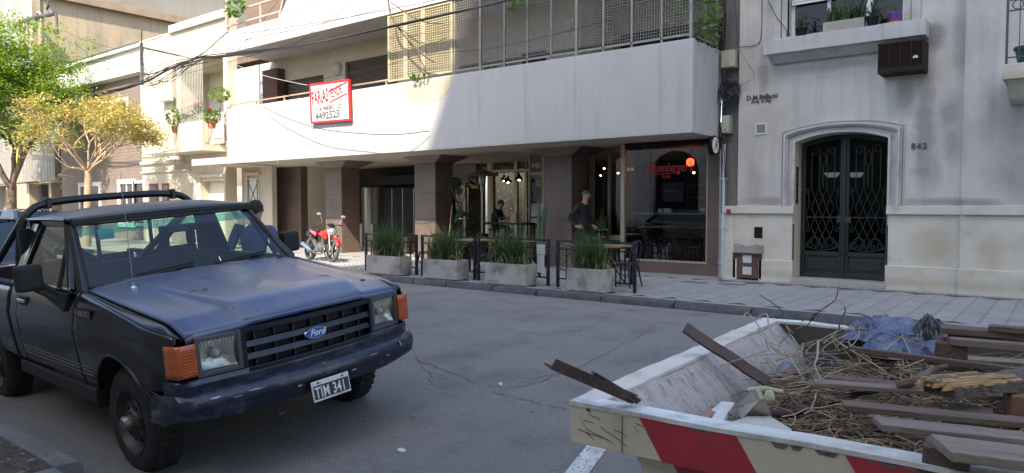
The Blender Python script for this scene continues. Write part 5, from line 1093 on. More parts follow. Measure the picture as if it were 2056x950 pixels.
def patchon(cx,cy,w,h,ang,seed,name='paint_chip'):
    rr=random.Random(seed); n=14; P=[]
    for k in range(n):
        a=2*math.pi*k/n; q=rr.uniform(.6,1.1); x=w*math.cos(a)*q; y=h*math.sin(a)*q; X_=cx+x*math.cos(ang)-y*math.sin(ang);Y_=cy+x*math.sin(ang)+y*math.cos(ang); P.append((X_+.10*(1-(Y_/.92)**2)*max(0,(X_+.9)/.9),Y_,hoodz(X_,Y_)+.0085))
    b=MB(); b.add(P,[tuple(range(n))]); b.build(name,rust,hood,**kw)
patchon(-.62,-.48,.012,.07,.5,1);patchon(-.60,-.40,.018,.05,1.2,2); patchon(-.38,.55,.05,.02,.3,3); patchon(-.36,.43,.055,.014,.9,4); patchon(-.19,.66,.03,.02,1.4,5); patchon(-.95,-.2,.05,.008,.4,6)
for k in range(16): patchon(rr.uniform(-1.3,-.3),rr.uniform(-.75,.75),rr.uniform(.004,.012),.006,rr.uniform(0,3),20+k,'paint_chip')
b=MB(); b.grid(lambda u,v:(-1.42-.05*v,lin(-.84,.84,u),1.20+.026*(1-(lin(-1,1,u))**2)+.006*v),20,2); b.build('cowl',paint,PT,thick=.01,**kw)
# roof
def roofz(x,y): u=(x+2.38)/.47; v=y/.78; return 1.70+.055*(1-abs(u)**2.6)*(1-v**4)+.012*(1-v*v)
b=MB(); b.grid(lambda u,v:(lin(-2.86,-1.90,u),lin(-.785,.785,v),roofz(lin(-2.86,-1.90,u),lin(-.785,.785,v))),22,22); b.build('roof',mat('roof_paint',(.045,.05,.065),.42,c2=(.12,.12,.125),scale=2,coat=.1,grime=(.15,.15,.15),gscale=5,gamt=.3),PT,smooth=50,thick=.02,**kw)
b=MB(); b.bar((-1.90,-.76,1.675),(-1.90,.76,1.675),.06,.05); b.build('windscreen_header',rub,PT,bevel=.01,**kw)
# windscreen with rubber seal
ws=lambda u,v:(lin(-1.45,-1.90,v)+.05*(1-(2*u-1)**2),lin(-lin(.84,.735,v),lin(.84,.735,v),u),lin(1.205,1.655,v))
b=MB(); b.grid(ws,16,6); wsn=b.build('windscreen',glassmat('windscreen_glass',(.78,.83,.77),1.6,.035),PT,smooth=60,**kw)
b=MB(); b.tube([ws(i/16,0) for i in range(17)]+[ws(1,i/6) for i in range(1,7)]+[ws(1-i/16,1) for i in range(1,17)]+[ws(0,1-i/6) for i in range(1,7)],.013,6); b.build('seal',rub,wsn,**kw)
b=MB(); b.tube([tuple(Vector(ws(i/16,0))+Vector((.012,0,-.012))) for i in range(17)],.007,5); b.build('bright_trim',chro,wsn,**kw)
b=MB(); b.grid(lambda u,v:tuple(Vector(ws(u,lin(.82,.97,v)))+Vector((-.006,0,-.004))),16,2); b.build('sun_band',glassmat('teal_band',(.25,.62,.66),1.5),wsn,**kw)
b=MB(); b.box(-1.86,-1.78,-.06,.12,1.52,1.58); b.build('rear_view_mirror',rub,PT,bevel=.01,**kw)
p_=ws(.13,.78); b=MB(); b.box(p_[0]-.02,p_[0]-.015,p_[1]-.05,p_[1]+.07,p_[2]-.03,p_[2]+.05); b.build('window_sticker',mat('teal_sticker',(.05,.30,.28),.5),wsn,**kw)
for (u0,ln) in ((.53,-.33),(.93,-.36)):
    P0=Vector(ws(u0,0))+Vector((.035,0,-.01)); P1=Vector(ws(u0-.20,.10))+Vector((.03,0,.0));P2=Vector(ws(u0+ln,.05))+Vector((.02,0,.02)); P3=Vector(ws(u0-.08,.16))+Vector((.02,0,.015))
    b=MB(); b.tube([tuple(P0),tuple(lin(P0.x,P1.x,.4) if 0 else P0+ (P1-P0)*.4),tuple(P1)],[.012,.009,.007],6); b.bar(tuple(P2),tuple(P3 if 0 else Vector(ws(u0-.05,.13))+Vector((.015,0,.015))),.010,.02); wi=b.build('wiper',rub,PT,**kw)
    b=MB(); b.lathe([(.022,-.02),(.022,.02),(0,.025)],tuple(P0),10); b.build('wiper_pivot',rub,wi,**kw)
b=MB(); b.lathe([(.03,0),(.025,.02),(.008,.035),(.0025,.06),(.002,.85),(0,.85)],(-1.12,-.66,hoodz(-1.12,-.66)),8); b.build('antenna',chro,PT,**kw)
# rear wall of cab with window
b=MB(); b.box(-2.87,-2.83,-.90,.90,.60,1.22); b.box(-2.86,-2.82,-.76,.76,1.62,1.70); b.box(-2.865,-2.82,-.86,-.70,1.22,1.62); b.box(-2.865,-2.82,.70,.86,1.22,1.62); b.build('cab_back',rub,PT,**kw)
b=MB(); 
for y in (-.24,.24): b.box(-2.85,-2.83,y-.015,y+.015,1.22,1.62)
b.build('slider_frame',rub,PT,**kw)
b=MB(); b.quad((-2.84,-.70,1.22),(-2.84,.70,1.22),(-2.84,.70,1.62),(-2.84,-.70,1.62)); b.build('back_glass',cabg,PT,**kw)
# interior
b=MB(); b.box(-2.72,-2.50,-.72,.72,.75,1.27); b.box(-2.60,-2.05,-.74,.74,.62,.82); b.build('bench_seat',seatm,PT,bevel=.04,**kw)
b=MB(); y=.40; b.box(-2.68,-2.58,y-.16,y+.16,1.27,1.33); b.box(-2.68,-2.58,y-.16,y-.10,1.33,1.46); b.box(-2.68,-2.58,y+.10,y+.16,1.33,1.46); b.box(-2.68,-2.58,y-.16,y+.20,1.46,1.53); b.build('headrest',seatm,PT,bevel=.015,**kw)
b=MB(); b.hexa([(-1.50,-.80,.85),(-1.50,.80,.85),(-1.85,.80,.85),(-1.85,-.80,.85),(-1.44,-.80,1.18),(-1.44,.80,1.18),(-1.80,.78,1.16),(-1.80,-.78,1.16)]); b.build('dashboard',mat('navy_dash',(.035,.05,.10),.7),PT,bevel=.02,**kw)
b=MB(); c=Vector((-1.98,.38,1.16)); b.tube([tuple(c+Vector((.10*math.sin(a)*.9,.18*math.cos(a),.16*math.sin(a)))) for a in [2*math.pi*i/24 for i in range(25)]],.013,6); b.bar(tuple(c),(-1.75,.38,1.05),.05); b.bar(tuple(c+Vector((0,-.17,0))),tuple(c+Vector((0,.17,0))),.02,.04); b.build('steering_wheel',rub,PT,**kw)
b=MB(); b.box(-2.85,-.1,-.85,.85,.46,.54); b.build('floor_pan',rub,PT,**kw)
b=MB(); b.box(-1.45,-.05,-.8,.8,.55,.95); b.build('engine_bay',rub,PT,**kw)
# roll bar
rb_=mat('rollbar_black',(.012,.012,.014),.4,bump=.05)
rt_=lambda q:[tuple(p) for p in bez(q,5)]
b=MB(); b.tube(rt_([(-2.98,-.86,.62),(-2.98,-.85,1.15),(-3.0,-.80,1.55),(-3.0,-.72,1.75),(-3.0,-.52,1.83),(-3.0,0,1.845),(-3.0,.52,1.83),(-3.0,.72,1.75),(-3.0,.80,1.55),(-2.98,.85,1.15),(-2.98,.86,.62)]),.034,10); rba=b.build('roll_bar',rb_,PT,smooth=60,**kw)
for s in (-1,1):
    b=MB(); b.tube([(-3.02,s*.76,1.70),(-4.1,s*.80,1.14)],.030,8); b.build('rear_brace',rb_,rba,smooth=60,**kw); b=MB(); b.tube([(-3.0,s*.70,1.66),(-3.0,s*.04,1.10)],.036,8); b.build('cross_brace',rb_,rba,smooth=60,**kw)
    b=MB(); b.box(-3.05,-2.95,s*.56-.02,s*.56+.02,1.775,1.875); b.build('clamp',rb_,rba,bevel=.01,**kw)
b=MB(); b.box(-4.95,-2.92,-.88,.88,.62,.66); b.box(-4.98,-4.93,-.9,.9,.6,1.13); b.box(-2.93,-2.90,-.88,.88,.62,1.1); b.build('bed_floor',rub,PT,**kw)
# front: grille, lamps, valance, bumper
def bowed(b): b.v=[(x+bow(y),y,z) for x,y,z in b.v]; return b
def fbox(b,x0,x1,y0,y1,z0,z1,n=1):
    for i in range(n): b.box(x0,x1,lin(y0,y1,i/n),lin(y0,y1,(i+1)/n),z0,z1)
b=MB(); fbox(b,-.06,-.05,-.53,.53,.71,.99,10); bowed(b).build('grille_back',mat('grille_dark',(.012,.012,.014),.8),PT,**kw)
grm=mat('grille_plastic',(.006,.008,.016),.3,grime=(.03,.03,.04),gscale=8,gamt=.4)
b=MB()
b.add(*(lambda g:(g.v,g.f))(MB().box(-.02,.03,-.53,-.50,.70,.995))); b.box(-.02,.03,.50,.53,.70,.995)
GR=b
for (z0,z1) in ((.962,.995),(.70,.728)): fbox(b,-.021,.031,-.50,.50,z0,z1,12)
gr=bowed(b).build('grille_frame',grm,PT,**kw)
for zc in (.882,.800): b=MB(); 
for zc in (.885,.803):
    b=MB(); 
    for i in range(12): 
        y0,y1=lin(-.5,.5,i/12),lin(-.5,.5,(i+1)/12); b.hexa([(-.03,y0,zc-.022),(.025,y0,zc-.022),(.025,y1,zc-.022),(-.03,y1,zc-.022),(-.03,y0,zc+.014),(.012,y0,zc+.014),(.012,y1,zc+.014),(-.03,y1,zc+.014)])
    bowed(b).build('grille_bar',grm,gr,**kw)
for k in range(7): y=lin(-.42,.42,k/6); b=MB(); b.box(-.045,-.015,y-.006,y+.006,.72,.97); bowed(b).build('grille_rib',mat('grille_dark2',(.02,.02,.022),.6),gr,**kw)
b=MB(); b.lathe([(0,.0),(.086,.0),(.092,-.01)],(0,0,0),28,'x'); e_=MB(); e_.add([(.040+x*1,y,z*.46+.855) for x,y,z in b.v],b.f); bowed(e_).build('badge_rim',chro,PT,**kw)
b=MB(); b.lathe([(0,.004),(.078,.004),(.08,.0)],(0,0,0),28,'x'); e_=MB(); e_.add([(.041+x,y,z*.43+.855) for x,y,z in b.v],b.f); bd_=bowed(e_).build('oval_badge',mat('badge_blue',(.03,.10,.38),.35),PT,**kw)
text('Ford',.062,(.0465+bow(0),-.056,.837),mat('badge_silver',(.7,.7,.72),.4),bd_,'badge_script',rot=(R(90),0,R(90)),shear=.35,ext=.002,local=True,off=.001)
for s in (-1,1):
    b=MB(); b.grid(lambda u,v:(-.055+.06*((2*u-1)**4+(2*v-1)**4)*.5,s*lin(.555,.785,u),lin(.765,.957,v)),12,12); bowed(b).build('reflector',mat('reflector_alu',(.75,.74,.70),.22,metal=.95,c2=(.45,.44,.42),scale=12,bump=.25,bscale=30),PT,smooth=60,**kw)
    b=MB(); b.grid(lambda u,v:(.016+.010*math.sin(v*math.pi)+.0016*math.sin(u*math.pi*22),s*lin(.555,.785,u),lin(.765,.957,v)),66,6); bowed(b).build('headlight',glassmat('headlight_glass',(.78,.78,.74),1.9,.12),PT,smooth=80,**kw)
    b=MB(); b.ball((-.035,s*.67,.86),.03,10,8); bowed(b).build('bulb',mat('bulb_glass',(.6,.6,.6),.1),PT,smooth=60,**kw)
    hl=PT.children[-1] if False else None
    b=MB()
    for q in ((.53,.555,.735,.99),(.785,.81,.735,.99)): b.box(-.03,.03,min(s*q[0],s*q[1]),max(s*q[0],s*q[1]),q[2],q[3])
    for q in ((.957,.985),(.735,.765)): b.box(-.03,.028,min(s*.555,s*.785),max(s*.555,s*.785),*q)
    bowed(b).build('headlight_bezel',mat('bezel_grey',(.10,.10,.11),.4,metal=.5),PT,bevel=.004,**kw)
    b=MB()
    b.grid(lambda u,v:((.055-.0*u if u<.35 else lin(.055,-.055,((u-.35)/.65)**1.3)) , s*(lin(.812,.90,u/.35) if u<.35 else lin(.90,.950,((u-.35)/.65)**.6)), lin(.757,.958,v)+ -.0),14,6); b.v=[(x+.0,y,z) for x,y,z in b.v]; b.build('corner_lamp',amber,PT,smooth=50,thick=.02,**kw)
    b=MB()
    for k in range(10): z=.772+k*.0185; b.tube([(.066,s*.82,z),(.066,s*.90,z),(.0,s*.945,z)],.0022,4)
    b.build('lamp_ribbing',amber,PT,kind='stuff',**kw)
b=MB(); 
def val(u,v): y=lin(-.96,.96,u); return (bow(y)*1.0+.02-.03*v*0-(.10*max(0,(abs(y)-.88)/.08)**2),y,lin(.73,.60,v))
b.grid(val,40,3); b.build('valance',bump_,PT,thick=.02,smooth=60,**kw)
# bumper
prof=[(-.06,.645),(.035,.648),(.080,.622),(.092,.60),(.092,.552),(.080,.545),(.080,.51),(.06,.455),(-.04,.445)]
def bx(y):
    a=abs(y); return bow(y)*.9 - (.0 if a<.90 else .05*((a-.90)/.06)**2)
b=MB(); yl=[lin(-.945,.945,i/40) for i in range(41)]; secs=[]
secs.append([(-.32+x*.3,-.965,z) for x,z in prof]); secs.append([(-.14+x*.6,-.978,z) for x,z in prof])
for y in yl: secs.append([(bx(y)+x,y,z if z>.5 else z+.05*max(0,(abs(y)-.6)/.4)) for x,z in prof])
secs.append([(-.14+x*.6,.978,z) for x,z in prof]); secs.append([(-.32+x*.3,.965,z) for x,z in prof])
m_=len(prof); vs=[p for s_ in secs for p in s_]; fs=[(i*m_+j,(i+1)*m_+j,(i+1)*m_+j+1,i*m_+j+1) for i in range(len(secs)-1) for j in range(m_-1)]
b.add(vs,fs); bp=b.build('bumper',bump_,PT,smooth=35,thick=.006,**kw)
for (y,z,w_,h_,sd) in ((.02,.63,.022,.014,1),(-.5,.60,.06,.004,2),(.45,.592,.05,.004,3),(.75,.60,.008,.02,4),(-.75,.61,.03,.006,5),(-.2,.54,.02,.006,6),(.25,.53,.03,.005,7),(-.62,.585,.04,.004,8),(.6,.545,.02,.005,9)):
    rr=random.Random(sd); n=9; P=[(.107+bow(y+w_*math.cos(2*math.pi*k/n))*.9 - max(0,(z+h_*math.sin(2*math.pi*k/n)-.60))*.9, y+w_*math.cos(2*math.pi*k/n)*rr.uniform(.6,1.2), z+h_*math.sin(2*math.pi*k/n)*rr.uniform(.6,1.2)) for k in range(n)]
    b=MB(); b.add(P,[tuple(range(n))]); b.build('paint_chip',rust if sd==1 else mat('bare_chip',(.35,.35,.38),.6),bp,**kw)
# number plate
pb=Matrix.Translation((.125+bow(0)*.9,.03,.47))@Matrix.Rotation(R(-10),4,'Y')
b=MB(); b.box(-.004,.004,-.155,.155,-.07,.07,pb); lp=b.build('number_plate',mat('plate_white',(.62,.62,.60),.5,grime=(.25,.2,.17),gscale=12,gamt=.5),bp,bevel=.004,**kw)
b=MB(); b.box(.0045,.0055,-.145,.145,-.055,.038,pb); b.build('plate_field',mat('plate_black',(.02,.02,.022),.5),lp,**kw)
text('TIM 341',.105,(0,0,0),mat('plate_letter',(.70,.70,.68),.5),lp,'plate_lettering',rot=pb@Matrix.Translation((.006,-.137,-.046))@Matrix.Rotation(R(90),4,'Z')@Matrix.Rotation(R(90),4,'X'),xs=.66,ext=.001,local=True,off=.0015,sp=1.08)
for y in (-.1,.1): b=MB(); b.lathe([(0,.0),(.008,.0),(.008,-.004)],tuple(pb@Vector((.009,y,.054))),8,'x'); b.build('bolt',rubt if False else rust,lp,**kw)
b=MB(); b.tube([(.02,-.25+.03*math.cos(a),.36+.035*math.sin(a)) for a in [2*math.pi*i/14 for i in range(15)]],.008,5); b.bar((.02,-.25,.39),(.0,-.25,.46),.015); b.build('tow_hook',rimm,PT,**kw)
b=MB(); b.tube([(-.76,-.8,.34),(-.76,.8,.34)],.04,8); b.tube([(-3.75,-.8,.34),(-3.75,.8,.34)],.05,8); b.box(-4.8,-.2,-.5,-.4,.36,.46);b.box(-4.8,-.2,.4,.5,.36,.46); b.build('axle',rub,PT,**kw)
# ================================================================ parked cars
def car(name,label,loc,rz,body,L=4.2,Wd=.86,Ht=1.46,grp=None,roll=0):
    t=thing(name,label,'car',loc,grp); t.rotation_euler=(roll,0,rz); k=dict(local=True); h=L/2
    AF=(h-.85,.32,.37);AR=(-h+.8,.32,.37)
    belt=lambda x: interp([(-h,.92),(-h+.3,.98),(0,.94),(h-1.0,.88),(h-.15,.72),(h,.60)],x)
    def w(x,z): q=min(1,max(0,(h-abs(x))/.45)); e=1-.16*(1-q)**2; zz=max(0,z-.6); return Wd*e*(1-.05*max(0,.45-z)/.25)-.10*(zz/.4)**2*.5
    for s in (-1,1):
        b=MB()
        def f(u,v):
            x=lin(-h,h,u); zb=.22
            for cx,cz,r in (AF,AR):
                if abs(x-cx)<r: zb=max(zb,cz+math.sqrt(r*r-(x-cx)**2))
            z=lin(zb,belt(x),v); return (x,s*w(x,z),z)
        b.grid(f,60,10); b.build('body_side',body,t,smooth=50,thick=.01,**k)
        make_wheel(t,'wheel',(AF[0],s*(Wd-.11),.31),.315,.19,s,.21,True); make_wheel(t,'wheel',(AR[0],s*(Wd-.11),.31),.315,.19,s,.21,True)
    b=MB(); b.grid(lambda u,v:(lin(h-1.25,h,u),lin(-1,1,v)*w(lin(h-1.25,h,u),belt(lin(h-1.25,h,u))),belt(lin(h-1.25,h,u))+.06*(1-(2*v-1)**2)),14,12); b.build('bonnet',body,t,smooth=60,thick=.01,**k)
    b=MB(); b.grid(lambda u,v:(h+.05*(1-(2*u-1)**2)-.02*v,lin(-1,1,u)*w(h,.5),lin(.22,.62,v)),14,4); b.build('front_bumper',body,t,smooth=60,thick=.01,**k)
    b=MB(); b.grid(lambda u,v:(-h-.05*(1-(2*u-1)**2),lin(-1,1,u)*w(-h,.5),lin(.22,.95,v)),14,4); b.build('tail',body,t,smooth=60,thick=.01,**k)
    # greenhouse
    A=[(h-1.25,.92),(h-2.0,Ht-.06),(-h+.75,Ht-.05),(-h+.12,.98)]
    gw=lambda z: Wd-.06-.42*(z-.92)*.8
    b=MB(); b.grid(lambda u,v:(lin(A[1][0],A[2][0],u),lin(-1,1,v)*(gw(Ht)+.02),Ht-.05+.05*(1-(2*v-1)**2)+.03*math.sin(u*math.pi)),12,10); b.build('roof',body,t,smooth=60,thick=.02,**k)
    gm=glassmat('car_glass',(.10,.13,.14),1.9)
    for nm,(p,q) in (('windscreen',(A[0],A[1])),('rear_glass',(A[3],A[2]))):
        b=MB(); b.quad((p[0],-gw(p[1]),p[1]),(p[0],gw(p[1]),p[1]),(q[0],gw(q[1]),q[1]),(q[0],-gw(q[1]),q[1])); b.build(nm,gm,t,**k)
    for s in (-1,1):
        b=MB(); b.quad(*[(x,s*gw(z),z) for x,z in A]); b.build('side_glass',gm,t,**k)
        b=MB(); b.bar((A[0][0],s*gw(.92),.92),(A[1][0],s*gw(Ht-.05),Ht-.05),.06); b.bar((-.1,s*gw(.92),.92),(-.15,s*gw(Ht-.05),Ht-.05),.05,.03); b.bar((A[3][0],s*gw(.98),.98),(A[2][0],s*gw(Ht-.05),Ht-.05),.10,.05); b.build('pillar',body,t,**k)
        b=MB(); b.ball((h-.10,s*(Wd-.25),.64),.13,12,8,(.9,1.1,.55)); b.build('headlight',lens,t,smooth=60,**k)
        b=MB(); b.box(-h+.0,-h+.10,s*(Wd-.22)-.10,s*(Wd-.22)+.10,.70,.86); b.build('tail_lamp',MATS['red_plate'],t,bevel=.01,**k)
        b=MB(); b.ball((h-1.45,s*(Wd+.10),.98),.11,10,6,(.6,.9,.7)); b.build('mirror',body,t,smooth=60,**k)
        b=MB(); b.box(-.45,-.28,s*(Wd+.005)-.012,s*(Wd+.005)+.012,.80,.82); b.build('handle',chro,t,**k)
    b=MB(); b.box(h-.02,h+.03,-.45,.45,.48,.58); b.build('grille',rub,t,**k)
    b=MB(); b.box(-h+.3,h-.6,-Wd+.12,Wd-.12,.22,.9); b.build('cabin_floor',rub,t,**k)
    b=MB(); b.box(-.6,-.4,-.6,.6,.85,1.2); b.build('seat',seatm,t,bevel=.03,**k)
    return t
blk=mat('car_black',(.012,.012,.015),.12,coat=1); slv=mat('car_silver_green',(.28,.30,.28),.25,metal=.5,coat=.6); nvy=mat('car_navy',(.02,.025,.05),.15,coat=.8)
car('parked_car','glossy black car parked right behind the pickup truck at the near kerb',(-11.45,3.0,.0),0,blk,roll=R(5))
car('parked_car','dark navy car parked at the far kerb beyond the pickup truck',(-27.6,8.75,.08),math.pi,nvy)
car('parked_car','pale silver green car at the far kerb beneath the green tree',(-33.2,8.8,.08),math.pi,slv)
# ================================================================ red motorcycle
MC=thing('motorcycle','red street motorcycle parked on the sunlit pavement beside the granite column','motorcycle',(-16.4,12.3,.15))
ang=math.atan2(12.05-12.65,-15.55-(-16.85)); 
Mm=Matrix.Translation((-16.25,12.2,.15))@Matrix.Rotation(R(-10),4,'Z')@Matrix.Rotation(R(-7),4,'X')@Matrix.Scale(1.0,4)
MC.matrix_world=Mm
redp=mat('glossy_red',(.62,.012,.015),.2,coat=1); engm=mat('engine_alloy',(.30,.29,.28),.4,metal=.8,c2=(.12,.11,.10),scale=20); blkp=mat('black_plastic',(.02,.02,.022),.4)
def mwheel(x,w,r):
    b=MB(); b.lathe([(r-.07,-w/2),(r-.02,-w/2),(r,-w/4),(r,w/4),(r-.02,w/2),(r-.07,w/2)],(x,0,r),32,'y'); wh=b.build('wheel',mat('grey_tyre',(.07,.07,.065),.85,c2=(.11,.10,.09),scale=10),MC,smooth=40,**kw)
    b=MB(); b.lathe([(r-.068,-.03),(r-.09,-.02),(r-.09,.02),(r-.068,.03)],(x,0,r),32,'y'); 
    for k in range(6): a=k*math.pi/3; b.bar((x,0,r),(x+(r-.08)*math.cos(a),0,r+(r-.08)*math.sin(a)),.02,.03,upv=(0,1,0))
    b.lathe([(0,-.06),(.05,-.06),(.05,.06),(0,.06)],(x,0,r),14,'y'); b.build('rim',blkp,wh,**kw)
    b=MB(); b.lathe([(.06,-.075),(.13,-.075),(.13,-.07),(.06,-.07)],(x,0,r),24,'y'); b.build('brake_disc',engm,wh,**kw)
mwheel(.66,.09,.31); mwheel(-.62,.11,.31)
b=MB(); 
for s in (-.09,.09): b.tube([(.66,s,.31),(.46,s,.92)],[.028,.024],8)
b.build('fork',engm,MC,smooth=60,**kw)
b=MB(); b.grid(lambda u,v:(.66+.345*math.cos(lin(.35,2.3,u)),lin(-.07,.07,v),.31+.345*math.sin(lin(.35,2.3,u))+.02*(1-(2*v-1)**2)),14,6); b.build('front_mudguard',redp,MC,smooth=60,thick=.006,**kw)
b=MB(); b.ball((.50,0,.80),.14,16,10,(.55,1.0,.85)); b.build('headlight',lens,MC,smooth=60,**kw)
b=MB(); b.grid(lambda u,v:(.50-.10*v,lin(-.12,.12,u)*(1-.2*v),.88+.14*v+.02*(1-(2*u-1)**2)),8,6); b.build('visor',glassmat('smoke_visor',(.3,.35,.4),1.6),MC,smooth=60,thick=.004,**kw)
b=MB(); b.ball((.42,0,.80),.16,14,8,(.6,1.05,.8)); b.build('headlight_cowl',redp,MC,smooth=60,**kw)
b=MB(); b.grid(lambda u,v:(lin(-.18,.36,u),.16*math.sin(math.pi*v*2)*(1-.45*(1-u))*(1-(.0)),.74+.11*math.sin(math.pi*u)**.6*(1.0)*( -math.cos(math.pi*2*v))*.9+.04*u),14,16); b.build('fuel_tank',redp,MC,smooth=60,**kw)
for s in (-1,1):
    b=MB(); b.hexa([(.36,s*.13,.60),(.44,s*.11,.60),(.44,s*.09,.60),(.30,s*.10,.60),(.05,s*.19,.74),(.40,s*.14,.82),(.38,s*.10,.82),(.05,s*.12,.78)]); b.build('tank_shroud',redp,MC,bevel=.01,**kw)
    b=MB(); b.hexa([(-.60,s*.10,.78),(-.18,s*.13,.66),(-.18,s*.09,.66),(-.6,s*.06,.78),(-.66,s*.09,.88),(-.16,s*.13,.78),(-.16,s*.09,.78),(-.66,s*.05,.88)]); b.build('side_fairing',redp,MC,bevel=.01,**kw)
    b=MB(); b.tube([(.42,s*.05,.98),(.40,s*.22,1.02),(.32,s*.38,1.0)],.013,6); b.tube([(.36,s*.27,1.02),(.30,s*.40,1.0)],.02,8); b.build('handlebar',blkp,MC,smooth=60,**kw)
    b=MB(); b.tube([(.38,s*.25,1.03),(.40,s*.30,1.16),(.38,s*.33,1.22)],.007,5); b.ball((.38,s*.36,1.25),.06,10,6,(.35,1.3,.75)); b.build('mirror',mat('mirror_grey',(.25,.25,.26),.3),MC,smooth=60,**kw)
    b=MB(); b.tube([(.36,s*.1,.72),(.40,s*.22,.72)],.008,5); b.ball((.40,s*.24,.72),.035,8,6); b.build('indicator',amber,MC,smooth=60,**kw)
    b=MB(); b.tube([(-.45,s*.13,.70),(-.60,s*.14,.34)],.028,8); b.build('shock_absorber',engm,MC,smooth=60,**kw)
b=MB(); b.grid(lambda u,v:(lin(-.68,-.10,u),lin(-.13,.13,v)*(1-.3*(1-u)),.84+.05*(1-u)**2*1.4-.03*math.sin(u*math.pi)-.03*(2*v-1)**2),14,8); b.build('seat',rub,MC,smooth=60,thick=.07,**kw)
b=MB(); b.box(-.02,.28,-.11,.11,.28,.50); b.lathe([(0,-.16),(.11,-.16),(.12,-.12),(.12,.12),(.11,.16),(0,.16)],(.02,0,.36),18,'y'); 
for k in range(6): b.box(.10,.26,-.10,.10,.50+k*.028,.515+k*.028)
b.lathe([(0,-.14),(.08,-.14),(.08,.14),(0,.14)],(.20,0,.36),16,'y'); b.build('engine',engm,MC,smooth=35,**kw)
b=MB(); b.tube(rt_([(.26,-.08,.44),(.36,-.10,.32),(.22,-.12,.20),(-.1,-.15,.22),(-.30,-.17,.28)]),.02,8); b.build('exhaust_pipe',engm,MC,smooth=60,**kw)
b=MB(); b.tube([(-.28,-.17,.27),(-.40,-.18,.31),(-.78,-.19,.44)],[.03,.05,.055],12); b.build('silencer',mat('blue_chrome',(.45,.52,.65),.2,metal=.9),MC,smooth=60,**kw)
b=MB(); b.tube([(-.62,.08,.31),(-.1,.09,.42)],.022,6); b.tube([(-.62,-.08,.31),(-.1,-.09,.42)],.022,6); b.tube([(.40,0,.90),(.1,0,.72),(-.5,0,.76)],.025,6); b.tube([(.38,0,.84),(.25,0,.5),(.0,0,.24)],.022,6);b.tube([(-.1,0,.42),(-.15,0,.74)],.03,6); b.build('frame',blkp,MC,smooth=60,**kw)
b=MB(); b.tube([(-.05,.12,.24),(-.12,.26,.02)],.013,6); b.build('side_stand',engm,MC,**kw)
b=MB(); b.box(-.80,-.62,-.10,.10,.66,.80); b.build('tail_unit',blkp,MC,bevel=.02,**kw); b=MB(); b.box(-.83,-.80,-.06,.06,.70,.78); b.build('tail_lamp',MATS['red_plate'],MC,**kw)
b=MB(); b.grid(lambda u,v:(-.62+.36*math.cos(lin(1.1,2.9,u)),lin(-.07,.07,v),.31+.36*math.sin(lin(1.1,2.9,u))),10,3); b.build('rear_mudguard',blkp,MC,smooth=60,thick=.006,**kw)
b=MB(); b.ball((-.60,.16,.66),.16,10,8,(1,.6,.7)); b.build('rear_bag',blkp,MC,smooth=60,**kw)
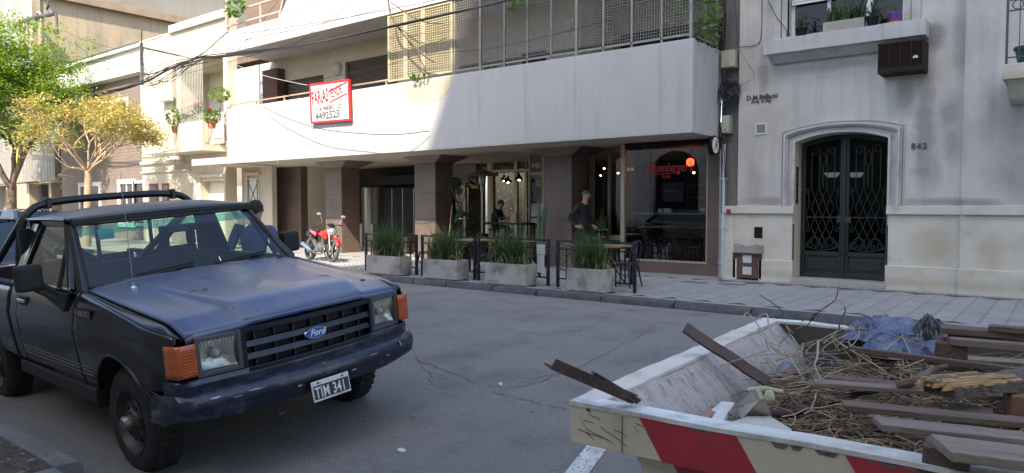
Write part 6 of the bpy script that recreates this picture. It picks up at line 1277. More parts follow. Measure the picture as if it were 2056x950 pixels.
# ================================================================ people (one skinned surface each)
def person(label,loc,rz,J,cols,sc=1.0,hair=(.03,.025,.02),radii=None,skin=(.42,.24,.17)):
    t=thing('person',label,'person',loc); t.rotation_euler=(0,0,rz); t.scale=(sc,)*3
    D_=dict(pel=(0,0,.98),waist=(0,0,1.10),chest=(.0,0,1.32),neck=(.01,0,1.50),hd0=(.03,0,1.585),hd1=(.03,0,1.66),hd2=(.015,0,1.73),
      shR=(0,-.19,1.43),elR=(-.03,-.27,1.15),wrR=(.05,-.28,.92),haR=(.08,-.28,.85),shL=(0,.19,1.43),elL=(-.03,.27,1.15),wrL=(.05,.28,.92),haL=(.08,.28,.85),
      hiR=(0,-.10,.93),knR=(.02,-.11,.50),anR=(-.02,-.11,.09),toR=(.14,-.13,.04),hiL=(0,.10,.93),knL=(.02,.11,.50),anL=(-.02,.11,.09),toL=(.14,.13,.04))
    RR=dict(pel=(.15,.12),waist=(.145,.11),chest=(.165,.12),neck=.055,hd0=.066,hd1=.088,hd2=.078,shR=.075,elR=.05,wrR=.034,haR=.036,shL=.075,elL=.05,wrL=.034,haL=.036,hiR=.09,knR=.062,anR=.045,toR=.04,hiL=.09,knL=.062,anL=.045,toL=.04)
    D_.update(J); RR.update(radii or {})
    E_=[('pel','waist'),('waist','chest'),('chest','neck'),('neck','hd0'),('hd0','hd1'),('hd1','hd2')]
    for s in 'RL': E_+=[('chest','sh'+s),('sh'+s,'el'+s),('el'+s,'wr'+s),('wr'+s,'ha'+s),('pel','hi'+s),('hi'+s,'kn'+s),('kn'+s,'an'+s),('an'+s,'to'+s)]
    ks=list(D_); bm=bmesh.new(); sk=bm.verts.layers.skin.verify(); vs={k:bm.verts.new(D_[k]) for k in ks}
    for a,c in E_: bm.edges.new((vs[a],vs[c]))
    # fingers: five short chains from each hand, curled a little
    fl=[]
    for s in 'RL':
        h=Vector(D_['ha'+s]); d=(h-Vector(D_['wr'+s])).normalized(); sd=d.cross(Vector((0,1 if s=='R' else -1,0.01))).normalized(); inn=Vector((0,1 if s=='R' else -1,0))
        for k in range(5):
            if k<4: p=h+sd*(.024-.016*k)+d*.012; L=(.062,.070,.066,.052)[k]; q=p+d*L*.55+inn*.006; r=q+d*L*.3+inn*.024
            else: p=h+sd*.03-d*.02; q=p+sd*.022+d*.024; r=q+d*.028+inn*.012
            a=bm.verts.new(p);b1=bm.verts.new(q);c=bm.verts.new(r); bm.edges.new((vs['ha'+s],a)); bm.edges.new((a,b1)); bm.edges.new((b1,c)); fl+= [(a,.0095),(b1,.0085),(c,.0075)]
    for k in ks: r=RR[k]; vs[k][sk].radius=r if isinstance(r,tuple) else (r,r)
    for v,r in fl: v[sk].radius=(r,r)
    vs['pel'][sk].use_root=True
    me=bpy.data.meshes.new('tmp'); bm.to_mesh(me); bm.free(); ob=bpy.data.objects.new('tmp',me); COL.objects.link(ob)
    ob.modifiers.new('s','SKIN').use_smooth_shade=True; ob.modifiers.new('u','SUBSURF').levels=2
    m2=bpy.data.meshes.new_from_object(ob.evaluated_get(bpy.context.evaluated_depsgraph_get())); bpy.data.objects.remove(ob); m2.name='body'
    sm=mat('skin_tone',skin,.55,c2=tuple(c*.8 for c in skin),scale=14)
    for m in (sm,cols[0],cols[1],cols[2]): m2.materials.append(m)
    segs=[(Vector(D_[a]),Vector(D_[c]),a,c) for a,c in E_]
    for p in m2.polygons:
        c=p.center; best=None
        for a,e,n1,n2 in segs:
            ab=e-a; tt=max(0,min(1,(c-a).dot(ab)/ab.length_squared)); dd=(c-(a+ab*tt)).length
            if best is None or dd<best[0]: best=(dd,n1,n2,tt)
        n1,n2,tt=best[1:]
        if n2[:2]=='hd' or n1[:2]=='hd' or (n2=='neck' and tt>.80): k=0
        elif n2[:2]=='ha' or (n2[:2]=='wr' and tt>.95): k=0
        elif n2[:2] in('to',) : k=3
        elif n2[:2] in('hi','kn','an') or (n1=='pel' and tt<.3): k=2
        else: k=1
        p.material_index=k; p.use_smooth=True
    body=bpy.data.objects.new('body',m2); COL.objects.link(body); body.parent=t
    H0,H1,H2=Vector(D_['hd0']),Vector(D_['hd1']),Vector(D_['hd2']); up=(H2-H0).normalized(); f=Vector(J.get('_face',(1,0,0))); f=(f-up*f.dot(up)).normalized(); r=up.cross(f)
    Mh=Matrix(((f.x,r.x,up.x,H1.x),(f.y,r.y,up.y,H1.y),(f.z,r.z,up.z,H1.z),(0,0,0,1)))
    k=dict(local=True)
    b=MB(); b.T=Mh; b.hexa([(.075,-.018,-.035),(.105,-.014,-.030),(.105,.014,-.030),(.075,.018,-.035),(.075,-.010,.022),(.086,-.007,.022),(.086,.007,.022),(.075,.010,.022)]); b.T=None; b.build('nose',sm,body,bevel=.006,smooth=70,**k)
    b=MB(); b.T=Mh; b.box(.072,.084,-.024,.024,-.062,-.052); b.T=None; b.build('mouth',mat('lip',(.28,.12,.10),.6),body,bevel=.004,**k)
    for s in (-1,1):
        b=MB(); b.T=Mh; b.ball((.071,s*.032,.014),.012,8,6); b.T=None; b.build('eye',mat('eye_dark',(.03,.025,.02),.3),body,**k)
        b=MB(); b.T=Mh; b.ball((-.005,s*.084,-.005),.030,8,6,(.6,.35,1)); b.T=None; b.build('ear',sm,body,smooth=70,**k)
    b=MB(); b.T=Mh
    def hf(u,v):
        a=lin(-math.pi,math.pi,u); e=lin(0,1,v); fr=math.cos(a); low=lin(.060,-.055,(1-fr)/2) ; z=lin(low,.112,e); rad=math.sqrt(max(.0,1-((z-.02)/.098)**2)) if z>.02 else 1-.25*((.02-z)/.08)**2
        w=1+.03*math.sin(9*a+5*e)
        return (-.012+.093*rad*fr*w-.004,.084*rad*math.sin(a)*w,z)
    b.grid(hf,28,9); b.T=None; b.build('hair',mat('hair_'+('dark' if hair[0]<.05 else 'grey'),hair,.7,c2=tuple(c*1.9 for c in hair),scale=30,bump=.6,bscale=70),body,smooth=60,**k)
    return t
bcl=mat('black_cloth',(.014,.014,.017),.9,c2=(.022,.022,.026),scale=6,bump=.3,bscale=25); dcl=mat('charcoal_cloth',(.05,.05,.055),.9,bump=.3,bscale=25); shoe=mat('shoe_black',(.015,.014,.014),.5); blu=mat('blue_shirt',(.07,.09,.20),.9,c2=(.05,.065,.15),scale=7,bump=.3,bscale=20); jean=mat('dark_jeans',(.03,.035,.055),.9)
wp=onY(1170,400,14.3)
person('standing waiter in a black long sleeved shirt facing right with one hand on his hip',(wp.x,14.3,.15),R(8),
  dict(chest=(.02,0,1.33),neck=(.05,0,1.51),hd0=(.075,0,1.59),hd1=(.09,0,1.665),hd2=(.09,0,1.735),shR=(-.0,-.19,1.43),elR=(-.20,-.30,1.17),wrR=(-.02,-.30,.98),haR=(.05,-.28,.965),elL=(.05,.27,1.15),wrL=(.16,.22,.98),haL=(.22,.20,.96)),(bcl,bcl,shoe),1.05,hair=(.06,.06,.065))
mb=onZ(520,470,1.5); 
person('man with dark hair and blue shirt standing on the road beyond the truck cab',(-7.05,4.42,.10),R(130),
  dict(chest=(.03,0,1.30),neck=(.06,0,1.47),hd0=(.09,.0,1.555),hd1=(.10,0,1.63),hd2=(.09,0,1.70),shR=(.03,-.20,1.40),shL=(.03,.20,1.40)),(blu,jean,shoe),.93,hair=(.022,.016,.012))
# seated customer on a stool at the high table
sx=onY(992,440,15.75).x
person('seated customer in dark jacket hunched over the high table inside the porch',(sx,15.75,.30),R(20),
  dict(pel=(-.02,0,.80),waist=(0,0,.92),chest=(.09,0,1.12),neck=(.16,0,1.28),hd0=(.20,0,1.345),hd1=(.22,0,1.41),hd2=(.215,0,1.475),shR=(.11,-.19,1.23),elR=(.20,-.25,1.0),wrR=(.40,-.12,1.0),haR=(.46,-.09,1.01),shL=(.11,.19,1.23),elL=(.2,.25,1.0),wrL=(.4,.12,1.0),haL=(.46,.09,1.01),
   hiR=(.03,-.10,.78),knR=(.40,-.13,.74),anR=(.34,-.13,.34),toR=(.48,-.14,.28),hiL=(.03,.10,.78),knL=(.40,.13,.74),anL=(.34,.13,.34),toL=(.48,.14,.28)),(bcl,jean,shoe),1.0)
# ================================================================ planters with tall grass
grs=leafmat('grass_blade',(.03,.075,.015),(.08,.15,.04),5,.3); grp_=leafmat('pale_blade',(.28,.32,.12),(.36,.36,.18),5,.3)
soil=mat('soil',(.03,.022,.016),1)
labs=['concrete planter of tall grass nearest the motorcycle, furthest left along the kerb','concrete planter of tall grass second from the motorcycle','concrete planter of tall grass with a rust stain at its lower corner','concrete planter of tall grass nearest the arched door, widest stains on its face']
PLX=[(-12.44,-11.36,0),(-10.66,-9.70,0),(-8.97,-7.98,0),(-7.07,-6.29,0)]
for i,(x0,x1,_) in enumerate(PLX):
    cx=(x0+x1)/2; y0,y1=10.58,10.58+.36; t=thing('planter',labs[i],'planter',(cx,y0,.15),'concrete planters along the kerb'); 
    z1=.56; th=.035
    b=MB(); b.box(x0,x1,y0,y0+th,.165,z1); b.box(x0,x1,y1-th,y1,.165,z1); b.box(x0,x0+th,y0+th,y1-th,.165,z1); b.box(x1-th,x1,y0+th,y1-th,.165,z1); b.box(x0+th,x1-th,y0+th,y1-th,.165,.2)
    b.build('trough',mat('planter_concrete',(.42,.40,.365),.9,c2=(.31,.295,.27),scale=2.4,bump=.35,bscale=40,grime=(.09,.088,.08),gscale=2.2,gamt=.95),t,bevel=.006)
    b=MB(); b.box(x0+.05,x0+.12,y0+.03,y1-.03,.15,.166); b.box(x1-.12,x1-.05,y0+.03,y1-.03,.15,.166); b.build('foot',darkin,t)
    b=MB(); b.box(x0+th,x1-th,y0+th,y1-th,.2,.52); b.build('soil',soil,t)
    vh=(1.06,.96,1.0,.93)[i]; blades(t,cx,(y0+y1)/2,.51,620,.74*vh,.48,grs,.011,seed=60+i,rx=(x1-x0)/2-.12,ry=.09,droop=.45+.1*i); blades(t,cx,(y0+y1)/2,.51,110,.95*vh,.42,grs,.009,seed=70+i,rx=(x1-x0)/3-.05,ry=.07,droop=.25,name='tall_blades')
    blades(t,cx,(y0+y1)/2,.51,75,.66,.55,grp_,.015,seed=80+i,rx=(x1-x0)/2-.07,ry=.12,droop=1.1,name='dry_blades')
    blades(t,cx,(y0+y1)/2,.51,70,.5*vh,.5,mat('dead_blade',(.30,.24,.14),.8),.010,seed=90+i,rx=(x1-x0)/2-.05,ry=.12,droop=1.3,name='dead_blades')
    if i==2: b=MB(); b.box(x0+.06,x0+.35,y0-.001,y0+.001,.20,.225); b.build('rust_stain',mat('rust_stain',(.26,.15,.06),.9,c2=(.33,.28,.22),scale=20),t)
# ================================================================ steel barriers
def barrier(x0,x1,label):
    t=thing('barrier',label,'barrier',((x0+x1)/2,10.92,.15),'black steel barriers around the terrace'); y=10.97
    for x in (x0,x1): b=MB(); b.box(x-.025,x+.025,y-.025,y+.025,.15,1.03); b.build('post',blackw,t,bevel=.003)
    b=MB(); b.box(x0+.026,x1-.026,y-.03,y+.03,.995,1.027); b.build('top_rail',blackw,t,bevel=.004)
    for z in (.86,.31): b=MB(); b.box(x0+.025,x1-.025,y-.012,y+.012,z-.012,z+.012); b.build('rail',black,t)
    for s,xx in ((1,x0+.19),(-1,x1-.19)):
        b=MB(); b.box(xx-.011,xx+.011,y-.011,y+.011,.322,.848); b.build('upright',black,t)
        b=MB(); b.bar((xx+s*.01,y,.33),(xx+s*.42,y,.845),.02); b.build('diagonal_brace',black,t)
    for xx in (lin(x0,x1,.38),lin(x0,x1,.62)): b=MB(); b.box(xx-.011,xx+.011,y-.011,y+.011,.322,.848); b.build('upright',black,t)
barrier(-12.9,-11.24,'black steel barrier behind the first planter from the motorcycle'); barrier(-11.06,-9.56,'black steel barrier behind the second planter from the motorcycle'); barrier(-9.46,-7.74,'black steel barrier with a white card on its right end'); barrier(-7.52,-5.92,'black steel barrier nearest the arched door, with the last planter in front')
# ================================================================ metal chairs and tables
chairm=mat('chair_black',(.02,.02,.024),.35,c2=(.035,.035,.045),scale=8,bump=.1)
def chair(x,y,rz,label):
    t=thing('chair',label,'chair',(x,y,.15),'black metal terrace chairs'); t.rotation_euler=(0,0,rz); k=dict(local=True)
    b=MB(); b.grid(lambda u,v:(lin(-.18,.18,u),lin(-.18,.18,v),.45-.012*math.sin(u*math.pi)*math.sin(v*math.pi)),6,6); b.build('seat',chairm,t,thick=.012,smooth=50,**k)
    b=MB(); b.box(-.19,.19,-.19,.19,.415,.438); b.build('seat_frame',chairm,t,bevel=.01,**k)
    for sx_ in (-1,1):
        for sy in (-1,1): b=MB(); b.tube([(sx_*.17,sy*.17,.43),(sx_*.20,sy*.20,.22),(sx_*.24,sy*.23,.0)],[.024,.018,.013],6); b.build('leg',chairm,t,smooth=60,**k)
    b=MB(); b.tube(bez([(-.18,-.18,.44),(-.23,-.19,.68),(-.25,-.15,.83),(-.26,0,.86),(-.25,.15,.83),(-.23,.19,.68),(-.18,.18,.44)],4),.013,6); b.build('back_frame',chairm,t,smooth=60,**k)
    b=MB(); b.grid(lambda u,v:(-.18-.075*v-.0,lin(-.055,.055,u),lin(.45,.86,v)),3,5); b.build('back_splat',chairm,t,thick=.006,**k)
    b=MB(); b.bar((-.2,-.2,.2),(.2,.2,.2),.02,.012); b.bar((-.2,.2,.2),(.2,-.2,.2),.02,.012); b.build('cross_brace',chairm,t,**k)
chair(-6.55,11.75,R(180),'black metal chair behind the barrier nearest the arched door'); chair(-7.6,12.35,R(10),'black metal chair near the bicycle wheel'); chair(-9.85,11.75,R(180),'black metal chair in the gap between the second and third barriers'); chair(-9.0,11.7,R(0),'black metal chair behind the third planter from the left'); chair(-11.7,11.85,R(170),'black metal chair behind the leftmost barrier near the steel drum')
wood=mat('table_wood',(.28,.17,.09),.5,c2=(.18,.11,.06),scale=6,stretch=(1,8,8))
def table(x,y,w,d,z,label,cat='table',top=None):
    t=thing('table',label,cat,(x,y,.15),'tables of the bar terrace'); b=MB(); b.box(x-w/2,x+w/2,y-d/2,y+d/2,z-.03,z); b.build('tabletop',top or wood,t,bevel=.004)
    b=MB(); b.box(x-w/2+.02,x+w/2-.02,y-d/2+.02,y+d/2-.02,z-.055,z-.031); b.build('apron',black,t)
    for sx_ in (-1,1):
        for sy in (-1,1): xx=x+sx_*(w/2-.04); yy=y+sy*(d/2-.04); b=MB(); b.box(xx-.018,xx+.018,yy-.018,yy+.018,.15,z-.056); b.build('leg',black,t)
table(-7.05,12.0,.75,.7,.90,'wooden topped table behind the barrier nearest the arched door'); table(-9.6,12.3,.8,.7,.90,'wooden topped table behind the third barrier'); table(-10.7,12.2,.8,.7,.90,'wooden topped table behind the second barrier'); tx=onY(1000,455,15.4).x; table(tx+.25,15.5,1.5,.6,1.20,'high dark table where the seated customer leans',top=bd)
b=MB(); 
t=thing('stool','dark bar stool under the seated customer','stool',(sx,15.75,.15)); b=MB(); b.lathe([(0,.82),(.17,.82),(.17,.86),(0,.87)],(sx,15.75,.15),20); b.build('seat',bd,t,smooth=40)
for k in range(4): a=k*math.pi/2+.6; b=MB(); b.tube([(sx+.1*math.cos(a),15.75+.1*math.sin(a),.97),(sx+.2*math.cos(a),15.75+.2*math.sin(a),.15)],.012,6); b.build('leg',black,t)
chair(onY(950,480,15.0).x,15.0,R(0),'black metal chair in the shaded porch left of the high table')
# glassware and card holder on the high table
for k,(dx,h,lb) in enumerate(((.15,.13,'clear tumbler on the high table beside the customer'),(.32,.16,'taller clear glass on the high table by the card stand'))):
    b=MB(); b.lathe([(0,.0),(.028,0),(.034,h),(.031,h),(.026,.01),(0,.01)],(sx+.35+dx,15.38,1.202),14); o=b.build('drinking_glass',glassmat('tumbler',(.8,.85,.85),1.8),smooth=50); tag(o,lb,'glass','glasses on the high table')
b=MB(); b.box(sx+.9,sx+1.12,15.33,15.36,1.203,1.50); tag(b.build('menu_card',mat('menu_tan',(.30,.20,.15),.7)),'tan upright menu card standing on the high table','menu')
# white card on the third barrier
b=MB(); b.box(-7.98,-7.79,10.93,10.938,.74,.93); b.box(-7.97,-7.80,10.93,10.938,.40,.73); tag(b.build('barrier_card',mat('card_white',(.5,.53,.52),.6)),'white card sign fixed at the right end of the third barrier','sign')
# ================================================================ bicycle against the wall
BK=thing('bicycle','bicycle parked in front of the waiter behind the planter','bicycle',(-8.9,13.75,.15)); bx0=onY(1138,500,13.75).x; k=dict(local=True); BK.location=(bx0,13.75,.15); BK.rotation_euler=(R(-4),0,R(-3)); ORG[BK.name]=Vector((0,0,0))
for x in (0,1.04):
    b=MB(); b.tube([(x+.33*math.cos(a),0,.34+.33*math.sin(a)) for a in [2*math.pi*i/32 for i in range(33)]],.014,6,caps=False); wh=b.build('wheel',rub,BK,smooth=60,**k); b=MB(); b.tube([(x+.312*math.cos(a),0,.34+.312*math.sin(a)) for a in [2*math.pi*i/32 for i in range(33)]],.009,5,caps=False); b.build('rim',mat('rim_grey',(.35,.35,.36),.4,metal=.7),wh,smooth=60,**k)
    b=MB()
    for i in range(20): a=2*math.pi*i/20; b.tube([(x,.02*(-1)**i,.34),(x+.31*math.cos(a),0,.34+.31*math.sin(a))],.0016,3)
    b.build('spokes',chro,wh,kind='stuff',**k)
bf=mat('bike_frame_paint',(.03,.03,.04),.3,coat=.5)
b=MB()
for p,q in (((0,0,.34),(.42,0,.30)),((.42,0,.30),(.32,0,.78)),((0,0,.34),(.33,0,.72)),((.42,0,.30),(.88,0,.68)),((.34,0,.72),(.86,0,.82))): b.tube([p,q],.014,8)
b.build('frame',bf,BK,smooth=60,**k); b=MB(); b.tube([(.84,0,.90),(.88,0,.70),(1.04,0,.34)],.014,8); b.build('fork',bf,BK,**k)
b=MB(); b.tube(bez([(.90,-.27,.98),(.86,-.15,1.0),(.84,0,.97),(.86,.15,1.0),(.90,.27,.98)],4),.012,6); b.build('handlebar',chro,BK,**k); b=MB(); b.box(.20,.44,-.06,.06,.86,.90); b.tube([(.32,0,.78),(.31,0,.87)],.012,6); b.build('saddle',rub,BK,bevel=.015,**k)
b=MB(); b.lathe([(0,-.01),(.09,-.01),(.09,.01),(0,.01)],(.42,-.04,.30),20,'y'); b.bar((.42,-.06,.30),(.50,-.06,.16),.015); b.build('crank',chro,BK,**k)
b=MB(); b.box(.95,1.0,-.03,.03,.80,.84); b.build('front_lamp',mat('red_plate',(.3,.02,.015),.5),BK,**k)
# ================================================================ patio heater, plants, broom
hx=onY(968,340,14.9).x; HT=thing('patio_heater','mushroom patio heater with wide dark hood standing in the porch','patio heater',(hx,14.9,.15))
b=MB(); b.lathe([(0,2.60),(.12,2.585),(.46,2.44),(.46,2.43),(.1,2.55),(0,2.56)],(hx,14.9,.05),32); b.build('hood',mat('hood_bronze',(.10,.075,.06),.4,metal=.5),HT,smooth=50)
b=MB(); b.lathe([(.10,2.46),(.11,2.40),(.10,2.22),(.06,2.18),(.05,2.0),(0,2.0)],(hx,14.9,.05),20); b.build('burner',mat('burner_steel',(.3,.28,.26),.4,metal=.6,c2=(.1,.09,.08),scale=25),HT,smooth=40)
b=MB(); b.tube([(hx,14.9,.8),(hx,14.9,2.1)],.03,10); b.build('pole',steel,HT); b=MB(); b.lathe([(0,.0),(.22,0),(.22,.05),(.17,.1),(.17,.75),(0,.78)],(hx,14.9,.15),20); b.build('base',bd,HT,smooth=40)
def snake(x,y,z,n,h,lb,seed,rx=.08):
    t=thing('potted_plant',lb,'plant',(x,y,z)); b=MB(); b.lathe([(0,0),(.13,0),(.17,.30),(.15,.30),(0,.27)],(x,y,z),16); b.build('pot',bd,t,smooth=40); rr=random.Random(seed)
    for i in range(n):
        b=MB(); a=rr.uniform(0,6.28); L=h*rr.uniform(.6,1.1); w=.035; bx_,by=x+rr.uniform(-rx,rx),y+rr.uniform(-.05,.05); ln=rr.uniform(.02,.16)
        pts=[(bx_+ln*math.cos(a)*q**2,by+ln*math.sin(a)*q**2,z+.28+L*q) for q in (0,.3,.6,.85,1)]; wd=[w,w*1.2,w,w*.6,.002]
        for j in range(4): p,q=pts[j],pts[j+1]; b.quad((p[0]-wd[j],p[1],p[2]),(p[0]+wd[j],p[1],p[2]),(q[0]+wd[j+1],q[1],q[2]),(q[0]-wd[j+1],q[1],q[2]))
        b.build('leaf',mat('sword_leaf',(.03,.07,.03),.5,c2=(.10,.15,.06),scale=9,stretch=(1,1,3)),t)
p=onY(1089,470,14.3); snake(p.x-.05,14.3,.15,9,1.35,'tall snake plant standing against the granite column by the bar',3)
p=onY(1206,430,15.5); snake(p.x,15.55,.80,9,.55,'spiky dark plant on the sill inside the bar doorway',5,.12)
p=onY(925,440,15.1); t=thing('potted_plant','large leaved dark plant in the shaded porch beside the granite column','plant',(p.x,15.1,.15)); b=MB(); b.lathe([(0,0),(.18,0),(.22,.35),(0,.33)],(p.x,15.1,.15),16); b.build('pot',bd,t,smooth=40); rr=random.Random(6)
for i in range(22):
    a=rr.uniform(0,6.28); q=rr.uniform(.1,.5); c=Vector((p.x+q*math.cos(a),15.1+q*math.sin(a)*.6,rr.uniform(1.0,2.6))); b=MB(); s=rr.uniform(.11,.2); ax=Vector((rr.gauss(0,1),rr.gauss(0,1),-.4)).normalized(); n2=ax.cross(Vector((rr.gauss(0,1),rr.gauss(0,1),1))).normalized()
    b.add([tuple(c-ax*s),tuple(c-ax*s*.4+n2*s*.6),tuple(c+ax*s*.4+n2*s*.5),tuple(c+ax*s),tuple(c+ax*s*.4-n2*s*.5),tuple(c-ax*s*.4-n2*s*.6)],[(0,1,2,3,4,5)]); b.build('leaf',mat('broad_leaf',(.02,.045,.025),.4,c2=(.04,.08,.04),scale=4),t)
b=MB(); 
for i in range(6): b.tube(bez([(p.x,15.1,.45),(p.x+rr.uniform(-.1,.1),15.1,1.2),(p.x+rr.uniform(-.4,.4),15.1,2.2)],4),.012,5)
b.build('stem',mat('stem_green',(.06,.07,.03),.7),t)
pa=onY(908,412,14.95);pb_=onY(898,500,14.6); t=thing('broom','pale wooden broom leaning on the dark side of the second column','broom',(pb_.x,14.6,.15)); b=MB(); b.tube([(pa.x,14.95,pa.z),(pb_.x,14.6,.35)],.016,8); b.build('handle',mat('pale_wood',(.42,.28,.15),.6),t); b=MB(); b.box(pb_.x-.16,pb_.x+.16,14.56,14.64,.15,.38); b.build('bristles',mat('green_bristle',(.10,.35,.12),.8),t)
# ================================================================ lamps of the bar (lit)
warm=(1,.55,.2)
def pendant(u,v,y,label,r=.13,em=14,shade=bd,bulb=.028,col=warm,L=0):
    p=onY(u,v,y); t=thing('pendant_lamp',label,'lamp',(p.x,y,p.z),'pendant lamps of the bar'); b=MB(); b.lathe([(r,-.0),(r*.85,.05),(r*.3,.13),(.02,.2),(0,.2)],(p.x,y,p.z),18); b.build('lamp_shade',shade,t,smooth=50)
    b=MB(); b.ball((p.x,y,p.z-.005),bulb,10,8); b.build('bulb',mat('bulb_'+('red' if col!=warm else 'warm'),(.8,.6,.4),.5,emit=col,estr=em),t); b=MB(); b.tube([(p.x,y,p.z+.2),(p.x,y,3.1)],.005,4); b.build('cord',black,t)
for u,v,y,lb in ((1012,363,17.4,'left of the two pendant lamps close together over the porch'),(1020,366,17.1,'right of the two pendant lamps close together over the porch'),(1042,361,16.9,'single pendant lamp right of the pair over the porch'),(1213,338,18.6,'left pendant lamp seen through the bar doorway'),(1241,347,18.2,'right pendant lamp seen through the bar doorway'),(1206,352,19.2,'smallest lowest pendant seen through the bar doorway'),(1393,346,16.6,'dark shaded pendant lamp beside the red lamp in the bar window')):
    pendant(u,v,y,lb)
p=onY(1386,326,16.2); t=thing('red_lamp','glowing red lamp shade in the bar window behind the script lettering','lamp',(p.x,16.2,p.z)); b=MB(); b.lathe([(.07,-.09),(.09,-.04),(.09,.05),(.05,.09),(0,.1)],(p.x,16.2,p.z),20); b.build('lamp_shade',mat('glow_red',(.6,.05,.02),.5,emit=(1,.09,.03),estr=2.2),t,smooth=50); b=MB(); b.tube([(p.x,16.2,p.z+.1),(p.x,16.2,3.1)],.005,4); b.build('cord',black,t)
b=MB(); rr=random.Random(14)
for k in range(7):
    u=rr.uniform(995,1062)
    for j in range(7): q=onY(u+rr.uniform(-2,2),lin(345,470,j/7)+rr.uniform(-6,6),17.2); b.ball(tuple(q),.0042,5,4)
tag(b.build('fairy_light',mat('fairy_glow',(.8,.8,.7),.5,emit=(1,.9,.7),estr=1.6)),'strings of tiny fairy lights hanging inside the porch glazing','string lights')
# sill things in the bar window
for u,v,w_,h_,lb,c in ((1326,425,.12,.09,'left white napkin stack on the bar window shelf',(.5,.5,.46)),(1340,426,.17,.10,'wider white napkin box on the bar window shelf',(.5,.5,.46)),(1411,427,.10,.10,'small white jar at the right of the bar window shelf',(.45,.45,.42))):
    p=onY(u,v,15.1); b=MB(); b.box(p.x-w_/2,p.x+w_/2,15.08,15.18,1.50,1.50+h_); tag(b.build('napkin_box',mat('napkin_white',(.5,.5,.46),.7),bevel=.006),lb,'box')
b=MB(); b.box(-8.2,-6.25,15.0,15.35,1.46,1.495); b.build('window_shelf',mat('shelf_tan',(.25,.19,.13),.6),BR)
for i in range(5): 
    x=-8.0+i*.38; t=thing('bar_stool',('leftmost dark stool behind the bar window','second dark stool behind the bar window','middle dark stool behind the bar window','fourth dark stool behind the bar window','rightmost dark stool behind the bar window')[i],'stool',(x,15.7,.16)); b=MB(); b.lathe([(0,.7),(.15,.7),(.15,.74),(0,.75)],(x,15.7,.16),16); b.build('seat',bd,t)
    for k_ in range(4): a=k_*math.pi/2+.7; b=MB(); b.tube([(x+.09*math.cos(a),15.7+.09*math.sin(a),.86),(x+.18*math.cos(a),15.7+.18*math.sin(a),.16)],.012,5); b.build('leg',black,t)
p=onY(1268,413,15.8); t=thing('fruit_bowl','bowl of yellow and orange fruit inside the bar window','bowl',(p.x,15.8,1.4)); b=MB(); b.lathe([(0,0),(.08,.0),(.16,.08),(0,.05)],(p.x,15.8,p.z-.1),16); b.build('bowl',bd,t); rr=random.Random(3)
for i in range(7): b=MB(); b.ball((p.x+rr.uniform(-.09,.09),15.8+rr.uniform(-.07,.07),p.z+rr.uniform(-.03,.03)),.045,8,6); b.build('fruit',mat('fruit_orange',(.6,.28,.04),.5),t,smooth=60)
# ================================================================ rubbish skip
ZR=1.08; A0=onZ(1146,803,ZR); SKR=R(2.5)
SM=Matrix.Translation((A0.x,A0.y,0))@Matrix.Rotation(SKR,4,'Z')
SK=thing('skip','dented cream and red striped rubbish skip full of vines and pallets','skip',(A0.x,A0.y,0)); SK.rotation_euler=(0,0,SKR); k=dict(local=True)
cr=mat('skip_cream',(.58,.50,.36),.6,c2=(.47,.42,.31),scale=2,bump=.15,bscale=20,grime=(.14,.105,.08),gscale=5,gamt=.35)
wr=mat('skip_worn_white',(.76,.76,.74),.7,c2=(.42,.36,.27),scale=4,mix=.7,bump=.3,bscale=30,grime=(.16,.10,.06),gscale=9,gamt=.6)
rs=mat('skip_red',(.40,.025,.035),.5,c2=(.22,.02,.028),scale=3,grime=(.12,.05,.04),gscale=7,gamt=.3)
insm=mat('skip_inner_scraped',(.50,.435,.38),.9,c2=(.36,.30,.26),scale=3,bump=.5,bscale=40,grime=(.10,.07,.05),gscale=14,gamt=.7,stretch=(1,3,.8),speck=(.09,.06,.045),speckscale=45,speckamt=.03)
LU,LV=3.3,1.92; hb=.125; zb0=.06
b=MB(); b.box(0,LU,0,.012,ZR-hb,ZR-.003); b.box(0,LU,LV-.012,LV,ZR-hb,ZR-.003); b.box(0,.012,.012,LV-.012,ZR-hb,ZR-.003); b.box(0,.09,.012,.02,ZR-hb,ZR-hb+.004); b.box(0,LU,.012,.09,ZR-hb,ZR-hb+.012); b.build('rim_band',cr,SK,bevel=.004,**k)
rw=random.Random(4)
def rimtop(pts,w):   # slightly wavy, dented top flange
    b=MB(); b.prism([(0,0)],'z',0,0) if 0 else None
b=MB(); n=30
def top(u0,v0,u1,v1,du,dv,n=30):
    pr=[]
    for i in range(n+1):
        t=i/n; x,y=lin(u0,u1,t),lin(v0,v1,t); z=ZR+rw.uniform(-.003,.003); pr.append((x,y,z)); 
    vs=[];fs=[]
    for i,(x,y,z) in enumerate(pr): vs+=[(x,y,z-.012),(x+du,y+dv,z-.012),(x+du,y+dv,z),(x,y,z)]
    for i in range(n):
        for j in range(4): fs.append((i*4+j,i*4+(j+1)%4,(i+1)*4+(j+1)%4,(i+1)*4+j))
    fs+=[(0,1,2,3),(n*4+3,n*4+2,n*4+1,n*4)]
    return vs,fs
for (a,nm) in (((-.003,-.003,LU,-.003,0,.075),'rim_top'),((-.003,.073,-.003,LV-.073,.085,0),'rim_top'),((-.003,LV+.003,LU,LV+.003,0,-.075),'rim_top')):
    b=MB(); b.add(*top(*a)); b.build(nm,wr if a[0]!=a[2] else mat('rim_tan_worn',(.62,.53,.42),.75,c2=(.74,.72,.68),scale=3,mix=.7,bump=.3,bscale=30,grime=(.25,.17,.11),gscale=7,gamt=.6),SK,**k)
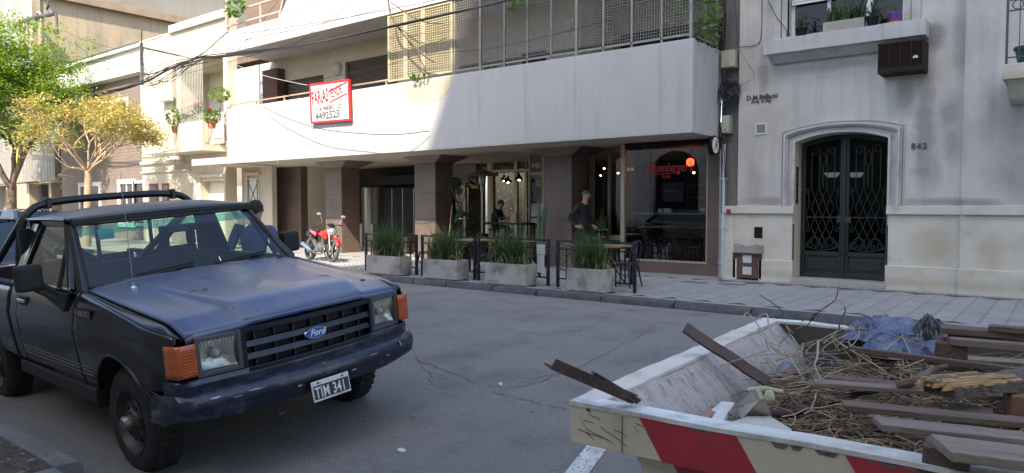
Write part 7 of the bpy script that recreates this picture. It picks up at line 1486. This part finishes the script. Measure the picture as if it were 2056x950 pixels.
# body below the band, sloped end
fx_=lambda u,v: (SM.inverted()@onY(u,v,A0.y)).x
bxl=fx_(1254,905)
b=MB(); b.hexa([(bxl+.42,.07,zb0),(LU,.07,zb0),(LU,LV-.07,zb0),(bxl+.42,LV-.07,zb0),(bxl,.05,ZR-hb),(LU,.05,ZR-hb),(LU,LV-.05,ZR-hb),(bxl,LV-.05,ZR-hb)]); b.f=[f for f in b.f if len(set(f)&{4,5,6,7})!=4]; b.build('body',cr,SK,bevel=.0,**k)
# inner faces: sloping end, long sides
b=MB(); nu,nv=16,24; rw=random.Random(6)
b.grid(lambda u,v:((lin(.082,bxl+.025,u/.25) if u<.25 else lin(bxl+.025,bxl+.36,(u-.25)/.75))+.004*math.sin(v*9+u*5),lin(.08,LV-.08,v),(lin(ZR-.012,ZR-hb,u/.25) if u<.25 else lin(ZR-hb,.22,(u-.25)/.75))+.004*math.sin(v*13)),nu,nv); b.build('inner_end',insm,SK,smooth=60,thick=.01,**k)
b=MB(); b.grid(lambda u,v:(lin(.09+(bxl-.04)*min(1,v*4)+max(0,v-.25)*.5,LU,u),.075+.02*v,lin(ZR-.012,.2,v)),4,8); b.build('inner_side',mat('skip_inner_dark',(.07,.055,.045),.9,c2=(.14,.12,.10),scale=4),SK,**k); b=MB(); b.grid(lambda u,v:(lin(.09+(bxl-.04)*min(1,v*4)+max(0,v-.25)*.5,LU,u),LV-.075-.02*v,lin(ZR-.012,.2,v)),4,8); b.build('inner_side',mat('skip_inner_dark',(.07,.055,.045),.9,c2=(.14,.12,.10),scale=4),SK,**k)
# painted stripes on the band and body (flat paint, real place)
def stripe(xa,xb):
    sl=.16
    for (y,zt_,zb_) in ((-.0015,ZR-.012,ZR-hb),(.0475,ZR-hb-.001,.20)):
        b=MB(); d0=(ZR-zt_)*.62; d1=(ZR-zb_)*.62; ytb=y; ybb=y if y<0 else y+.017
        b.quad((xa+d0,ytb,zt_),(xb+d0,ytb,zt_),(xb+d1,ybb,zb_),(xa+d1,ybb,zb_)); b.build('red_stripe',rs,SK,**k)
x1_,x2_,x3_=fx_(1275,834),fx_(1466,872),fx_(1684,920)
stripe(x1_,x2_); stripe(x3_,x3_+(x2_-x1_)); stripe(x3_+2*(x2_-x1_),x3_+3*(x2_-x1_))
b=MB(); b.box(x1_-.045,x1_-.041,-.002,0,ZR-hb,ZR-.02); b.build('weld_seam',mat('weld',(.22,.19,.14),.7),SK,**k)
scm=mat('scratch',(.14,.10,.075),.8)
rr=random.Random(11)
for i in range(14):
    b=MB(); x=rr.uniform(.01,x1_) if i<8 else rr.uniform(0,1.6); z=rr.uniform(ZR-hb+.02,ZR-.03); L=rr.uniform(.02,.10); a=rr.uniform(-.9,.1); pts=[(x+L*t*math.cos(a)+rr.uniform(-.003,.003),-.0025,z+L*t*math.sin(a)+rr.uniform(-.003,.003)) for t in (0,.33,.66,1)]
    for p,q in zip(pts,pts[1:]): b.quad((p[0],p[1],p[2]-.0012),(q[0],q[1],q[2]-.0012),(q[0],q[1],q[2]+.0012),(p[0],p[1],p[2]+.0012))
    b.build('scratch',scm,SK,**k)
b=MB()
for i in range(60):
    x=rr.uniform(0,1.8); h=rr.uniform(.003,.014); w_=rr.uniform(.01,.05); b.quad((x,-.0024,ZR-.012),(x+w_,-.0024,ZR-.012),(x+w_*.7,-.0024,ZR-.012-h),(x+w_*.2,-.0024,ZR-.012-h))
b.build('chipped_edge',scm,SK,kind='stuff',**k)
# ================================================================ rubbish in the skip
S0=SM
def inS(x,y,z): return S0@Vector((x,y,z))
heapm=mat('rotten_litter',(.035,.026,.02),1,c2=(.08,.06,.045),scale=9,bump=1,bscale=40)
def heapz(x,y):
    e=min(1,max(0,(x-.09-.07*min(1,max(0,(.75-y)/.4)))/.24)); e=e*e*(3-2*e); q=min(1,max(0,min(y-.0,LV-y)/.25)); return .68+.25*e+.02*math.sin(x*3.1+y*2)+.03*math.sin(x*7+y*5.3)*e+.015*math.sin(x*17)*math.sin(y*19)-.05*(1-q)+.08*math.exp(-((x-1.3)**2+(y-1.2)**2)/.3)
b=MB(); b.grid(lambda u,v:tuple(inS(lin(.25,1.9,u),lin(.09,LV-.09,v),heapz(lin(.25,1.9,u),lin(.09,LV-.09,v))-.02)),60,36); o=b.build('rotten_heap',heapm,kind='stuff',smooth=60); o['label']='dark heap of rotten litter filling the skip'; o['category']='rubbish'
tw1=mat('vine_brown',(.16,.095,.055),.85,c2=(.33,.225,.125),scale=20); tw2=mat('vine_pale',(.42,.33,.21),.8,c2=(.30,.22,.14),scale=18); tw3=mat('twig_dark',(.06,.04,.03),.9)
def twigs(n,Lr,rr_,m,name,seed,zr,label,curl=.5,region=None,dirx=0):
    rr=random.Random(seed); b=MB()
    for i in range(n):
        x0,x1,y0,y1=region or (.17,1.7,.10,1.82); x=rr.uniform(x0,x1);y=rr.uniform(y0,y1);z=heapz(x,y)+rr.uniform(*zr); L=rr.uniform(*Lr); a=rr.gauss(dirx,.9) if dirx is not None else rr.uniform(0,6.28); el=rr.gauss(0,.16); r=rr.uniform(*rr_)
        pts=[];p=Vector((x,y,z))
        for s_ in range(6):
            pts.append(tuple(inS(*p))); p=p+Vector((math.cos(a)*math.cos(el),math.sin(a)*math.cos(el),math.sin(el)))*L/5; a+=rr.gauss(0,curl*.5); el=el*.7+rr.gauss(0,curl*.28); 
            if p.y<.1 or p.y>LV-.1: p.y=min(max(p.y,.1),LV-.1)
            if p.x<.16: p.x=.16
            hz=heapz(p.x,p.y); 
            if p.z<hz-.02: p.z=hz-.01; el=abs(el)*.5
        b.tube(pts,[r*q for q in (1,1,.95,.9,.75,.4)],4)
    o=b.build(name,m,kind='stuff'); o['label']=label; o['category']='twigs'; return o
twigs(4200,(.06,.26),(.0010,.0024),tw1,'dry_vines',1,(-.02,.05),'tangled mass of brown dry vines covering the skip load',.55)
twigs(1500,(.06,.24),(.0011,.0026),tw2,'pale_vines',2,(0,.06),'paler straw coloured vine stems over the heap',.6)
twigs(900,(.06,.2),(.0012,.0035),tw3,'dark_twigs',3,(-.02,.04),'dark broken twigs among the vines',.4)
b=MB(); rr=random.Random(77)
for i in range(1500):
    x=rr.uniform(.14,1.5);y=rr.uniform(.1,1.8);z=heapz(x,y)+rr.uniform(.0,.03); q=rr.uniform(.004,.014); a=rr.uniform(0,6.28); c,sn=math.cos(a)*q,math.sin(a)*q; t=rr.uniform(-.6,.6)*q
    b.quad(tuple(inS(x-c,y-sn,z-t)),tuple(inS(x-sn*.5,y+c*.5,z+t*.4)),tuple(inS(x+c,y+sn,z+t)),tuple(inS(x+sn*.5,y-c*.5,z)))
o=b.build('leaf_litter',mat('litter_brown',(.22,.15,.09),.9,c2=(.34,.30,.20),scale=40),kind='stuff'); o['label']='crumbled dry leaf litter sprinkled over the skip load'; o['category']='leaves'
def vine(uvz,r,m,label,name='vine'):
    b=MB(); P=bez([onZ(u,v,z) for u,v,z in uvz],6); b.tube(P,[lin(r,r*.5,i/(len(P)-1))*(.62 if r<.01 else .8) for i in range(len(P))],6); o=b.build(name,m,smooth=60); tag(o,label,name.replace('_',' ')); return o
vine([(1492,640,1.10),(1500,628,1.12),(1520,650,1.12),(1550,700,1.08),(1600,720,1.05)],.006,tw2,'pale vine arching over the far left corner of the skip')
vine([(1524,635,1.12),(1540,632,1.16),(1548,665,1.12),(1600,740,1.02),(1625,780,.98)],.007,tw2,'pale stem bending down through the middle of the heap')
vine([(1689,676,1.08),(1685,650,1.2),(1697,625,1.3),(1692,608,1.33),(1683,602,1.33)],.006,tw2,'pale hooked vine standing up above the far rim')
vine([(1620,655,1.1),(1640,630,1.2),(1665,612,1.28),(1678,600,1.33),(1683,580,1.40)],.004,tw3,'thin dark twig pointing up towards the doorstep')
vine([(1560,640,1.1),(1572,628,1.15),(1550,608,1.22),(1525,592,1.3)],.004,tw3,'thin dark twig rising left over the kerb')
vine([(1610,645,1.1),(1650,632,1.15),(1690,648,1.12),(1720,665,1.1)],.004,tw1,'thin brown vine arched along the far rim')
vine([(1643,684,1.08),(1641,715,1.06),(1636,735,1.04),(1645,755,1.02),(1650,772,1.0)],.008,tw2,'short thick pale stem hanging in the middle')
vine([(1486,720,1.05),(1497,750,.98),(1505,775,.9),(1500,800,.85)],.006,tw2,'pale stem lying against the inner end wall')
vine([(1545,832,.98),(1590,830,.98),(1650,812,1.0),(1700,795,1.02),(1745,788,1.02),(1790,775,1.03)],.016,tw3,'long dark branch lying across the heap','branch')
vine([(1800,775,1.06),(1840,765,1.08),(1870,745,1.1),(1905,735,1.12)],.022,mat('branch_grey',(.13,.09,.065),.9,c2=(.20,.15,.11),scale=12,bump=.5),'thick grey brown branch stub resting near the split log','branch')
vine([(1355,790,.95),(1368,768,1.0),(1372,766,1.02),(1358,800,.92),(1362,830,.88)],.005,tw3,'forked dark twig leaning on the inner end wall')
vine([(1310,805,1.0),(1340,790,1.0),(1372,768,1.02)],.004,tw2,'thin pale twig touching the forked twig')
vine([(1305,812,.98),(1400,808,.96),(1460,830,.96),(1510,858,.98)],.004,tw1,'long thin brown twig behind the near rim')
vine([(1320,805,.98),(1345,830,.95)],.004,tw3,'short dark twig stub near the rusty irons')
b=MB()
for i in range(34):
    rr=random.Random(100+i); u,v=rr.uniform(1515,1850),rr.uniform(655,740); P=bez([onZ(*q) for q in ((u,v,1.03),(u+rr.uniform(-40,40),v-rr.uniform(0,30),1.09),(u+rr.uniform(-90,90),v+rr.uniform(-20,30),1.06),(u+rr.uniform(-130,130),v+rr.uniform(0,50),1.02))],6); b.tube(P,[lin(.0026,.0010,k_/(len(P)-1)) for k_ in range(len(P))],5)
o=b.build('curling_vines',tw2,kind='stuff'); o['label']='loose curling pale vines standing proud of the heap'; o['category']='twigs'
wd1=mat('weathered_plank',(.13,.085,.06),.85,c2=(.27,.20,.15),scale=3,bump=.5,bscale=30,stretch=(1.2,14,14),grime=(.07,.05,.04),gscale=4,gamt=.5)
wd2=mat('grey_plank',(.31,.235,.18),.85,c2=(.15,.11,.085),scale=3,bump=.5,bscale=30,stretch=(1.2,14,14),grime=(.09,.07,.06),gscale=5,gamt=.5)
def plank(u0,v0,u1,v1,z0,z1,w,h,m,label,name='plank',roll=0,ext=0):
    p=onZ(u0,v0,z0);q=onZ(u1,v1,z1); d=(q-p); L=d.length*(1+ext); d.normalize(); r=d.cross(Vector((0,0,1))).normalized(); up=r.cross(d); 
    M_=Matrix(((d.x,-r.x,up.x,p.x),(d.y,-r.y,up.y,p.y),(d.z,-r.z,up.z,p.z),(0,0,0,1)))@Matrix.Rotation(roll,4,'X')
    rr=random.Random(int(u0*7+v0)); b=MB(); n=8; vs=[];fs=[]
    for i in range(n+1):
        x=L*i/n; s=rr.uniform(-.003,.003); e0=rr.uniform(-.012,.012) if i in (0,n) else 0
        vs+=[(x+e0,-w/2+s,-h),(x-e0,w/2+s,-h),(x-e0*.5,w/2+s,0),(x+e0*.5,-w/2+s,0)]
    for i in range(n):
        for j in range(4): fs.append((i*4+j,i*4+(j+1)%4,(i+1)*4+(j+1)%4,(i+1)*4+j))
    fs+=[(3,2,1,0),(n*4,n*4+1,n*4+2,n*4+3)]; b.add(vs,fs); o=b.build(name,m,bevel=.0025); o.matrix_world=M_; tag(o,label,name.replace('_',' '),'planks in the skip' if name=='plank' else None); return o
plank(1706,695,2075,742,1.10,1.10,.03,.022,wd1,'thin brown plank crossing the vines above the branch stub',ext=.0)
plank(1634,764,2030,792,1.06,1.05,.07,.015,wd2,'plank reaching furthest left over the heap')
plank(1660,754,1800,768,1.03,1.03,.06,.015,wd1,'short pale brown slat under the longest plank')
plank(1692,808,2090,846,1.08,1.06,.07,.017,wd1,'dark narrow plank between the long plank and the broad one')
plank(1760,843,2090,878,1.09,1.07,.085,.018,wd2,'broad grey plank second from the near rim')
plank(1888,888,2100,915,1.14,1.13,.12,.022,wd2,'broadest grey plank nearest the camera with worn white streaks')
plank(1888,655,2090,668,1.20,1.20,.09,.022,wd1,'topmost pallet board at the far side of the skip')
plank(1905,675,2090,690,1.17,1.17,.10,.025,wd2,'second pallet board lying on the wooden block')
plank(1935,718,2090,726,1.06,1.06,.09,.02,wd2,'pallet board under the dark gap at the right')
plank(1985,652,2090,660,1.22,1.22,.06,.02,wd1,'short splintered board on top of the topmost pallet board')
plank(1930,790,2090,806,.98,.98,.08,.02,wd1,'dark plank in the shade under the split log')
plank(1920,760,2090,768,1.0,1.0,.08,.02,wd1,'hidden brown plank behind the split log')
plank(1880,935,2100,962,1.0,1.0,.14,.02,wd2,'pale board below the broadest grey plank')
plank(1376,655,1545,768,1.19,1.0,.05,.012,mat('rusty_steel',(.085,.055,.045),.85,c2=(.13,.085,.06),scale=9,bump=.4),'rusty flat bar leaning over the end rim of the skip','iron_bar',R(35))
rsm=mat('rusty_steel_dark',(.055,.035,.028),.8,c2=(.11,.06,.04),scale=9,bump=.5)
def angle_iron(u0,v0,z0,u1,v1,z1,w,label,roll):
    p=onZ(u0,v0,z0);q=onZ(u1,v1,z1);d=(q-p);L=d.length;d.normalize();r=d.cross(Vector((0,0,1))).normalized();up=r.cross(d); M_=Matrix(((d.x,-r.x,up.x,p.x),(d.y,-r.y,up.y,p.y),(d.z,-r.z,up.z,p.z),(0,0,0,1)))@Matrix.Rotation(roll,4,'X')
    b=MB(); t=.004; b.prism([(0,0),(w,0),(w,t),(t,t),(t,w),(0,w)],'x',0,L); o=b.build('angle_iron',rsm); o.matrix_world=M_; tag(o,label,'iron bar','rusty irons at the near corner')
angle_iron(1106,742,1.24,1270,812,1.085,.030,'longest rusty angle iron poking out over the near corner of the skip',R(20)); angle_iron(1168,764,1.17,1262,808,1.09,.026,'middle rusty angle iron lying beside the longest one',R(70)); angle_iron(1186,757,1.17,1278,812,1.085,.022,'shortest rusty iron with a notched upright end at the near corner',R(40))
def blk_(u,v,z,w,d,h,m,lb,rz=0,nm='wooden_block'):
    p=onZ(u,v,z); b=MB(); b.box(-w/2,w/2,-d/2,d/2,-h,0); o=b.build(nm,m,bevel=.006); o.location=p; o.rotation_euler=(R(3),R(2),rz+SKR); tag(o,lb,nm.replace('_',' '),None)
endg=mat('end_grain',(.15,.10,.07),.9,c2=(.08,.055,.04),scale=14,bump=.7,grime=(.05,.035,.03),gscale=6,gamt=.6)
blk_(1912,684,1.15,.10,.12,.10,endg,'dark wooden block holding up the far pallet boards'); blk_(1948,820,1.05,.11,.09,.09,endg,'wooden block half hidden between two planks'); blk_(1903,893,1.12,.09,.08,.11,endg,'crumbling brown block under the broadest plank')
blk_(2056,790,1.08,.09,.08,.07,mat('reddish_end',(.28,.14,.08),.9,c2=(.15,.08,.05),scale=20),'reddish split block at the right edge of the picture',.3)
# split log: a squarish beam torn open at its left end, yellow wood over grey bark
p=onZ(1880,764,1.14);q=onZ(2095,742,1.13); d=(q-p).normalized(); L=(q-p).length; r_=d.cross(Vector((0,0,1))).normalized(); u_=r_.cross(d); rr=random.Random(3)
LG=Matrix(((d.x,-r_.x,u_.x,p.x),(d.y,-r_.y,u_.y,p.y),(d.z,-r_.z,u_.z,p.z),(0,0,0,1)))
log=thing('split_log','split yellow log with a splintered end lying on the planks','log',tuple(p)); log.matrix_world=LG
b=MB(); n=22; S_=[]
for i in range(n+1):
    x=L*i/n; w_=.048*(1-.2*i/n); S_.append([(x,-w_+rr.uniform(-.004,.004),-.048+rr.uniform(-.004,.004)),(x,w_+rr.uniform(-.004,.004),-.046+rr.uniform(-.004,.004)),(x,w_+rr.uniform(-.006,.006),-.012+rr.uniform(-.006,.006)),(x,w_*.3,.004+rr.uniform(-.006,.006)),(x,-w_*.5,-.004+rr.uniform(-.006,.006)),(x,-w_+rr.uniform(-.005,.005),-.016+rr.uniform(-.006,.006))])
for k_ in range(6): S_[0][k_]=(S_[0][k_][0]+rr.uniform(-.03,.02),)+S_[0][k_][1:]
b.add([x for s_ in S_ for x in s_],[(i*6+j_,i*6+(j_+1)%6,(i+1)*6+(j_+1)%6,(i+1)*6+j_) for i in range(n) for j_ in range(6)]+[tuple(range(6)),tuple(range(n*6+5,n*6-1,-1))]); b.build('bark_side',mat('grey_bark_wood',(.15,.11,.085),.9,c2=(.28,.22,.17),scale=5,bump=.8,bscale=30,stretch=(1,8,8),grime=(.04,.03,.025),gscale=5,gamt=.7),log,local=True)
b=MB()
for k_ in range(46):
    y0=rr.uniform(-.042,.04); x0=rr.uniform(-.05,.10); ln=rr.uniform(.06,.26); z0=rr.uniform(-.012,.006); t_=rr.uniform(.003,.008)
    b.hexa([(x0,y0-t_,z0-.008),(x0+ln,y0-t_,z0-.006),(x0+ln,y0+t_,z0-.006),(x0,y0+t_,z0-.008),(x0+rr.uniform(0,.02),y0-t_*.5,z0+.002),(x0+ln,y0-t_*.5,z0+.001),(x0+ln,y0+t_*.5,z0+.001),(x0,y0+t_*.5,z0+.003)])
b.build('torn_fibres',mat('split_wood',(.50,.33,.15),.8,c2=(.36,.17,.07),scale=9,mix=.9,bump=.5,bscale=50,stretch=(1,6,6)),log,local=True,kind='stuff')
# plaster shards
plm=mat('plaster_board',(.55,.50,.44),.9,c2=(.44,.38,.31),scale=5,bump=.3,grime=(.25,.20,.16),gscale=5,gamt=.5)
def shard(uvz,th,m,label,name='plaster_shard'):
    P=[onZ(*q) for q in uvz]; nrm=(P[1]-P[0]).cross(P[2]-P[0]).normalized(); 
    if nrm.z<0: nrm=-nrm
    n=len(P); b=MB(); b.add([tuple(p) for p in P]+[tuple(p-nrm*th) for p in P],[tuple(range(n)),tuple(range(2*n-1,n-1,-1))]+[(i,i+n,(i+1)%n+n,(i+1)%n) for i in range(n)]); o=b.build(name,m,bevel=.002); tag(o,label,name.replace('_',' ')); return o
shard([(1475,822,.95),(1524,777,1.10),(1535,800,1.07),(1552,838,.99),(1500,838,.97)],.014,plm,'triangular pale plaster shard standing up near the inner end wall')
shard([(1436,858,.98),(1500,836,1.0),(1546,835,1.0),(1590,862,1.02),(1584,872,1.02),(1500,872,1.01)],.012,plm,'flat pale plaster slab lying just behind the near rim')
shard([(1420,830,.96),(1448,806,1.0),(1475,808,1.0),(1468,822,.99),(1440,845,.97)],.02,wr,'white broken chunk left of the triangular plaster shard')
shard([(1425,845,1.0),(1440,822,1.01),(1462,825,1.01),(1450,848,1.0)],.025,wr,'small white broken chunk just inside the near rim')
shard([(1400,838,.97),(1425,822,.98),(1438,827,.98),(1420,842,.97)],.015,mat('tan_shard',(.34,.20,.13),.9),'small tan shard behind the near rim'); shard([(1358,818,.93),(1366,818,.97),(1366,832,.93),(1360,834,.92)],.012,wr,'tiny white shard upright at the foot of the end wall')
p=onZ(1545,798,1.04); b=MB(); b.ball((0,0,0),.018,10,8,(1,.8,1.3)); o=b.build('foam_lump',mat('foam_yellow',(.50,.46,.30),.9,bump=.6,bscale=60),smooth=60); o.location=p; tag(o,'lumpy yellow foam piece beside the triangular plaster shard','foam')
p=onZ(1535,786,1.04); b=MB(); b.tube([(-.05,-.02,0),(0,0,.008),(.05,.03,0)],[.009,.011,.007],8); o=b.build('foam_lump',MATS['foam_yellow'],smooth=60); o.location=p; tag(o,'long yellow foam piece behind the lumpy one','foam')
# bags
def bag(u,v,z,sx,sy,sz,m,label,seed,rz=0):
    p=onZ(u,v,z); rr=random.Random(seed); ph=[rr.uniform(0,6) for _ in range(8)]
    from mathutils import noise as NZ
    def f(a,b_):
        x,y=2*a-1,2*b_-1; r=max(abs(x),abs(y)); k_=r/math.sqrt(x*x+y*y) if x*x+y*y>0 else 1; x*=k_; y*=k_; rr_=math.sqrt(x*x+y*y); q=Vector((x*1.7+seed*7.3,y*1.7+seed*3.1,.3))
        w=1+.35*NZ.noise(Vector((math.cos(math.atan2(y,x))*1.5,math.sin(math.atan2(y,x))*1.5,seed)))
        rid=1-2*abs(NZ.noise(q*1.6)); rid2=1-2*abs(NZ.noise(q*3.6+Vector((3,1,2))))
        z=(1-rr_**2.5)*(.55+.55*NZ.noise(q*.9))+.30*rid*rid*(1-rr_*.6)+.07*rid2-.12
        return (x*sx*w*1.1+.05*sx*NZ.noise(q*2),y*sy*w*1.1+.05*sy*NZ.noise(q*2+Vector((5,5,5))),z*sz*1.3-sz*.5*rr_**4)
    b=MB(); b.grid(f,70,70); o=b.build('plastic_bag',m,smooth=35); o.location=p; o.rotation_euler=(0,0,rz); tag(o,label,'bag')
bb=mat('blue_film',(.035,.06,.15),.2,c2=(.20,.23,.30),scale=9,coat=.3,bump=.8,bscale=14,grime=(.01,.01,.014),gscale=12,gamt=1); kb=mat('black_film',(.012,.013,.02),.22,coat=.4,bump=.6,bscale=16); gbm=mat('grey_film',(.26,.28,.33),.35,c2=(.14,.17,.28),scale=9,bump=.7,bscale=20)
bag(1790,664,1.07,.20,.16,.07,bb,'large crumpled blue plastic sheet on the far rim of the skip',1,.2); bag(1840,692,1.04,.20,.12,.07,bb,'blue plastic spilling down beside the pallet block',2,.5); bag(1745,650,1.10,.07,.05,.04,bb,'small blue crumple at the left end of the large blue sheet',3); bag(1862,668,1.09,.07,.08,.07,kb,'black plastic between the blue sheet and the pallet block',4); bag(1640,675,1.0,.11,.07,.055,gbm,'greyish blue crumpled bag by the far side of the skip',5); bag(1580,672,.98,.08,.07,.06,mat('tan_film',(.16,.14,.12),.5),'dull tan bag tucked left of the greyish one',6); bag(1500,690,.97,.045,.05,.05,kb,'small black bag in the far left corner of the skip',7); bag(1585,752,.93,.09,.05,.045,gbm,'pale blue bag half buried in the centre of the vines',8); bag(1650,722,.96,.07,.05,.04,kb,'black glossy bag half buried under the hooked stem',9)
for u,v,lb in ((1525,692,'pale green plastic scrap in the far left corner of the skip'),(1625,752,'pale green plastic scrap in the centre of the vines')):
    shard([(u-14,v+4,1.0),(u-6,v-5,1.02),(u+14,v-4,1.01),(u+18,v+4,1.0),(u+2,v+8,.99)],.003,mat('green_scrap',(.16,.24,.17),.5),lb,'plastic_scrap')
# ================================================================ fallen leaves and grit
rr=random.Random(17); b=MB()
for i in range(900):
    u=rr.uniform(-1,1); x=rr.uniform(-7.5,-.3); y=rr.uniform(1.9,5.5) if rr.random()<.75 else rr.uniform(5.5,10.2)
    if rr.random()<.35: x=rr.uniform(-6.5,-3.6); y=rr.uniform(1.95,3.6)
    s=rr.uniform(.006,.016) if rr.random()<.8 else rr.uniform(.016,.03); a=rr.uniform(0,6.28); z=roadz(y)+.006; c,sn=math.cos(a),math.sin(a)
    b.quad((x-c*s,y-sn*s,z),(x-sn*s*.4,y+c*s*.4,z+s*.25),(x+c*s,y+sn*s,z+.002),(x+sn*s*.4,y-c*s*.4,z+s*.1))
for i in range(260):
    x=rr.uniform(-7,-4.95); y=rr.uniform(1.0,1.85); s=rr.uniform(.008,.03); a=rr.uniform(0,6.28); z=.045; c,sn=math.cos(a),math.sin(a)
    b.quad((x-c*s,y-sn*s,z),(x-sn*s*.4,y+c*s*.4,z+s*.25),(x+c*s,y+sn*s,z+.002),(x+sn*s*.4,y-c*s*.4,z+s*.1))
o=b.build('fallen_leaves',dryleaf,kind='stuff'); o['label']='scattered dry leaf litter on the asphalt around the truck'; o['category']='leaves'
pl_=mat('white_leaf',(.55,.55,.50),.7)
for u,v,lb in ((1005,789,'pale curled leaf alone in the middle of the road'),(832,845,'pale leaf on the road below the number plate'),(805,902,'pale leaf near the bottom centre of the road')):
    p=onZ(u,v,.04); p.z=roadz(p.y)+.01; b=MB(); b.add([(-.03,0,.0),(-.01,.014,.01),(.02,.012,.014),(.035,0,.004),(.015,-.012,.0),(-.012,-.012,.0)],[(0,1,2,3,4,5)]); o=b.build('fallen_leaf',pl_); o.location=p; o.rotation_euler=(.3,.2,u); tag(o,lb,'leaf')
